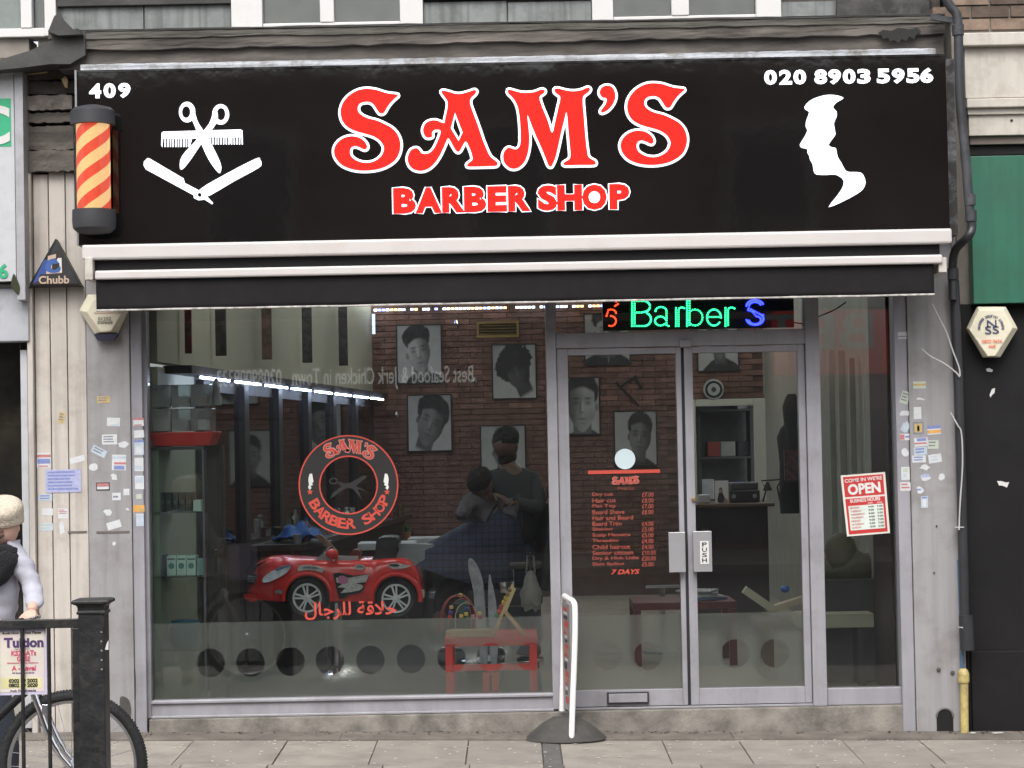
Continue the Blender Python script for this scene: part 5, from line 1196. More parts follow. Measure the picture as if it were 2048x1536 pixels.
# yellowish carrier bag and dark clothes pile behind right window
q = at(1710,1120,1.3); m = MB(); m.ball((q.x,1.45,q.z-.06), .24,.12,.11,18); m.ball((q.x-.08,1.42,q.z+.03), .1,.1,.13,14); o = m.build('carrier_bag', M('yellow brown bag',(.06,.052,.028),.6,var=.3,bump=.5), smooth=True); tag(o, 'mustard coloured bag resting on pile behind the OPEN sign', 'bag')
tx = o.modifiers.new('d','DISPLACE'); te = bpy.data.textures.new('cl','CLOUDS'); te.noise_scale = .12; tx.texture = te; tx.strength = .07
r = rc(1650,1790,1160,1228,1.2); o = MB().box(r[0], r[1]+.05, 1.2, 1.7, ZI, r[3]).build('storage_chest', M('dark grey chest',(.03,.033,.03),.6,var=.3)); tag(o, 'dark grey chest under the mustard bag behind right window', 'chest')
# right wall vertical frames and hanging stuff
for (px, Yd, col, wpx, y0_, y1_, lab) in ((1665,2.4,(.30,.30,.26),12,700,880,'pale vertical trim nearest the right mullion'),(1685,2.0,(.33,.33,.29),14,700,885,'second pale vertical trim behind right window'),(1706,1.7,(.34,.34,.30),12,715,890,'third pale vertical trim behind right window'),(1735,1.5,(.35,.35,.31),11,715,940,'tall pale door edge behind right window')):
    r = rc(px-wpx/2, px+wpx/2, y0_, y1_+60, Yd); tag(MB().box(r[0], r[1], Yd, Yd+.04, ZI+.0, r[3]).build('door_trim', M('trim%d'%px, col, .5), bev=.004), lab, 'trim')
r = rc(1650,1668,600,1240,3.5); 
q0 = at(1600,840,4.6); cr = thing('coat_rack', 'dark coat rack with hanging jackets beside the right wall', 'coat rack', (q0.x,4.6,ZI))
m = MB().tube([(q0.x,4.6,ZI),(q0.x,4.6,2.05)], .02, 8); m.build('pole', blackp, cr)
for dz, sx in ((-.2,.10),(-.5,.12)):
    m = MB().lathe((q0.x-.04+dz*.1,4.6-dz*.2,1.55+dz*.8), [(sx*.62,-.1),(sx*.66,0),(sx*.6,.3),(sx*.75,.5),(sx*.5,.57),(.03,.6)], 20); m.v = [(v[0], 4.6+(v[1]-4.6)*.5, v[2]) for v in m.v]; m.build('jacket', M('black jacket',(.02,.02,.022),.8,bump=.5,bscale=12), cr, smooth=True)
r = rc(1566,1612,900,960,4.5); tag(MB().box(r[0], r[1], 4.4, 4.45, r[2], r[3]).build('notice_board', M('dark notice print',(.06,.03,.03),.6,var=.8,scale=30,dirt=(.2,.08,.07),dscale=14,damt=.6)), 'dark red notice panel below the coat rack', 'notice board')

# ================= LED sign =================
r = rc(1205, 1592, 597, 661, .2)
ls = thing('led_sign', 'LED dot display reading Barber in green with red and blue S', 'LED sign', (r[0],.2,r[2]))
rr_ = rc(1205,1588,590,658,.2); MB().box(rr_[0], rr_[1], .2, .25, rr_[2], rr_[3]).build('housing', M('LED board black',(.006,.006,.008),.4), ls, bev=.003)
lg_ = M('LED green', (.1,.9,.3), .4, var=0, emis=(.03,1,.28), estr=2.6); lr_ = M('LED red', (.9,.1,.05), .4, var=0, emis=(1,.05,.015), estr=2.4); lb2 = M('LED blue', (.1,.1,.9), .4, var=0, emis=(.02,.03,1), estr=5)
def dots(polys, mat, nm='letter', step=4.6, rad=1.9, dbl=True):
    m = MB(); seen = []
    for pl_ in polys:
        for (x0,y0),(x1,y1) in zip(pl_, pl_[1:]):
            L_ = math.hypot(x1-x0,y1-y0); n_ = max(1, round(L_/step))
            for i in range(n_+1):
                x, y = x0+(x1-x0)*i/n_, y0+(y1-y0)*i/n_
                if any(abs(x-a)+abs(y-b) < 3 for a, b in seen): continue
                seen.append((x,y)); q = at(x, y, .196); m.ball((q.x,.196,q.z), rad/S(.2), rad/S(.2)*.6, rad/S(.2), 8)
    m.build(nm, mat, ls, clean=False)
def arc(cx_, cy_, rx, ry, a0, a1, n=14): return [(cx_+rx*math.cos(R(a0+(a1-a0)*i/n)), cy_+ry*math.sin(R(a0+(a1-a0)*i/n))) for i in range(n+1)]
B1 = [[(1264,602),(1264,652)],[(1264,602),(1288,602)],arc(1287,613,13,11,-90,90),[(1264,625),(1288,625)],arc(1288,638.5,14,13.5,-90,90),[(1288,652),(1264,652)]]
B2 = [[(1269,607),(1269,647)]]
dots(B1+B2, lg_)
dots([arc(1322,622,11,8,-180,0,8)+[(1333,650)], arc(1321,642,11,9,-20,-340,14), [(1333,652),(1337,652)]], lg_)
dots([[(1352,616),(1352,652)], [(1357,620),(1357,652)], arc(1364,624,9,9,-150,-60,4)], lg_)
dots([[(1374,602),(1374,652)], [(1379,602),(1379,650)], arc(1390,635,15,16,-160,160,18)], lg_)
dots([arc(1428,635,14,16,0,-320,22), [(1414,634),(1442,634)]], lg_)
dots([[(1451,616),(1451,652)], [(1456,620),(1456,650)], arc(1463,623,9,8,-150,-50,4)], lg_)
dots([arc(1510,612,17,12,-20,-190,14)+arc(1510,638,17,12,-60,170,16), arc(1510,612,12,8,-20,-190,10)+arc(1510,640,12,8,-80,170,12), [(1496,620),(1526,630)]], lb2, rad=2.1)
dots([arc(1222,626,10,7,0,-120,5)+[(1213,632)], arc(1222,642,10,10,-90,110,9), [(1232,603),(1236,608),(1230,612)]], lr_)
MB().tube(spl([at(x,y,.23) for x, y in ((1586,645),(1610,647),(1625,640),(1640,632),(1668,620),(1692,604))]), .004, 6).build('cable', blackp, ls)
# ================= window graphics =================
REDV = M('red vinyl', (.46,.055,.035), .5, var=.03, emis=None); WHV = M('white vinyl', (.6,.6,.58), .5); BLV = M('black vinyl', (.012,.011,.011), .5); PKV = M('pale pink vinyl', (.45,.24,.21), .5)
Yg = .107
dc = thing('window_decal', 'round red and black SAMs barber shop decal on main window glass', 'decal', at(697,1070,Yg))
cx_, cy_, Ro, Ri = 697, 970, 100, 58
def ring(nm, ro, ri, Y, mat, par, th=.001): return pshape(nm, [ell(cx_,cy_,ro,ro,64), ell(cx_,cy_,ri,ri,64)], Y, th, mat, par)
ring('black_band', 98.5, 56.5, Yg, BLV, dc); ring('outer_ring', 100, 97.2, Yg-.0012, REDV, dc); ring('inner_ring', 59, 56.2, Yg-.0012, REDV, dc)
def place_letter(pts_list, hole, cpx, size, ang, src_c, src_h, Y, mat, outl, par, nm='letter'):
    sc_ = size/src_h; ls_ = []
    for lp in ([pts_list]+([hole] if hole else [])):
        q = []
        for x, y in catmull(lp, 1) if lp is pts_list else lp:
            dx, dy = (x-src_c[0])*sc_, (y-src_c[1])*sc_
            q.append((cpx[0]+dx*math.cos(ang)-dy*math.sin(ang), cpx[1]+dx*math.sin(ang)+dy*math.cos(ang)))
        ls_.append(q)
    o = pshape(nm, ls_, Y, .001, mat, par)
    m = MB()
    for lp in ls_: m.tube([at(x,y,Y+.0003) for x, y in lp], outl, 5, closed=True, sy=.3)
    m.build('letter_outline', PKV, par, smooth=True)
def sams(xy, Y, mat, outl, par, size, angs, mode):
    cs_ = [((735,265),160),((900,262),150),((1100,255),150),((1218,198),55),((1308,252),160)]
    for (nm, pts, hole), c_, sz, p, a in zip(LET, [c__[0] for c__ in cs_], [1,.95,.95,1,1], xy, angs):
        place_letter(pts, hole, p, size, a, c_, 170, Y, mat, outl, par)
aa = [R(v) for v in (-29,-11,9,24,33)]; rr2 = 78
sams([(cx_+math.sin(a)*(rr2 if i != 3 else 88), cy_-math.cos(a)*(rr2 if i != 3 else 88)) for i, a in enumerate(aa)], Yg-.0014, REDV, .0035, dc, 29, aa, 0)
arc_text('BARBER SHOP', (cx_,cy_), 77, 241, 114, 19, Yg-.0014, REDV, dc, 'letter', inward=True, offset=.03, wf=.9)
for sx in (-1,1):
    pts = [(0,-14),(5,-15),(7,-5),(8,2),(5,4),(7,8),(2,10),(4,14),(0,18),(-3,12),(-1,8),(-2,0),(-2,-6)]
    pshape('face_emblem', [[(cx_+sx*78+x*(-sx)*1.0*1, cy_-8+y) for x, y in pts]], Yg-.0012, .001, WHV, dc)
    pshape('star', [[(cx_+sx*77+math.sin(i*math.pi/5)*(6.5 if i % 2 == 0 else 3), cy_+14-math.cos(i*math.pi/5)*(6.5 if i % 2 == 0 else 3)) for i in range(10)]], Yg-.0012, .001, REDV, dc)
pshape('scissors_print', [ell(667,962,9,7,16), ell(667,962,6,4,16)], Yg, .001, BLV, dc)
pshape('scissors_print', [[(674,962),(690,967),(700,966),(728,950),(734,954),(712,972),(738,984),(716,978),(724,1000),(706,978),(694,975),(660,998),(665,986),(682,974)]], Yg, .001, BLV, dc)
# arabic line
ar = "\uFEDD\uFE8E\uFE9F\uFEAE\uFEE0\uFEDF \uFE94\uFED7\uFEFC\uFEA3"
o = text('window_lettering', ar, (610,792,1203,1238), Yg, M('red vinyl',()), None, offset=.018, depth=.001); tag(o, 'red Arabic lettering across the main window below the toy car', 'lettering')
# price list on left door
pl2 = thing('price_list_decal', 'red vinyl price list with SAMs heading on left door glass', 'decal', at(1250,1150,.096)); Yd = .0985
dkred = M('dull red vinyl', (.26,.05,.032), .5)
r = rc(1176,1320,940,947,Yd); MB().box(r[0],r[1],Yd-.001,Yd,r[2],r[3]).build('red_bar', REDV, pl2)
xy_ = [(1230,962),(1242,962),(1257,961),(1266,955),(1272,960)]
sams(xy_, Yd, REDV, .0016, pl2, 16, [0]*5, 0)
text('text_line', 'Price List', (1236,1270,973,980), Yd, dkred, pl2, depth=.001)
rows_ = [('Dry cut','£7.00'),('Hair cut','£8.00'),('Flat Top','£7.00'),('Beard Shave','£8.00'),('Hair and Beard',''),('Beard Trim','£4.00'),('Shaving','£5.00'),('Scalp Massage','£5.00'),('Threading','£4.00'),('Child haircut','£4.00'),('Senior citizen','£10.00'),('Dry & High Light','£20.00'),('Skin fading','£5.00')]
for i, (a, b) in enumerate(rows_):
    y = 985+i*11.6
    text('text_line', a, (1185,1185+len(a)*5.8,y,y+8.5), Yd, dkred, pl2, offset=.02, depth=.001)
    if b: text('text_line', b, (1284,1284+len(b)*4.6,y,y+8.5), Yd, dkred, pl2, offset=.02, depth=.001)
text('text_line', '7 DAYS', (1223,1279,1139,1148), Yd, REDV, pl2, offset=.03, depth=.001, shear=.3)
q = at(1250,918,Yd); MB_ = MB().lathe((q.x,Yd,q.z), [(20.5/S(Yd),0),(20.5/S(Yd),-.001)], 36, 'y'); o = MB_.build('round_sticker', M('pale blue sticker',(.5,.6,.63),.5,var=.04)); tag(o, 'plain pale blue round sticker above the price list on door', 'sticker')
# OPEN sign
op = thing('open_sign', 'red and white OPEN business hours sign tilted on right window', 'sign', at(1735,1070,.09)); Yo = .098
def tp(u, v):   # sign coords (0..1) -> px
    TL, TR, BL, BR = (1681,951),(1770,944),(1694,1073),(1780,1066)
    x = (TL[0]*(1-u)+TR[0]*u)*(1-v)+(BL[0]*(1-u)+BR[0]*u)*v; y = (TL[1]*(1-u)+TR[1]*u)*(1-v)+(BL[1]*(1-u)+BR[1]*u)*v; return (x, y)
def oq(nm, u0, u1, v0, v1, l, mat): return pshape(nm, [[tp(u0,v0),tp(u1,v0),tp(u1,v1),tp(u0,v1)]], Yo-.0012*l, .0012, mat, op)
rdo = M('sign red', (.45,.03,.03), .45, var=.03); oq('card', 0,1,0,1,0, M('sign white',(.62,.6,.54),.5,var=.03)); oq('red_panel', .05,.95,.03,.36,1, rdo); oq('red_panel', .05,.95,.39,.97,1, rdo); oq('white_panel', .1,.9,.51,.91,2, M('sign inner white',(.55,.6,.55),.5))
def ot(body, u0, u1, v0, v1, mat, l, off=.02):
    p0, p1 = tp(u0,(v0+v1)/2), tp(u1,(v0+v1)/2); pm0, pm1 = tp((u0+u1)/2,v0), tp((u0+u1)/2,v1)
    text('text_line', body, (p0[0],p1[0],pm0[1],pm1[1]), Yo-.0012*l, mat, op, offset=off, depth=.001, rot=R(4.4-1.1+1.1))
ot("COME IN WE'RE", .08,.92,.06,.12, WHV, 2); ot('OPEN', .14,.86,.16,.32, WHV, 2, .04); ot('BUSINESS HOURS', .16,.84,.40,.455, WHV, 2); ot('OPEN', .55,.66,.475,.495, WHV, 2); ot('CLOSE', .76,.88,.475,.495, WHV, 2)
for i, d in enumerate(('MONDAY','TUESDAY','WEDNESDAY','THURSDAY','FRIDAY','SATURDAY','SUNDAY')):
    v = .53+i*.054; ot(d, .14, .14+len(d)*.036, v, v+.03, rdo, 3, .01); ot('9:00' if i < 6 else '10:00', .55,.68,v,v+.03, MC['black ink'], 3, .02); ot('7:00' if i < 6 else '5:00', .75,.88,v,v+.03, MC['black ink'], 3, .02)
# ================= toy car =================
Yn = 1.78; YC = 2.02; HW = YC-Yn
def interp(T, x):
    if x <= T[0][0]: return T[0][1]
    for (a, b), (c, d) in zip(T, T[1:]):
        if x <= c: t = (x-a)/(c-a); t = t*t*(3-2*t)*.4+t*.6; return b+(d-b)*t
    return T[-1][1]
TT = [(494,1170),(496,1150),(501,1138),(508,1131),(515,1126),(538,1118),(568,1117),(646,1120.5),(704,1122.5),(734,1121),(773,1117),(800,1116),(818,1120),(830,1132),(838,1152),(843,1180),(845,1192)]
BBt = [(494,1194),(505,1198),(515,1201),(566,1203.5),(660,1203),(745,1203.5),(837,1200),(845,1197)]
W1, W2 = (614.8,1196), (792.5,1197)
car = thing('toy_car', 'red childs ride-on car chair with racing stickers and chrome wheels', 'toy car', (at(670,1240,YC).x, YC, at(670,1240,YC).z))
redcar = M('glossy red plastic', (.68,.035,.032), .22, var=.03, scale=2, coat=.3)
def car_body():
    m = MB(); n = 84; ring_ = []
    for i in range(n+1):
        px = 494+(845-494)*i/n; yt = interp(TT, px); yb_ = interp(BBt, px)
        for (wx, wy) in (W1, W2):
            if abs(px-wx) < 47: yb_ = min(yb_, wy-math.sqrt(47*47-(px-wx)**2))
        yb_ = max(yb_, yt+4); s = (px-669.5)/175.5; plan = 1-.30*abs(s)**5-.04*max(0,-s)
        q0, q1 = at(px, yb_, Yn), at(px, yt, Yn); x = (q0.x+q1.x)/2; zb_, zt_ = q0.z, q1.z
        pinch = .06*math.exp(-((px-705)/38)**2)
        pr_ = [(0,.93),(.15,.97),(.35,1.0),(.6,.985-pinch),(.78,.95-pinch*.6),(.9,.89),(.975,.80),(1.0,.70),(1.03,.4),(1.04,0)]
        half = [(x, YC-HW*w_*plan, zb_+(zt_-zb_)*t) for t, w_ in pr_]
        full = half+[(p[0], 2*YC-p[1], p[2]) for p in reversed(half[:-1])]
        m.v += full
    k = 19
    for i in range(n):
        for j in range(k-1): m.f.append((i*k+j, (i+1)*k+j, (i+1)*k+j+1, i*k+j+1)); m.m.append(0)
        m.f.append((i*k+k-1, (i+1)*k+k-1, (i+1)*k, i*k)); m.m.append(0)
    m.f.append(tuple(range(k))); m.m.append(0); m.f.append(tuple(n*k+j for j in reversed(range(k)))); m.m.append(0)
    return m
car_body().build('body', redcar, car, smooth=True)
def Pn(px, py, d=0): return at(px, py, Yn-d)
for wx, wy in (W1, W2):
    MB().tube([Pn(wx+48.5*math.cos(R(a)), wy-48.5*math.sin(R(a)), .0) + Vector((0,.004,0)) for a in range(-8,189,7)], .016, 8).build('wheel_arch', redcar, car, smooth=True)
black_in = M('black wheel well', (.008,.008,.008), .8); tyre = M('rubber tyre', (.02,.02,.021), .7, var=.2, bump=.3, bscale=80)
for side in (-1, 1):
    for wx, wy in (W1, W2):
        c = at(wx, wy-.5, Yn+.03); rt_ = 39/S(Yn); c = Vector((c.x, Yn+.045 if side < 0 else 2*YC-Yn-.045, c.z))
        f = side
        wh = MB().lathe(c, [(rt_*.74, f*.012),(rt_*.8, f*.04),(rt_*.92,f*.046),(rt_,f*.03),(rt_,-f*.03),(rt_*.9,-f*.045),(rt_*.5,-f*.045)], 36, 'y').build('wheel', tyre, car, smooth=True)
        rr_ = rt_*.74; m = MB(); yo = c.y+f*.028
        m.lathe((c.x,yo,c.z), [(rr_*.86,0),(rr_*.9,f*.014),(rr_,f*.014),(rr_*1.02,0),(rr_*.86,0)], 36, 'y', caps=False)
        for k_ in range(5):
            a = R(90+72*k_+8)
            for da in (-.17,.17):
                p0 = Vector((c.x+rr_*.22*math.cos(a+da*1.6), yo+f*.01, c.z+rr_*.22*math.sin(a+da*1.6))); p1 = Vector((c.x+rr_*.93*math.cos(a+da), yo+f*.008, c.z+rr_*.93*math.sin(a+da)))
                m.bar(p0, p1, rr_*.12, .014, up=(0,1,0))
        m.lathe((c.x,yo,c.z), [(rr_*.27,0),(rr_*.27,f*.014),(rr_*.12,f*.022)], 16, 'y')
        m.build('rim', M('bright silver plastic', (.68,.69,.70), .35, .1, var=.03), wh)
        MB().lathe((c.x,c.y+f*.006,c.z), [(rr_,0),(rr_,f*.008)], 28, 'y').build('hub_back', black_in, wh)
MB().box(Pn(560,1200).x, Pn(850,1200).x-.06, Yn+.08, 2*YC-Yn-.08, Pn(700,1203).z-.01, Pn(700,1160).z).build('chassis', black_in, car)
def cz(pts): return [(480+x/5.12, 1020+y/5.12) for x, y in pts]
silv = M('headlamp silver', (.72,.78,.84), .3, .0, var=.25, scale=30)
def cshape(nm, pts, Y, th, mat, sm=3, par=car): return pshape(nm, [cz(pts) if not sm else catmull(cz(pts), sm)], Y, th, mat, par)
cshape('headlamp', [(240,735),(252,680),(330,625),(430,580),(515,562),(518,590),(480,640),(380,700),(300,732)], Yn+.035, .045, silv, 2)
cshape('headlamp_surround', [(365,600),(440,570),(522,556),(522,572),(470,590),(390,622)], Yn+.03, .043, M('blue grey print',(.2,.25,.4),.4), 2)
cshape('grille', [(75,735),(88,650),(115,630),(165,640),(188,665),(165,745),(110,748)], Yn+.12, .1, black_in, 2)
for i in range(3): cshape('grille_bar', [(85-i*2,668+i*24),(163-i*4,680+i*24),(162-i*4,690+i*24),(84-i*2,680+i*24)], Yn+.015, .01, metal, 0)
cshape('bonnet_stripe', [(90,640),(150,570),(230,530),(285,520),(215,560),(170,600),(140,640),(120,652)], Yn+.05, .05, black_in, 2)
cshape('bumper_lip', [(50,860),(110,850),(180,865),(180,920),(130,930),(60,900)], Yn+.10, .06, redcar, 2)
stw = M('car sticker white', (.5,.48,.46), .4, var=.3, scale=60); stp_ = M('car sticker pink', (.5,.16,.3), .4); stg = M('car sticker grey', (.2,.19,.2), .4, var=.5, scale=80)
def sst(nm, pts, l, mat, sm=0): return cshape(nm, pts, Yn-.0045-.001*l, .005, mat, sm)
sst('door_sticker', [(955,650),(1010,640),(1090,655),(1160,672),(1325,655),(1290,745),(1255,770),(1275,800),(1230,850),(1120,868),(1060,905),(1015,905),(985,800),(970,720)], 0, black_in)
sst('door_sticker', [(985,690),(1030,700),(1130,690),(1322,658),(1290,738),(1180,752),(1250,765),(1262,790),(1230,820),(1140,840),(1030,850),(1080,800),(1000,790),(1060,750),(990,745)], 1, stw)
sst('door_sticker', [(1005,690),(1040,672),(1095,690),(1110,735),(1065,760),(1015,745)], 2, stp_, 3)
text('door_lettering', 'Racing', (480+1105/5.12,480+1250/5.12,1020+775/5.12,1020+815/5.12), Yn-.0075, stg, car, offset=.02, depth=.001, shear=.3)
sst('bonnet_sticker', [(590,600),(620,565),(700,558),(790,570),(865,605),(840,640),(770,618),(690,612),(600,628)], -.6, stw, 0); sst('bonnet_sticker', [(630,592),(700,575),(780,585),(825,600),(760,606),(690,600)], .4, stg, 2)
sst('round_badge', ell(1225,585,60,28,20), -1.5, stw); sst('round_badge', ell(1228,580,38,17,16), -.5, stg)
sst('rear_sticker', [(1510,555),(1600,540),(1690,560),(1755,572),(1650,600),(1560,600)], 0, stw, 2); sst('rear_sticker', [(1520,560),(1600,552),(1640,572),(1570,582)], 1, black_in, 2)
sst('front_sticker', [(362,825),(440,815),(462,835),(440,865),(370,850)], -3, stg, 2)
wind = M('grey windscreen plastic', (.27,.28,.28), .25)
m = MB(); a, b = Pn(629,1122), Pn(655,1096)
m.add([(a.x,Yn+.05,a.z-.005),(a.x,2*YC-Yn-.05,a.z-.005),(b.x,2*YC-Yn-.09,b.z),(b.x,Yn+.09,b.z),(a.x+.02,Yn+.05,a.z-.005),(a.x+.02,2*YC-Yn-.05,a.z-.005),(b.x+.008,2*YC-Yn-.09,b.z),(b.x+.008,Yn+.09,b.z)], [(0,1,2,3),(7,6,5,4),(0,4,5,1),(1,5,6,2),(2,6,7,3),(3,7,4,0)]); m.build('windscreen', wind, car, bev=.004)
cshape('side_screen', [(765,510),(880,420),(900,440),(960,530),(800,530)], Yn+.06, .012, wind, 0)
cshape('cockpit_sill', [(975,530),(1000,468),(1215,470),(1210,505),(1100,528)], Yn+.09, .02, M('pale grey sill',(.36,.36,.35),.4), 0)
q = Pn(664,1108, .01); m = MB(); m.ball((q.x, Yn+.0, q.z), .042,.03,.032,16); m.build('wing_mirror', redcar, car, smooth=True)
m = MB().tube([Pn(658,1110)+Vector((0,.03,0)), Pn(673,1118)+Vector((0,.03,0)), Pn(669,1125)+Vector((0,.04,0))], .014, 8); m.build('mirror_stem', redcar, car, smooth=True)
m = MB(); a, b = Pn(705,1124), Pn(717,1097); m.bar((a.x,YC,a.z-.02),(b.x,YC,b.z), .05,.28); 
cshape('dashboard', [(1140,455),(1165,405),(1215,392),(1245,415),(1245,465)], YC+.1, .2, M('dark red plastic',(.12,.015,.012),.4), 2)
cshape('seat', [(1290,525),(1380,490),(1420,400),(1430,290),(1480,258),(1600,255),(1650,280),(1640,380),(1610,470),(1590,520)], 2*YC-Yn-.06, .36, M('black seat plastic',(.012,.012,.013),.5), 2)
cshape('spoiler', [(1625,345),(1650,335),(1975,345),(1965,380),(1905,400),(1900,490),(1850,520),(1800,560),(1780,525),(1700,500),(1610,480),(1640,400)], YC-.02, .14, M('grey spoiler plastic',(.22,.25,.26),.35,var=.2), 2)
cshape('steering_wheel', [(780,260),(830,250),(890,300),(960,370),(1010,430),(985,445),(900,390),(820,310)], YC+.05, .06, M('tan black grip',(.14,.09,.05),.5,var=.8,scale=20), 2)
q = Pn(845,1186,-.04); MB().box(q.x-.01, q.x+.012, Yn+.04, Yn+.08, q.z-.03, q.z+.02).build('tail_lamp', M('cream lamp',(.6,.58,.5),.3), car)
q = at(672,1205,YC); MB().lathe((q.x,YC,0), [(.24,ZI+.001),(.24,ZI+.02),(.06,ZI+.06),(.04,ZI+.08),(.04,q.z)], 28).build('pedestal', metal, car, smooth=True)

# ================= red table with toys =================
YT = .19
rtb = thing('childrens_table', 'small bright red childrens table just inside the main window', 'table', (at(982,1380,YT).x,YT,ZI))
redt = M('bright red lacquer', (.76,.045,.038), .35, var=.03)
r = rc(889,1075,1275,1292,YT); tz = r[3]
MB().box(r[0], r[1], YT, YT+.5, r[2], r[3]).build('top', redt, rtb, bev=.004)
lw_ = 15/S(YT)
for x in (r[0]+.003, r[1]-lw_-.003):
    for y in (YT+.001, YT+.5-lw_): MB().box(x, x+lw_, y, y+lw_, ZI+.0005, r[2]-.0005).build('leg', redt, rtb, bev=.003)
r2 = rc(905,1060,1328,1341,YT+.02); MB().box(r[0]+lw_+.004, r[1]-lw_-.004, YT+.012, YT+.03, r2[2], r2[3]).build('rail', redt, rtb, bev=.003)
st_ = thing('childrens_stool', 'small red stool tucked under the red childrens table', 'stool', (at(983,1380,YT+.06).x,YT+.06,ZI))
for px in (972, 990): q = at(px,1360,YT+.06); MB().box(q.x-.019, q.x+.019, YT+.06, YT+.1, ZI+.0005, ZI+.19).build('leg', redt, st_, bev=.003)
q = at(982,1345,YT+.06); MB().box(q.x-.05, q.x+.05, YT+.04, YT+.32, ZI+.1905, ZI+.21).build('seat', redt, st_, bev=.004)
for px in (972, 990): q = at(px,1360,YT+.06); MB().box(q.x-.019, q.x+.019, YT+.27, YT+.31, ZI+.0005, ZI+.19).build('leg', redt, st_, bev=.003)
pine = M('pale pine wood', (.56,.42,.22), .5, var=.12, scale=14)
r = rc(900,983,1264,1278,YT+.03); o = MB().box(r[0],r[1],YT+.03,YT+.14,tz+.0008,tz+.0008+(r[3]-r[2])).build('wooden_block', pine, bev=.003); tag(o, 'flat pale wooden block lying on left half of red table', 'wooden block')
# abacus easel
es = thing('abacus_easel', 'small folding wooden abacus with coloured beads on red table', 'abacus', (at(1022,1278,YT+.1).x,YT+.1,tz))
def ap(x, y, Y=YT+.08): return at(860+x/5.12, 1100+y/5.12, Y)
for dy in (0, .16):
    MB().bar(ap(648,893)+Vector((0,dy,.0)), ap(845,375)+Vector((0,dy,0)), .016,.018).build('frame_leg', pine, es, bev=.002)
    MB().bar(ap(762,630)+Vector((0,dy,0)), ap(975,893)+Vector((0,dy,0)), .013,.015).build('rear_leg', pine, es, bev=.002)
m = MB().bar(ap(870,390)+Vector((0,.0,0)), ap(770,640)+Vector((0,.0,0)), .026,.014); m.build('side_plate', pine, es, bev=.002)
MB().bar(ap(648,885)+Vector((0,0,0)), ap(648,885)+Vector((0,.16,0)), .014).build('cross_bar', pine, es); MB().bar(ap(970,885), ap(970,885)+Vector((0,.16,0)), .012).build('cross_bar', pine, es)
bc = [((.25,.13,.05),'brown'),((.3,.18,.05),'ochre'),((.6,.4,.03),'yellow'),((.6,.35,.03),'gold'),((.4,.05,.03),'red'),((.5,.04,.03),'red2'),((.05,.2,.06),'green')]
for i, (c_, nm) in enumerate(bc):
    p = ap(818-i*22, 412+i*44); MB().tube([p+Vector((.0,-.012,0)), p+Vector((0,.17,0))], .002, 5).build('rod', metal, es)
    for j in range(6): q = p+Vector((0, -.006+.022*j, 0)); MB().ball(q, .012,.009,.012,10).build('bead', M(nm+' bead', c_, .35), es, smooth=True)
# bead maze
bz = thing('bead_maze', 'wire bead maze toy with coloured wooden beads on red table', 'bead maze', (at(922,1240,YT+.25).x,YT+.25,tz))
MB().box(at(892,1260,YT+.25).x, at(968,1260,YT+.25).x, YT+.2, YT+.34, tz+.0008, tz+.02).build('base', pine, bz, bev=.003)
wr = M('red coated wire', (.35,.06,.06), .35)
def bzp(x, y, Y=YT+.26): return at(860+x/5.12, 1100+y/5.12, Y)
for i, (cx_, rx, ry, y) in enumerate(((285,175,230,.24),(270,150,215,.27),(300,165,235,.3),(370,110,150,.25),(330,140,190,.33))):
    P = [bzp(cx_+rx*math.cos(R(a)), 690-ry*math.sin(R(a)), YT+y) for a in range(0,181,12)]; P = [P[0]+Vector((0,0,-.1))]+P+[P[-1]+Vector((0,0,-.1))]
    MB().tube([Vector((p.x,p.y,max(p.z,tz+.015))) for p in P], .0025, 6).build('wire', wr if i != 3 else M('pale pink wire',(.5,.35,.35),.4), bz, smooth=True)
for (x, y, c_, nm) in ((312,462,(.7,.55,.12),'yellow'),(218,585,(.6,.4,.2),'tan'),(210,640,(.1,.06,.3),'purple'),(205,690,(.55,.04,.03),'red'),(320,675,(.7,.5,.03),'yellow'),(370,655,(.7,.5,.05),'yellow'),(375,600,(.03,.08,.3),'blue'),(382,540,(.05,.2,.08),'green'),(385,690,(.06,.13,.03),'green'),(508,650,(.65,.45,.15),'yellow'),(515,695,(.35,.03,.05),'red'),(275,560,(.02,.05,.04),'dark'),(440,680,(.5,.3,.35),'pink')):
    MB().lathe(bzp(x,y), [(.006,-.011),(.0125,-.007),(.0125,.007),(.006,.011)], 12).build('bead', M('maze bead '+nm+str(int(c_[0]*100)), c_, .4), bz, smooth=True)
m = pshape('leaf_board', [catmull(zs_([(265,560),(300,510),(350,520),(400,560),(410,640),(330,650),(270,640)],860,1100,5.12),2)], YT+.3, .01, M('dark green board',(.03,.09,.07),.5), bz)

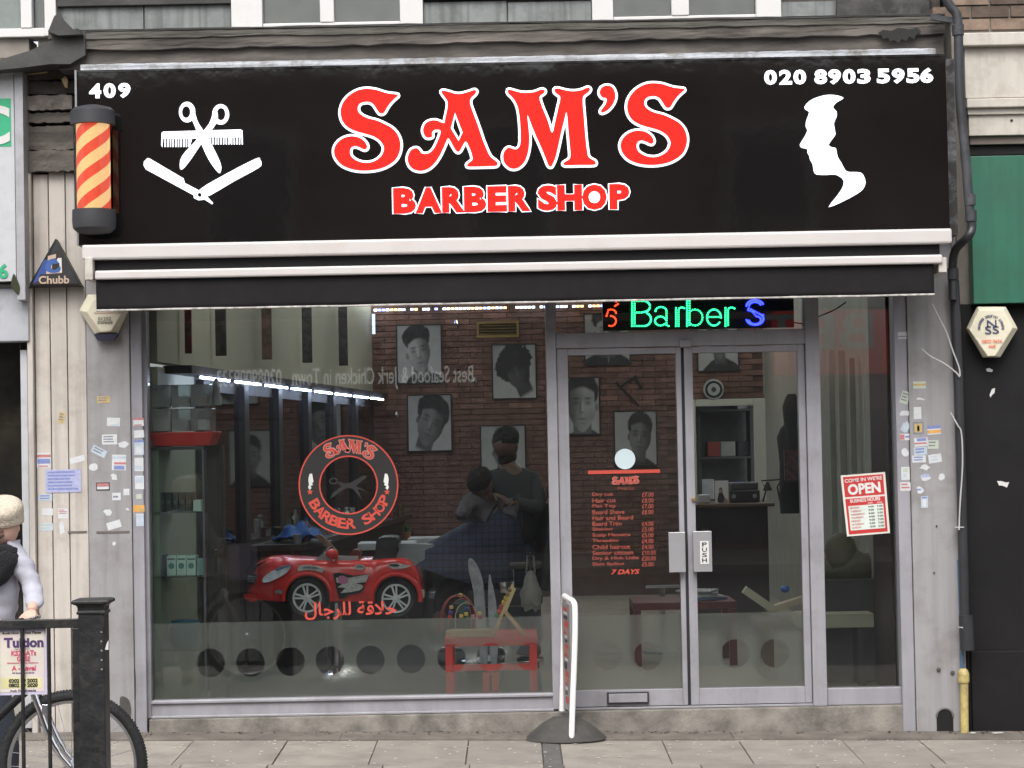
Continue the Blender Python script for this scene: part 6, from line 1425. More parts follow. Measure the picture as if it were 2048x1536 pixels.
# ================= people =================
def gauss(x, s): return math.exp(-(x/s)**2)
def head_mesh(c, r, yaw=0, pitch=0, roll=0, fem=True):
    """r = half height of the head"""
    me = MB(); n, k = 28, 22
    for i in range(k+1):
        t = math.pi*i/k
        for j in range(n):
            a = 2*math.pi*j/n; x, y, z = math.sin(t)*math.cos(a), math.sin(t)*math.sin(a), -math.cos(t)
            wx, wy = .72, .88
            jaw = max(0, -z); wx *= 1-.30*jaw**1.5; wy_ = wy*(1-.12*jaw)
            X, Yy, Z = x*wx, y*wy_, z
            if y < 0:
                f = -y
                Yy -= f*.19*gauss(X,.10)*gauss(Z+.18,.17)          # nose
                Yy -= f*.05*gauss(X,.05)*gauss(Z-.05,.2)
                Yy += f*.075*(gauss(X-.27,.15)+gauss(X+.27,.15))*gauss(Z-.03,.12)   # sockets
                Yy -= f*.035*gauss(Z-.2,.1)*gauss(X,.4)
                Yy -= f*.05*gauss(X,.16)*gauss(Z+.52,.09)          # lips
                Yy += f*.03*gauss(X,.2)*gauss(Z+.53,.02)
                Yy -= f*.06*gauss(X,.2)*gauss(Z+.82,.14)           # chin
                Yy -= f*.03*(gauss(X-.36,.16)+gauss(X+.36,.16))*gauss(Z+.22,.18)
            me.v.append((X*r, Yy*r, Z*r))
    for i in range(k):
        for j in range(n): me.f.append((i*n+j, i*n+(j+1) % n, (i+1)*n+(j+1) % n, (i+1)*n+j)); me.m.append(0)
    for s_ in (-1,1): me.ball((s_*.70*r, .06*r, -.02*r), .08*r, .14*r, .2*r, 10)
    m_ = me.mesh('h', True)
    Mx = Matrix.Translation(c) @ Matrix.Rotation(yaw,4,'Z') @ Matrix.Rotation(pitch,4,'X') @ Matrix.Rotation(roll,4,'Y')
    m_.transform(Mx); return m_, Mx
def hand_chains(w, d, side=1, curl=.9, s=1.0, palm_n=Vector((0,0,-1))):
    """meshes of a palm and five separate fingers; w wrist, d forward direction"""
    d = Vector(d).normalized(); nrm = Vector(palm_n).normalized(); lat = d.cross(nrm).normalized()*side
    out = []
    out.append(skin(*chains([(w, .024*s),(w+d*.035*s,(.034*s,.018*s)),(w+d*.075*s,(.036*s,.016*s))])))
    for i, (o_, L_) in enumerate(((-.028,.068),(-.009,.078),(.010,.073),(.027,.058))):
        p = w+d*.075*s+lat*o_*s; pts = [(w+d*.05*s+lat*o_*.8*s, .008*s),(p, .0095*s)]; dd = d.copy()
        for q_ in range(3):
            a = curl*(.6+.25*q_); dd = (dd*math.cos(a)+nrm*math.sin(a)).normalized(); p = p+dd*L_*s*(.42,.32,.26)[q_]; pts.append((p, .0088*s-.0008*q_))
        out.append(skin(*chains(pts)))
    p = w+d*.025*s-lat*.024*s; dd = (d*.7-lat*.6+nrm*.3).normalized(); pts = [(w+d*.015*s-lat*.008*s,.011*s),(p,.012*s)]
    for q_ in range(2): p = p+dd*.034*s; pts.append((p,.0105*s)); dd = (dd+nrm*.5+lat*.35).normalized()
    out.append(skin(*chains(pts))); return out
skinm = M('skin', (.60,.37,.29), .5, var=.06, scale=14)
def part(me, nm, mat, par): return link(nm, me, mat, par, smooth=True)
YW = -2.62
wm = thing('person', 'person in cream knitted hat, black scarf and pale hoodie leaning over a bicycle', 'person', (at(-20,1500,YW).x, YW, pave(-2.1,YW)))
def wp(x, y, Y=YW): return at(x, y, Y)
gz = pave(-2.2,YW)
hc = wp(3,1056)
hd, HM = head_mesh(hc, .106, yaw=R(-10), pitch=R(22), fem=True)
pel = wp(-42,1300, YW+.05); ch_ = wp(-22,1175,YW); nk = wp(-10,1112,YW)
shR, shL = wp(42,1128,YW-.02), wp(-72,1132,YW+.0); elR = wp(68,1186,YW-.05); wrR = wp(64,1222,YW-.19)
elL = wp(-100,1190,YW-.05); wrL = wp(-40,1226,YW-.1)
kn = [pel+Vector((.11,0,-.42)), pel+Vector((-.10,.02,-.42))]; 
def foot(k_): return Vector((k_.x, k_.y+.02, gz+.07))
V = chains([(pel,.13)], [0,(pel+Vector((0,0,.14)),.12),(ch_,(.15,.12)),(nk,.055),(hc+Vector((0,.03,-.02)),.06)])
VV, EE, RR = chains([(pel,.085),(wp(-32,1235),(.10,.08)),(ch_,(.14,.11)),(wp(-14,1125),(.07,.06)),(nk,.05),(hc+Vector((0,.02,-.03)),.052)],
                    [3,(shR,.04),(elR,.028),(wrR,.024)], [3,(shL,.04),(elL,.028),(wrL,.024)],
                    [0,(kn[0],.045),(foot(kn[0]),.035),(foot(kn[0])+Vector((.02,-.14,-.04)),.035)], [0,(kn[1],.045),(foot(kn[1]),.035),(foot(kn[1])+Vector((-.02,-.14,-.04)),.035)])
hands = hand_chains(wrR, Vector((.05,-.7,-.35)), 1, .95, 1.0, Vector((0,-.3,-1)))+hand_chains(wrL, Vector((.9,-.4,-.25)), -1, .9, 1.0, Vector((0,-.2,-1)))
me = join([skin(VV, EE, RR, 2), hd]+hands); part(me, 'body', skinm, wm)
hood = M('pale lilac grey fleece', (.40,.40,.46), .9, var=.08, scale=30, bump=.4, bscale=25)
VV, EE, RR = chains([(pel+Vector((0,0,-.06)),(.16,.14)),(wp(-36,1270),(.155,.13)),(wp(-34,1240),(.15,.12)),(ch_,(.165,.13)),(wp(-14,1128),(.10,.08)),(nk,.058)],
                    [4,(wp(24,1112),.07),(shR,.062),(wp(60,1158,YW-.03),.046),(elR,.044),(wp(69,1204,YW-.11),.038),(wrR+Vector((0,.03,.012)),.043)],
                    [4,(wp(-48,1122),.075),(shL,.07),(elL,.055),(wrL+Vector((-.03,.01,.01)),.042)])
js = skin(VV, EE, RR, 3)
for v_ in js.vertices:
    p_ = v_.co; v_.co = p_ + v_.normal*(.007*NZ.noise(Vector((p_.x*9, p_.y*9, p_.z*26)))+.0035*math.sin(p_.z*95+6*NZ.noise(p_*7)+p_.x*30))
part(js, 'hoodie', hood, wm)
VV, EE, RR = chains([(pel+Vector((0,0,.05)),(.13,.11)),(pel+Vector((0,0,-.08)),(.14,.12)),(kn[0],.075),(foot(kn[0])+Vector((0,0,.03)),.052)], [1,(kn[1],.075),(foot(kn[1])+Vector((0,0,.03)),.052)])
part(skin(VV, EE, RR, 2), 'trousers', M('dark denim', (.03,.035,.05), .85, bump=.3), wm)
for k_ in kn:
    f = foot(k_); part(skin(*chains([(f+Vector((0,.03,-.02)),.045),(f+Vector((0,-.08,-.03)),(.045,.035)),(f+Vector((0,-.17,-.04)),(.038,.028))])), 'shoe', blackp, wm)
# knitted slouchy hat following the head
m = MB(); n, k_ = 44, 18; r = .106
for i in range(k_+1):
    t = i/k_; w_ = (.86+.16*math.sin(min(1,t*1.7)*math.pi/2))*(math.cos(max(0,(t-.30)/.70)*math.pi/2*.97)**.7 if t > .30 else 1); z = .14+1.12*math.sin(t*math.pi/2*.98)
    for j in range(n):
        a = 2*math.pi*j/n; x, y = w_*math.cos(a), w_*math.sin(a)*1.12+.08+.10*t
        p = Vector((x, y, z-.24*math.sin(a)*(1-t)**1.6)); p += Vector((x,y,0)).normalized()*(.03*NZ.noise(p*2.2)+.010*math.cos(a*22)*(1-t)+(.025 if i in (0,1,2) else 0)-(.012 if i == 3 else 0))+Vector((0,0,.05*NZ.noise(p*2+Vector((5,0,0)))*t))
        m.v.append(tuple(p*r))
for i in range(k_):
    for j in range(n): m.f.append((i*n+j, i*n+(j+1) % n, (i+1)*n+(j+1) % n, (i+1)*n+j)); m.m.append(0)
m.f.append(tuple(k_*n+j for j in range(n))); m.m.append(0); m.f.append(tuple(reversed(range(n)))); m.m.append(0)
hm = m.mesh('hat', True); hm.transform(HM); part(hm, 'hat', M('cream knit wool', (.60,.52,.42), .95, var=.14, scale=90, bump=1.0, bscale=140), wm)
# scarf: thick loops round the neck
def torus_wrap(c, rx, ry, ru, rv, tz, seed):
    m_ = MB(); N, K = 60, 20
    for i in range(N):
        a = 2*math.pi*i/N; cc = Vector((c.x+rx*math.cos(a), c.y+ry*math.sin(a), c.z+tz*math.sin(a)+.012*math.cos(2*a+seed))); o_ = Vector((math.cos(a), math.sin(a), 0))
        for j in range(K):
            b = 2*math.pi*j/K; fold = 1+.10*math.sin(3*b+a*2+seed)+.07*math.sin(5*b-3*a)
            m_.v.append(tuple(cc+o_*ru*fold*math.cos(b)+Vector((0,0,1))*rv*fold*math.sin(b)))
    for i in range(N):
        for j in range(K): m_.f.append((i*K+j, ((i+1) % N)*K+j, ((i+1) % N)*K+(j+1) % K, i*K+(j+1) % K)); m_.m.append(0)
    return m_
m = torus_wrap(nk+Vector((.016,-.05,-.028)), .052, .065, .048, .072, .035, 1.0)
m2 = torus_wrap(nk+Vector((.020,-.03,.03)), .052, .058, .038, .042, .03, 2.3); m.add(m2.v, m2.f)
part(m.mesh('scarf', True), 'scarf', M('black knit', (.010,.010,.012), .95, bump=.8, bscale=90, var=.3), wm)
# face details
eyes = MB(); brow = MB(); lips = MB()
def fp(x, z, y): return HM @ Vector((x*r, y*r, z*r))
for s_ in (-1,1):
    brow.tube([fp(s_*.12,.20,-.93), fp(s_*.27,.25,-.88), fp(s_*.42,.2,-.76)], .0042, 6); eyes.tube([fp(s_*.13,.01,-.87), fp(s_*.27,-.04,-.87), fp(s_*.42,.01,-.75)], [.003,.0065,.003], 6)
lips.tube([fp(-.2,-.53,-.86), fp(-.07,-.50,-.96), fp(.0,-.515,-.97), fp(.07,-.50,-.96), fp(.2,-.53,-.86)], [.002,.005,.005,.005,.002], 8)
for s_ in (-1,1): eyes.ball(fp(s_*.28,-.01,-.835), .010,.006,.0045,10)
for s_ in (-1,1): eyes.ball(fp(s_*.075,-.30,-1.03), .0035,.003,.002,8)  # dark dots standing in for the shade inside the nostrils
part(eyes.mesh('e',True), 'eyelashes', M('dark lash',(.05,.03,.025),.7), wm); part(brow.mesh('b',True), 'eyebrows', M('brown brow',(.12,.07,.045),.8), wm); part(lips.mesh('l',True), 'lips', M('lips',(.42,.14,.12),.45), wm)

# man and seated customer inside
def fuzz(me, a=.009):
    for v_ in me.vertices: v_.co = v_.co+v_.co.normalized()*(a*NZ.noise(v_.co*45)+a*NZ.noise(v_.co*110))
YM = 3.0
def ip(x, y, Y=YM): return at(x, y, Y)
mn = thing('person', 'dim bearded barber in grey top bending over a seated customer inside', 'person', (ip(1020,1300).x, YM, ZI))
hc2 = ip(1012,892); hd2, HM2 = head_mesh(hc2, .115, yaw=R(-35), pitch=R(30), fem=False)
pel2 = ip(1040,1085); ch2 = ip(1030,985); nk2 = ip(1016,935)
sL, sR = ip(975,965,YM-.08), ip(1068,962,YM+.05); eL, wL = ip(955,1010,YM-.2), ip(985,990,YM-.35); eR, wR = ip(1078,1020,YM-.15), ip(1030,1005,YM-.33)
fl_, fr2 = Vector((pel2.x-.1,YM,ZI+.08)), Vector((pel2.x+.1,YM+.05,ZI+.08))
VV, EE, RR = chains([(pel2,.09),(ch2,(.15,.11)),(nk2,.06),(hc2+Vector((0,.02,-.03)),.06)], [1,(sL,.065),(eL,.05),(wL,.032)], [1,(sR,.065),(eR,.05),(wR,.032)],
   [0,((pel2+fl_)/2+Vector((-.02,-.04,0)),.045),(fl_,.035),(fl_+Vector((0,-.14,-.04)),.04)], [0,((pel2+fr2)/2,.045),(fr2,.035),(fr2+Vector((0,-.14,-.04)),.04)])
me = join([skin(VV,EE,RR,2), hd2]+hand_chains(wL, Vector((.5,-.3,-.1)), 1, .7)+hand_chains(wR, Vector((-.8,-.2,-.1)), -1, .7)); part(me, 'body', M('olive skin',(.11,.066,.048),.6), mn)
VV, EE, RR = chains([(pel2+Vector((0,0,-.05)),(.165,.145)),(ch2,(.18,.14)),(nk2+Vector((0,0,-.01)),.075)], [1,(sL,.08),(eL,.065),(wL,.045)], [1,(sR,.08),(eR,.065),(wR,.045)])
part(skin(VV,EE,RR,2), 'jumper', M('dark grey jumper',(.035,.037,.04),.9,bump=.4), mn)
VV, EE, RR = chains([(pel2+Vector((0,0,.06)),(.15,.13)),(pel2+Vector((0,0,-.06)),(.15,.13)),((pel2+fl_)/2+Vector((-.02,-.04,0)),.09),(fl_+Vector((0,0,.02)),.06)], [1,((pel2+fr2)/2,.09),(fr2+Vector((0,0,.02)),.06)])
part(skin(VV,EE,RR,2), 'jeans', M('blue denim',(.022,.035,.07),.85,var=.3,bump=.4), mn)
m = MB(); m.ball((0,.24*.115,.42*.115), .80*.115,.92*.115,.78*.115,40); me = m.mesh('x',True); fuzz(me); me.transform(HM2); part(me, 'hair', M('dark hair',(.012,.010,.009),.8,bump=.8), mn)
m = MB(); m.ball((0,-.26*.115,-.66*.115), .56*.115,.70*.115,.50*.115,28); me = m.mesh('x',True); fuzz(me); me.transform(HM2); part(me, 'beard', M('dark hair',()), mn)
cu_ = thing('person', 'seated customer under a dark blue checked gown being groomed inside the shop', 'person', (ip(960,1200,2.7).x, 2.7, ZI))
hc3 = ip(962,968,2.62); hd3, HM3 = head_mesh(hc3, .10, yaw=R(-50), pitch=R(48)); p3_ = ip(990,1180,2.9); n3 = ip(978,1008,2.7)
VV, EE, RR = chains([(p3_,.13),(ip(985,1080,2.8),(.14,.12)),(n3,.055),(hc3+Vector((.01,.02,-.03)),.055)], [1,(ip(950,1060,2.65),.055),(ip(935,1110,2.55),.04),(ip(915,1125,2.5),.028)], [1,(ip(1010,1060,2.95),.055),(ip(985,1115,2.9),.04),(ip(950,1130,2.85),.028)],
   [0,(ip(890,1175,2.65),.07),(ip(878,1250,2.6),.045),(ip(860,1262,2.55),.035)], [0,(ip(895,1178,2.85),.07),(ip(885,1255,2.8),.045),(ip(868,1268,2.75),.035)])
me = join([skin(VV,EE,RR,2), hd3]); part(me, 'body', MC['olive skin'], cu_)
VV, EE, RR = chains([(ip(1000,1110,2.85),.13),(ip(985,1050,2.78),(.165,.14)),(n3+Vector((0,0,-.03)),(.09,.08))], [1,(ip(942,1000,2.62),.075),(ip(930,1010,2.55),.055),(ip(922,1040,2.5),.05)], [1,(ip(1025,1010,2.7),.07),(ip(1018,1040,2.6),.055)])
js = skin(VV,EE,RR,3)
for v_ in js.vertices: v_.co = v_.co+v_.normal*(.016*NZ.noise(v_.co*14)+.008*NZ.noise(v_.co*34))
part(js, 'jumper', M('mauve grey jumper',(.085,.078,.088),.9,bump=.5), cu_)
m = MB(); m.ball((0,.1*.105,.3*.105), .8*.105,.95*.105,.8*.105,36); me = m.mesh('x',True); fuzz(me); me.transform(HM3); part(me, 'hair', M('dark brown hair',(.015,.012,.011),.9,bump=.8), cu_)
VV, EE, RR = chains([(p3_,.14),(ip(890,1175,2.65),.085),(ip(880,1240,2.62),.06)], [0,(ip(895,1178,2.85),.085),(ip(887,1245,2.82),.06)])
part(skin(VV,EE,RR,2), 'trousers', M('charcoal trousers',(.015,.015,.018),.9), cu_)
m = MB(); n, k_ = 36, 16
for i in range(k_+1):
    t = i/k_
    for j in range(n):
        a = 2*math.pi*j/n; rx = .10+.30*t**1.1; ry = .08+.2*t**.8; cx_ = n3.x+.12-.26*t; f = 1+.05*math.sin(a*7+2)*t+.05*math.sin(a*3+1)*t
        m.v.append((cx_+rx*f*math.cos(a)-.12*t*max(0,-math.cos(a)), n3.y+ry*f*math.sin(a), n3.z-.03-.50*t+.17*t*max(0,-math.cos(a))))
for i in range(k_):
    for j in range(n): m.f.append((i*n+j, i*n+(j+1) % n, (i+1)*n+(j+1) % n, (i+1)*n+j)); m.m.append(0)
gw = bpy.data.materials.new('blue checked nylon'); gw.use_nodes = True; t_ = gw.node_tree; L_ = t_.links.new; b_ = t_.nodes['Principled BSDF']; b_.inputs['Roughness'].default_value = .75
br = t_.nodes.new('ShaderNodeTexBrick'); br.offset = 0; g_ = t_.nodes.new('ShaderNodeNewGeometry'); mp_ = t_.nodes.new('ShaderNodeMapping'); mp_.inputs['Rotation'].default_value = (R(90),R(0),R(0)); mp_.inputs['Scale'].default_value = (1,1,1)
L_(g_.outputs['Position'], mp_.inputs[0]); L_(mp_.outputs[0], br.inputs['Vector']); br.inputs['Scale'].default_value = 1; br.inputs['Brick Width'].default_value = .045; br.inputs['Row Height'].default_value = .045; br.inputs['Mortar Size'].default_value = .006; br.inputs['Mortar Smooth'].default_value = .4
br.inputs['Color1'].default_value = (.011,.018,.05,1); br.inputs['Color2'].default_value = (.014,.022,.06,1); br.inputs['Mortar'].default_value = (.004,.006,.014,1); L_(br.outputs[0], b_.inputs['Base Color'])
part(m.mesh('gown',True), 'gown', gw, cu_)
m = MB(); 
for (px, py, Y, lab, w_, h_) in ((1062,1180,2.2,'pale crumpled carrier bag hanging right of the red table behind glass',.13,.26),):
    q = at(px,py,Y); n = 14
    for i in range(n+1):
        for j in range(12):
            a = 2*math.pi*j/12; t = i/n; rr_ = (.25+.75*math.sin(min(1,t*1.3)*math.pi/2))*(1-.25*(t > .9)); m.v.append((q.x+w_*.55*rr_*math.cos(a)*(1+.12*math.sin(j*3+i)), Y+.05*rr_*math.sin(a), q.z+h_/2-h_*t+.02*math.sin(j*2.3)*t))
    for i in range(n):
        for j in range(12): m.f.append((i*12+j, i*12+(j+1) % 12, (i+1)*12+(j+1) % 12, (i+1)*12+j)); m.m.append(0)
    m.f.append(tuple(n*12+j for j in range(12))); m.m.append(0)
    m.tube([(q.x-.03,Y,q.z+h_/2-.02),(q.x-.02,Y,q.z+h_/2+.1),(q.x+.02,Y,q.z+h_/2+.1),(q.x+.03,Y,q.z+h_/2-.02)], .005, 6)
    tag(m.build('carrier_bag', M('grey white plastic bag',(.20,.19,.17),.4,var=.15), smooth=True), lab, 'bag')
    MB_ = thing('bag_stand', 'thin black stand the pale carrier bag hangs from', 'stand', (q.x,Y+.06,ZI)); MB().tube([(q.x,Y+.1,ZI),(q.x,Y+.1,q.z+h_/2+.12),(q.x,Y,q.z+h_/2+.11)], .008, 6).build('pole', blackp, MB_)
for pts, lab in (([(936,1124),(941,1117),(952,1128),(962,1150),(968,1180),(972,1240),(975,1330),(962,1332),(958,1290),(950,1230),(946,1180),(938,1145)], 'tall narrow pale gown folded upright behind the red table'), ([(978,1150),(984,1165),(992,1205),(996,1260),(994,1326),(982,1330),(978,1260),(976,1200)], 'second narrow pale gown standing right of the taller one')):
    Yq = 1.35; fr_ = [at(x,y,Yq) for x, y in catmull(pts,3)]; o = MB().prism([(p.x, p.z) for p in fr_], Yq, Yq+.05).build('folded_gown', M('pale grey striped nylon',(.30,.31,.33),.6,var=.25,scale=18,streak=.3), bev=.012, smooth=True); tag(o, lab, 'gown')
q = at(966,1330,1.35); cbx = thing('gown_bin', 'black bin holding the folded gowns behind the red table', 'bin', (q.x,1.38,ZI)); MB().lathe((q.x,1.38,0), [(.10,ZI+.001),(.13,q.z+.0)], 20).build('tub', blackp, cbx)

# ================= bicycle =================
YBk = -2.93
bk = thing('bicycle', 'black bicycle with chrome fork, front wheel behind the railing', 'bicycle', (at(-60,1670,YBk).x, YBk, pave(-2.2,YBk)))
wc = at(145,1530,YBk); Rw = wc.z-pave(wc.x,YBk)-.0
spk = M('spoke steel', (.45,.45,.47), .3, .8)
def wheel(c):
    Rt = Rw-.024
    t = MB().tube([(c.x+Rt*math.cos(2*math.pi*i/56), c.y, c.z+Rt*math.sin(2*math.pi*i/56)) for i in range(56)], .024, 10, closed=True).build('tyre', M('bike tyre',(.018,.018,.019),.8,var=.3,bump=.6,bscale=70), bk, smooth=True)
    m = MB()
    for i in range(150):
        a = 2*math.pi*i/150; rr = Rt+.0235; 
        for s_ in (-1,0,1): m.obox((c.x+(rr-.002*abs(s_)*3)*math.cos(a), c.y+s_*.013, c.z+(rr-.002*abs(s_)*3)*math.sin(a)), .007, .009, .006, Matrix.Rotation(-a+math.pi/2,3,'Y'))
    m.build('tread', MC['bike tyre'], t, clean=False)
    m = MB(); m.lathe(c, [(Rt-.016,-.013),(Rt-.030,-.010),(Rt-.034,0),(Rt-.030,.010),(Rt-.016,.013),(Rt-.016,-.013)], 56, 'y', caps=False); m.build('rim', M('alloy rim',(.42,.42,.43),.35,.8), bk, smooth=True)
    m = MB()
    for i in range(28):
        a = 2*math.pi*i/28; s_ = 1 if i % 2 else -1; a2 = a+(.5 if (i//2) % 2 else -.5); m.tube([(c.x+.022*math.cos(a2), c.y+s_*.03, c.z+.022*math.sin(a2)), (c.x+(Rt-.032)*math.cos(a), c.y, c.z+(Rt-.032)*math.sin(a))], .0012, 4)
    m.build('spokes', spk, bk); MB().lathe(c, [(.012,-.05),(.022,-.032),(.016,-.02),(.016,.02),(.022,.032),(.012,.05)], 16, 'y').build('hub', metal, bk)
wheel(wc); rw_ = Vector((wc.x-1.02, YBk, wc.z+.018)); wheel(rw_)
def b2(x, y, dy=0): q = at(x, y, YBk); return Vector((q.x, YBk+dy, q.z))
for s_ in (-1,1):
    MB().tube(spl([b2(70,1378,s_*.045), b2(82,1410,s_*.05), b2(100,1460,s_*.05), b2(122,1502,s_*.05), wc+Vector((0,s_*.05,0))]), [.0155]*18+[.012]*7, 10).build('fork_blade', metal, bk, smooth=True)
MB().tube([b2(71,1376,-.05), b2(71,1376,.05)], .018, 10).build('fork_crown', metal, bk, smooth=True)
MB().tube([b2(70,1380), b2(58,1320)], .02, 12).build('head_tube', blackp, bk, smooth=True); MB().tube([b2(58,1322), b2(52,1252), b2(62,1240)], .013, 10).build('stem', metal, bk, smooth=True)
MB().tube(spl([b2(40,1242,.30), b2(56,1240,.2), b2(64,1238,.05), b2(64,1238,-.05), b2(62,1236,-.2), b2(50,1238,-.3)]), .011, 10).build('handlebar', metal, bk, smooth=True)
MB().tube([b2(62,1236,-.17), b2(50,1238,-.3)], .016, 10).build('grip', blackp, bk, smooth=True); MB().tube([b2(56,1240,.18), b2(40,1242,.3)], .016, 10).build('grip', blackp, bk, smooth=True)
bb_ = b2(-120,1545); st2 = b2(-175,1330)
for a, b, r_ in ((b2(66,1368), bb_, .02), (b2(60,1332), b2(-168,1356), .017), (bb_, st2, .016), (bb_+Vector((0,.03,0)), rw_+Vector((0,.05,0)), .009), (bb_-Vector((0,.03,0)), rw_-Vector((0,.05,0)), .009), (b2(-170,1352,.03), rw_+Vector((0,.05,0)), .008), (b2(-170,1352,-.03), rw_-Vector((0,.05,0)), .008)):
    MB().tube([a, b], r_, 10).build('frame_tube', blackp, bk, smooth=True)
MB().tube([st2, b2(-185,1290)], .013, 10).build('seat_post', metal, bk, smooth=True); me = skin(*chains([(b2(-225,1285),(.07,.02)),(b2(-190,1282),(.06,.02)),(b2(-135,1285),(.02,.015))])); link('saddle', me, blackp, bk, smooth=True)
MB().lathe(bb_+Vector((0,-.06,0)), [(.09,-.003),(.09,.003)], 28, 'y').build('chainring', metal, bk); MB().bar(bb_+Vector((0,-.075,0)), bb_+Vector((.11,-.075,-.12)), .02, .012).build('crank', metal, bk); MB().box(bb_.x+.07, bb_.x+.15, YBk-.17, YBk-.08, bb_.z-.135, bb_.z-.115).build('pedal', blackp, bk)
m = MB().box(b2(90,1410).x, b2(90,1410).x+.03, YBk-.07, YBk-.055, b2(90,1425).z, b2(90,1405).z); m.build('brake_caliper', metal, bk, bev=.003)

# ================= railing =================
YR = -3.5
iron = M('black painted iron', (.010,.0105,.012), .45, var=.3, scale=8, bump=.35, bscale=30, dirt=(.08,.07,.055), dscale=14, damt=.35)
rl = thing('guard_railing', 'black iron pedestrian guard railing with a square capped end post', 'railing', (at(0,1700,YR).x, YR, pave(-2.2,YR)))
gz = pave(-2.0, YR)-.05
xp0, xp1 = at(163.5,1400,YR).x, at(215.5,1400,YR).x; cxr = (xp0+xp1)/2; hw = (xp1-xp0)/2
def zr(y, x=190): return at(x, y, YR).z
MB().box(xp0, xp1, YR-hw, YR+hw, gz, zr(1226)).build('post', iron, rl, bev=.005)
m = MB()
prof = [(hw*1.08, zr(1227)),(hw*1.12, zr(1222)),(hw*1.02, zr(1220)),(hw*1.04, zr(1212)),(hw*1.16, zr(1208)),(hw*1.42, zr(1205)),(hw*1.42, zr(1200)),(hw*1.3, zr(1197)),(hw*.3, zr(1196))]
for r_, z in prof:
    for sx, sy in ((-1,-1),(1,-1),(1,1),(-1,1)): m.v.append((cxr+sx*r_, YR+sy*r_, z))
for i in range(len(prof)-1):
    for j in range(4): m.f.append((i*4+j, i*4+(j+1) % 4, (i+1)*4+(j+1) % 4, (i+1)*4+j)); m.m.append(0)
m.f += [(3,2,1,0), tuple(len(prof)*4-4+j for j in range(4))]; m.m += [0,0]; m.build('post_cap', iron, rl, bev=.002)
z1, z0 = zr(1239,60), zr(1257,60); xL = at(-560,1250,YR).x
MB().box(xL, xp0-.001, YR-.012, YR+.012, z0, z1).build('top_rail', iron, rl, bev=.003)
MB().box(xL, xp0-.001, YR-.012, YR+.012, gz+.12, gz+.155).build('bottom_rail', iron, rl, bev=.003)
MB().box(at(147,1400,YR).x, at(162.5,1400,YR).x, YR-.015, YR+.015, gz, z0-.0005).build('end_upright', iron, rl, bev=.002)
for px in [46-53*i for i in range(-1, 12)]:
    x = at(px,1400,YR).x; MB().tube([(x,YR,gz+.15),(x,YR,z0+.001)], .0082, 10).build('bar', iron, rl, smooth=True)
for i in range(5):
    q = at(207,1262+i*18.5,YR); MB().lathe((xp1-.012,YR-hw-.0005,q.z), [(.004,0),(.003,-.003)], 8, 'y').build('rivet', M('pale rivet',(.25,.25,.25),.5), rl)
o = pshape('sticker_scrap', [[(213,1288),(217,1280),(217,1300),(210,1299)]], YR-hw-.0008, .001, whitep); tag(o, 'tiny white torn scrap on the right edge of railing post', 'sticker')
# poster
Yp_ = YR+.012
po = thing('poster', 'laminated pale Tuition poster tied to the guard railing', 'poster', (at(40,1390,Yp_).x,Yp_,zr(1390)))
ppm = M('laminated cream paper', (.62,.58,.50), .3, var=.12, scale=7, dirt=(.60,.42,.55), dscale=4, damt=.55)
pshape('sheet', [[(-12,1258),(92,1256),(95,1388),(-8,1391)]], Yp_+.001, .0015, M('lilac plastic edge',(.52,.48,.62),.3,var=.05), po); pshape('print_area', [[(-5,1264),(88,1263),(89,1383),(-3,1385)]], Yp_-.0008, .001, ppm, po)
pur = M('dark purple ink',(.07,.035,.12),.6); prd = M('poster red ink',(.5,.05,.12),.6)
def pt(b, x0, x1, y0, y1, m_, off=.02): text('text_line', b, (x0,x1,y0,y1), Yp_-.0026, m_, po, offset=off, depth=.0008)
pt('Book Now Limited Places', 5,82,1263,1268, MC['black ink']); pt('Tuition', 9,86,1276,1294, pur, .045); pt('for all subjects', 30,60,1297,1299, pur); pt('KS2 SATs', 23,72,1301,1311, prd, .03); pt('GCSE', 34,60,1313,1322, prd, .03); pt('Entrance Examinations', 15,76,1324,1327, prd)
pt('A - Level', 24,71,1331,1341, prd, .03); pt('All boards covered', 24,68,1344,1347, pur); pt('0202 89 2002', 18,75,1358,1365, MC['black ink'], .05); pt('0802 89 2020', 18,75,1367,1374, MC['black ink'], .05); pt('Ask for details', 20,72,1379,1383, pur)
pshape('highlight', [[(2,1356),(82,1355),(83,1376),(3,1377)]], Yp_-.0019, .0003, M('yellow wash',(.62,.58,.3),.5), po)

# ================= forecourt sign =================
fs = thing('forecourt_sign', 'white framed pavement sign seen edge on with black rubber base', 'pavement sign', (at(1133,1470,-.2).x,-.2,0))
whf = M('glossy white enamel', (.78,.77,.76), .25, var=.02)
YF1, YF2 = -.34, -.02
def fs_(x, y, Y): return at(x, y, Y)
MB().tube(spl([fs_(1143,1478,YF1), fs_(1145.5,1400,YF1), fs_(1149.5,1290,YF1), fs_(1150,1222,YF1), fs_(1147,1204,YF1+.02), fs_(1138,1198,YF1+.1), fs_(1129,1192,YF2-.08)]), .0165, 12).build('frame_tube', whf, fs, smooth=True)
MB().tube(spl([fs_(1124,1422,YF2), fs_(1126,1340,YF2), fs_(1127.5,1250,YF2), fs_(1128,1206,YF2), fs_(1129,1192,YF2-.07)]), .0165, 12).build('frame_tube', whf, fs, smooth=True)
p0, p1 = fs_(1144.5,1300,YF1), fs_(1127,1300,YF2); zt_, zb_ = fs_(1140,1208,-.18).z, fs_(1138,1420,-.18).z
m = MB(); d = Vector((p1.x-p0.x, YF2-YF1, 0)); L_ = d.length; d.normalize(); c = Vector(((p0.x+p1.x)/2, (YF1+YF2)/2, (zt_+zb_)/2)); RZ = Matrix((d, Vector((0,0,1)).cross(d), Vector((0,0,1)))).transposed()
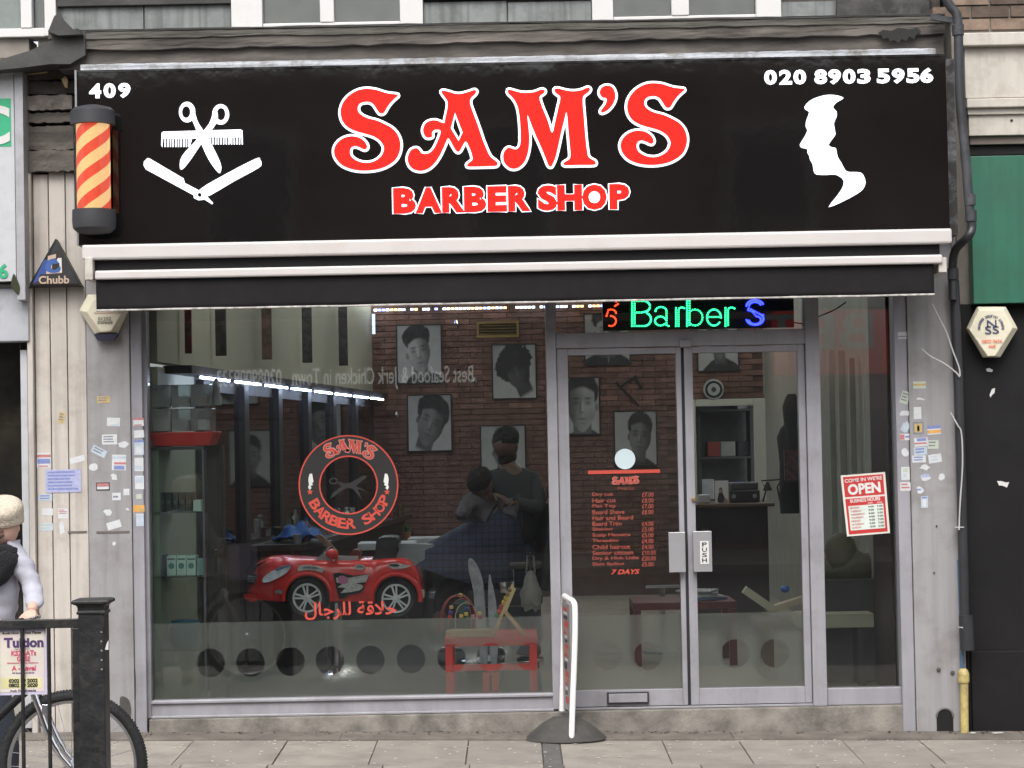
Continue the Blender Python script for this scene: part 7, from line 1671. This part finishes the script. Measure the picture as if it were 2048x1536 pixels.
m.obox(c, L_-.035, .018, zt_-zb_, RZ); m.build('panel', M('grey sign panel',(.22,.21,.21),.4), fs, bev=.002)
side = RZ @ Vector((0,-1,0)); rnd_ = random.Random(11)
pcs = [(REDV,.035),(WHV,.02),(M('print dark',(.03,.03,.035),.5),.05),(REDV,.05),(M('print orange',(.45,.16,.06),.5),.03)]
t0 = .03; i = 0
while t0 < .95:
    mt, h_ = pcs[i % 5]; h_ *= rnd_.uniform(.6,1.4); u0 = rnd_.uniform(-.45,0); u1 = rnd_.uniform(.1,.45)
    for sg_ in (-1,1):
        m = MB(); zc_ = zb_+(zt_-zb_)*(1-t0-h_/2); m.obox(Vector((c.x,c.y,zc_))+side*sg_*.0098+d*(L_*.45*(u0+u1)/2), L_*.45*(u1-u0)*1.6, .0012, (zt_-zb_)*h_*.9, RZ); m.build('print', mt, fs)
    t0 += h_+.012; i += 1
cb_ = at(1131,1462,-.2); pz = pave(cb_.x,-.2)
m = MB(); n = 40; prof = [(1.0,.0),(1.0,.006),(.93,.02),(.6,.085),(.3,.125),(.12,.13),(.02,.13)]
for r_, h in prof:
    for j in range(n): a = 2*math.pi*j/n; m.v.append((cb_.x+.232*r_*math.cos(a), -.205+.17*r_*math.sin(a), pz+h+.0))
for i in range(len(prof)-1):
    for j in range(n): m.f.append((i*n+j, i*n+(j+1) % n, (i+1)*n+(j+1) % n, (i+1)*n+j)); m.m.append(0)
m.f += [tuple(reversed(range(n))), tuple((len(prof)-1)*n+j for j in range(n))]; m.m += [0,0]
m.build('rubber_base', M('worn black rubber', (.035,.033,.03), .7, var=.25, dirt=(.10,.09,.08), dscale=4, damt=.5), fs, bev=.002)

# ================= stickers =================
SW = M('sticker paper white',(.52,.53,.545),.5,var=.07,scale=40); SB = M('sticker pale blue',(.40,.46,.52),.5,var=.1,scale=40); SBL = M('sticker blue ink',(.17,.21,.42),.5,var=.2,scale=90); SR = M('sticker red ink',(.42,.16,.16),.5,var=.2,scale=90); SO = M('sticker orange',(.58,.31,.08),.5,var=.1,scale=60); SY = M('sticker yellow tan',(.45,.33,.13),.5,var=.15,scale=60); SL = M('sticker lilac',(.34,.35,.52),.5,var=.12,scale=60); SG = M('sticker grey ink',(.18,.19,.22),.6,var=.3,scale=90); SGN = M('sticker green grey',(.42,.46,.38),.5,var=.1)
SM_ = {'w':SW,'b':SB,'B':SBL,'r':SR,'o':SO,'y':SY,'l':SL,'g':SG,'n':SGN,'k':blackp}
def sticker(x, y, w_, h_, base, lines, lab, rot=0, Y=0, torn=0):
    t_ = 'stickers on the shopfront'; c = at(x, y, Y); W, H = w_/S(Y), h_/S(Y); A = R(rot)+(0); m = MB(); ca, sa = math.cos(A), math.sin(A)
    def tr(u, v): return (c.x+u*W*ca-v*H*sa, c.z+u*W*sa+v*H*ca)
    if torn:
        rnd_ = random.Random(int(x*7+y)); n = 11; pts = [( .5*math.cos(2*math.pi*i/n)*rnd_.uniform(.55,1.1), .5*math.sin(2*math.pi*i/n)*rnd_.uniform(.5,1.15)) for i in range(n)]
    else: pts = [(-.5,-.5),(.5,-.5),(.5,.5),(-.5,.5)]
    m.prism([tr(*p) for p in pts], Y-.0012, Y+.0003, 0); mats = [SM_[base]]
    for (u0,u1,v0,v1,k_) in lines:
        if SM_[k_] not in mats: mats.append(SM_[k_])
        m.prism([tr(u0-.5,.5-v0),tr(u1-.5,.5-v0),tr(u1-.5,.5-v1),tr(u0-.5,.5-v1)], Y-.0018, Y-.0011, mats.index(SM_[k_]))
    tag(m.build('sticker', mats, clean=False), lab, 'sticker', t_)
def ln(n, k_='g', u0=.1, u1=.9, v0=.15, v1=.9):
    out = []; h = (v1-v0)/n; rnd_ = random.Random(n*13+ord(k_))
    for i in range(n): out.append((u0, u1-rnd_.random()*.25, v0+i*h, v0+i*h+h*.5, k_))
    return out
BY = .012; JY = .015; RY = YF-.045
st = [
(87.6,920.6,28,30,'w',[(0,1,.12,.3,'r'),(.05,.95,.4,.72,'B'),(.1,.8,.85,.93,'r')],'white sticker with blue band on left edge board, upper left of the lilac notice',0,BY,0),
(126.5,962,71,46,'l',ln(6,'B',.06,.94,.08,.95),'large lilac notice with blue text taped across the pale boards',0,BY-.002,0),
(154.6,919,30,12,'w',[],'blank white strip tilted upward on the pale board above the lilac notice',14,BY,0),
(91,995,27,13,'b',ln(2,'B'),'pale blue strip sticker directly under the lilac notice',0,BY,0),
(95,1024,22,14,'w',[],'plain whitish sticker on left board beneath the pale blue strip',0,BY,0),
(126,1027,20,20,'w',ln(3,'r',.1,.9,.1,.6),'faded white sticker with pinkish lines on middle board',0,BY,0),
(92.7,1054,27,15,'b',ln(2,'n'),'pale blue oblong sticker lowest on the left board',0,BY,0),
(124,1057,13,34,'w',[],'long torn white paper remnant on middle board',0,BY,1),
(123,835,12,22,'y',ln(3,'g'),'yellow slanted label on middle board high above the notice',-12,BY,0),
(207,799,26,13,'y',ln(2,'g'),'yellow label highest on the left grey pilaster',0,0,0),
(227,844,26,17,'w',[(.3,.9,.75,.95,'b')],'plain white label high on left pilaster below the yellow one',-3,0,0),
(219,879,30,20,'w',ln(3,'g'),'white printed label with grey lines on left pilaster',0,0,0),
(246,888,24,15,'w',[],'torn white scrap touching the grey lined label on left pilaster',0,0,1),
(198,903,30,15,'b',ln(2,'g'),'pale blue label tilted steeply down on left pilaster',-28,0,0),
(238,925,28,31,'w',[(0,1,.1,.25,'b'),(.15,1,.48,.62,'r'),(.15,.9,.7,.95,'B')],'two part blue and red service sticker on left pilaster',-2,0,0),
(187,935,20,20,'w',[],'torn white triangle at left edge of the left pilaster',0,0,1),
(228,953,14,20,'w',[],'torn white flake below the blue and red service sticker',30,0,1),
(206,973,27,16,'k',[(.06,.94,.1,.45,'r'),(.06,.94,.5,.85,'w')],'dark edged red and white sticker mid height on left pilaster',0,0,0),
(233,993,17,15,'w',[(.1,.7,.4,.65,'g')],'small white sticker with one dark bar on left pilaster',0,0,0),
(253,984,12,13,'w',[],'tiny white square near right edge of left pilaster',0,0,0),
(216,1024,20,16,'w',[],'blank white patch on left pilaster above the tilted one',4,0,1),
(228,1050,28,15,'w',[],'blank white patch tilted up, lowest rectangle on left pilaster',16,0,0),
(228,1087,8,10,'w',[],'small white oval dot alone on the left pilaster',0,0,1),
(255,1018,9,6,'w',[],'tiny white sliver beside the blank patches on left pilaster',-30,0,1),
(277,844,21,16,'w',[(0,1,0,.25,'r'),(.1,.8,.8,.95,'r')],'pink edged white label topmost on the narrow left strip',0,JY,0),
(278,868,20,15,'w',[],'blank white label second from top on the narrow left strip',3,JY,0),
(278,895,19,30,'b',[(0,1,0,.15,'B'),(.2,.8,.4,.9,'w')],'pale blue sticker third from top on the narrow left strip',0,JY,0),
(278,929,18,27,'w',[(.1,.8,.6,.9,'b')],'white sticker fourth from top on the narrow left strip',0,JY,0),
(279,965,18,27,'w',[(.1,.9,.1,.5,'b')],'white and blue sticker right above the orange one',0,JY,0),
(278,993,11,10,'n',[],'faint grey square just above the orange sticker',0,JY,0),
(278,1017,22,14,'o',[(.5,.95,.5,.9,'y')],'bright orange sticker on the narrow left strip',0,JY,0),
(280,1040,15,25,'b',[(0,1,0,.1,'w')],'pale blue upright sticker right below the orange one',0,JY,0),
(1808,671,24,14,'w',[(0,1,.55,.68,'g')],'double white strip high on narrow frame post right of window',0,RY,0),
(1810,795,17,25,'n',ln(3,'g'),'white card tilted on narrow right post, upper cluster',-18,RY,0),
(1810.6,827,23,14,'w',[],'plain white strip on narrow right post under the tilted card',4,RY,1),
(1811,855,22,26,'b',[],'cloudy pale sticker on the narrow right post',0,RY,1),
(1811,874,22,13,'w',[(0,.4,.1,.9,'r'),(.45,1,.3,.6,'B')],'red and blue sticker on the narrow right post',0,RY,0),
(1811,905,18,20,'w',[],'torn white remnant on the narrow right post below red blue one',0,RY,1),
(1811,947,17,26,'w',[(.2,.8,.1,.4,'n'),(.2,.6,.5,.8,'b')],'white sticker with green marks low on narrow right post',0,RY,0),
(1811,973,21,17,'w',ln(2,'r'),'pinkish white sticker lowest on the narrow right post',0,RY,0),
(1839,770,25,14,'n',[(0,1,.3,.6,'y')],'faint tan strip highest on the right pilaster',0,0,0),
(1841,798,20,6,'w',[],'torn white sliver high on the right pilaster',-8,0,1),
(1835,826,15,24,'w',[],'plain white upright sticker on the right pilaster',0,0,0),
(1836.5,856,22,25,'g',[(.15,.85,.15,.85,'y'),(.4,.6,.3,.75,'g')],'dark square sticker with brown emblem on right pilaster',0,0,0),
(1868,860,27,18,'w',[(0,1,0,.35,'B'),(0,1,.5,.85,'o')],'orange and blue striped sticker on right pilaster',3,0,0),
(1842,884,27,17,'w',[(.2,.9,.05,.4,'B'),(0,.9,.55,.75,'r')],'blue topped white sticker left of the greenish one on right pilaster',3,0,0),
(1866,889,22,17,'n',ln(2,'g'),'greenish grey lined sticker on right pilaster',0,0,0),
(1841,902,26,16,'b',ln(2,'B'),'pale blue lined sticker under the blue topped one on right pilaster',3,0,0),
(1838,918,27,14,'w',ln(2,'B'),'white sticker with fine blue text mid right pilaster',0,0,0),
(1870,917,26,17,'w',ln(2,'b'),'white card tilted up near the downpipe edge of right pilaster',7,0,0),
(1850,935,22,14,'w',[],'torn white scrap under the fine blue text sticker',0,0,1),
(1850,956,24,15,'w',[(.2,.9,0,.4,'l')],'torn sticker with lilac top on right pilaster',5,0,1),
(1883,954,15,16,'w',[],'jagged white scrap nearest the downpipe on right pilaster',0,0,1),
(1840,979,18,16,'w',[(.1,.6,.4,.6,'B')],'white sticker with small blue bar low on right pilaster',0,0,1),
(1849,1004,14,23,'b',[(.1,.9,.05,.2,'B'),(.25,.75,.3,.9,'w')],'pale blue parking ticket style sticker lowest on right pilaster',0,0,0),
]
for s_ in st: sticker(*s_[:7], rot=s_[7], Y=s_[8], torn=s_[9])
for (x0,x1,y,Y,lab) in ((136,174,1064,BY,'thin brown tape line across the pale boards'),(193,259,1064,0,'dark metal strip bolted across the left pilaster')):
    r = rc(x0,x1,y-2,y+2,Y); tag(MB().box(r[0],r[1],Y-.004,Y-.0002,r[2],r[3]).build('strip', M('brown strip',(.12,.10,.09),.6)), lab, 'strip')

# ================= the other side of the street (seen in the glass) =================
YO = -21.0
ob = thing('opposite_terrace_building', 'brick terrace with dark shopfronts across the road, seen only as reflection', 'building', (0,YO,0))
MB().box(-26, 26, YO-6, YO-.2, -.1, 7.5).build('wall', M('far red brick',(.28,.19,.15),.9,var=.3,scale=2), ob)
for i in range(13):
    x = -24+i*4; o = MB().box(x-.7, x+.7, YO-.21, YO-.14, 4.6, 6.5).build('window', whitep, ob); MB().box(x-.6, x+.6, YO-.139, YO-.13, 4.7, 6.4).build('pane', M('far dark glass',(.03,.035,.04),.1), o)
dkf = M('far dark fascia', (.02,.02,.022), .5)
MB().box(-26, 3.9, YO-.2, YO, 2.1, 3.5).build('fascia', dkf, ob); MB().box(7.6, 26, YO-.2, YO, 2.3, 3.6).build('fascia', M('far blue fascia',(.03,.05,.1),.5), ob)
for i in range(14):
    x = -24.6+i*3.6; MB().box(x-1.6, x+1.6, YO-.19, YO-.1, 0, 2.05).build('shop_window', M('far shop glass',(.09,.09,.095),.2,var=.5,scale=1), ob); MB().box(x+1.62, x+1.95, YO-.19, YO-.02, -.1, 2.08).build('pier', M('far pier',(.2,.19,.18),.7), ob)
MB().box(4.1, 7.4, YO-.2, YO+.05, 2.6, 3.95).build('fascia', M('far red fascia',(.5,.045,.03),.4,emis=(.8,.06,.03),estr=.3), ob)  # glow added to the red fascia so its mirror image shows
def otext(body, x_left_world, x_right_world, z0, z1, mat):
    me = text_mesh(body, .01, .02); xs_ = [v.co.x for v in me.vertices]; ys_ = [v.co.y for v in me.vertices]; a, b, c, d = min(xs_), max(xs_), min(ys_), max(ys_)
    for v in me.vertices:
        u = (v.co.x-a)/(b-a); w_ = (v.co.y-c)/(d-c); zz = v.co.z; v.co = Vector((x_left_world+(x_right_world-x_left_world)*u, YO+.06+zz, z0+(z1-z0)*w_))
    link('lettering', me, mat, ob)
otext('Best Seafood & Jerk Chicken in Town   02089009333', -.6, -4.6, 2.5, 2.85, M('far white lettering',(.8,.8,.78),.5,emis=(1,1,.95),estr=.8))  # lettering given a glow so it reads in the window reflection
otext('BET', 5.65, 3.9, 3.0, 3.55, M('far dull lettering',(.55,.53,.5),.5))

# mustard and grey clutter is in the interior section; small debris along the wall foot
m = MB(); rnd = random.Random(3)
for i in range(160):
    x = rnd.uniform(-2.1, 3.2); y = -abs(rnd.gauss(.0,.05))-.012; z = pave(x,y)+.013 if y > -.25 else pave(x,y); s_ = rnd.uniform(.003,.011)
    m.obox((x,y,z+.001), s_*1.8, s_, .002, Matrix.Rotation(rnd.uniform(0,3),3,'Z'))
o = m.build('litter', M('dark litter bits',(.05,.042,.035),.9,rnd=.5), clean=False); stuff(o)
for x, y, w_, h_, lab in ((1995,1467,.06,.012,'flattened white paper scrap on pavement beneath the black panel'),(1945,1460,.03,.012,'small white paper scrap at the foot of the yellow pipe'),):
    q = at(x,y,-.1); tag(MB().obox((q.x,-.1,pave(q.x,-.1)+.016), w_, .03, .003, Matrix.Rotation(.3,3,'Z')).build('paper_scrap', whitep), lab, 'paper scrap')
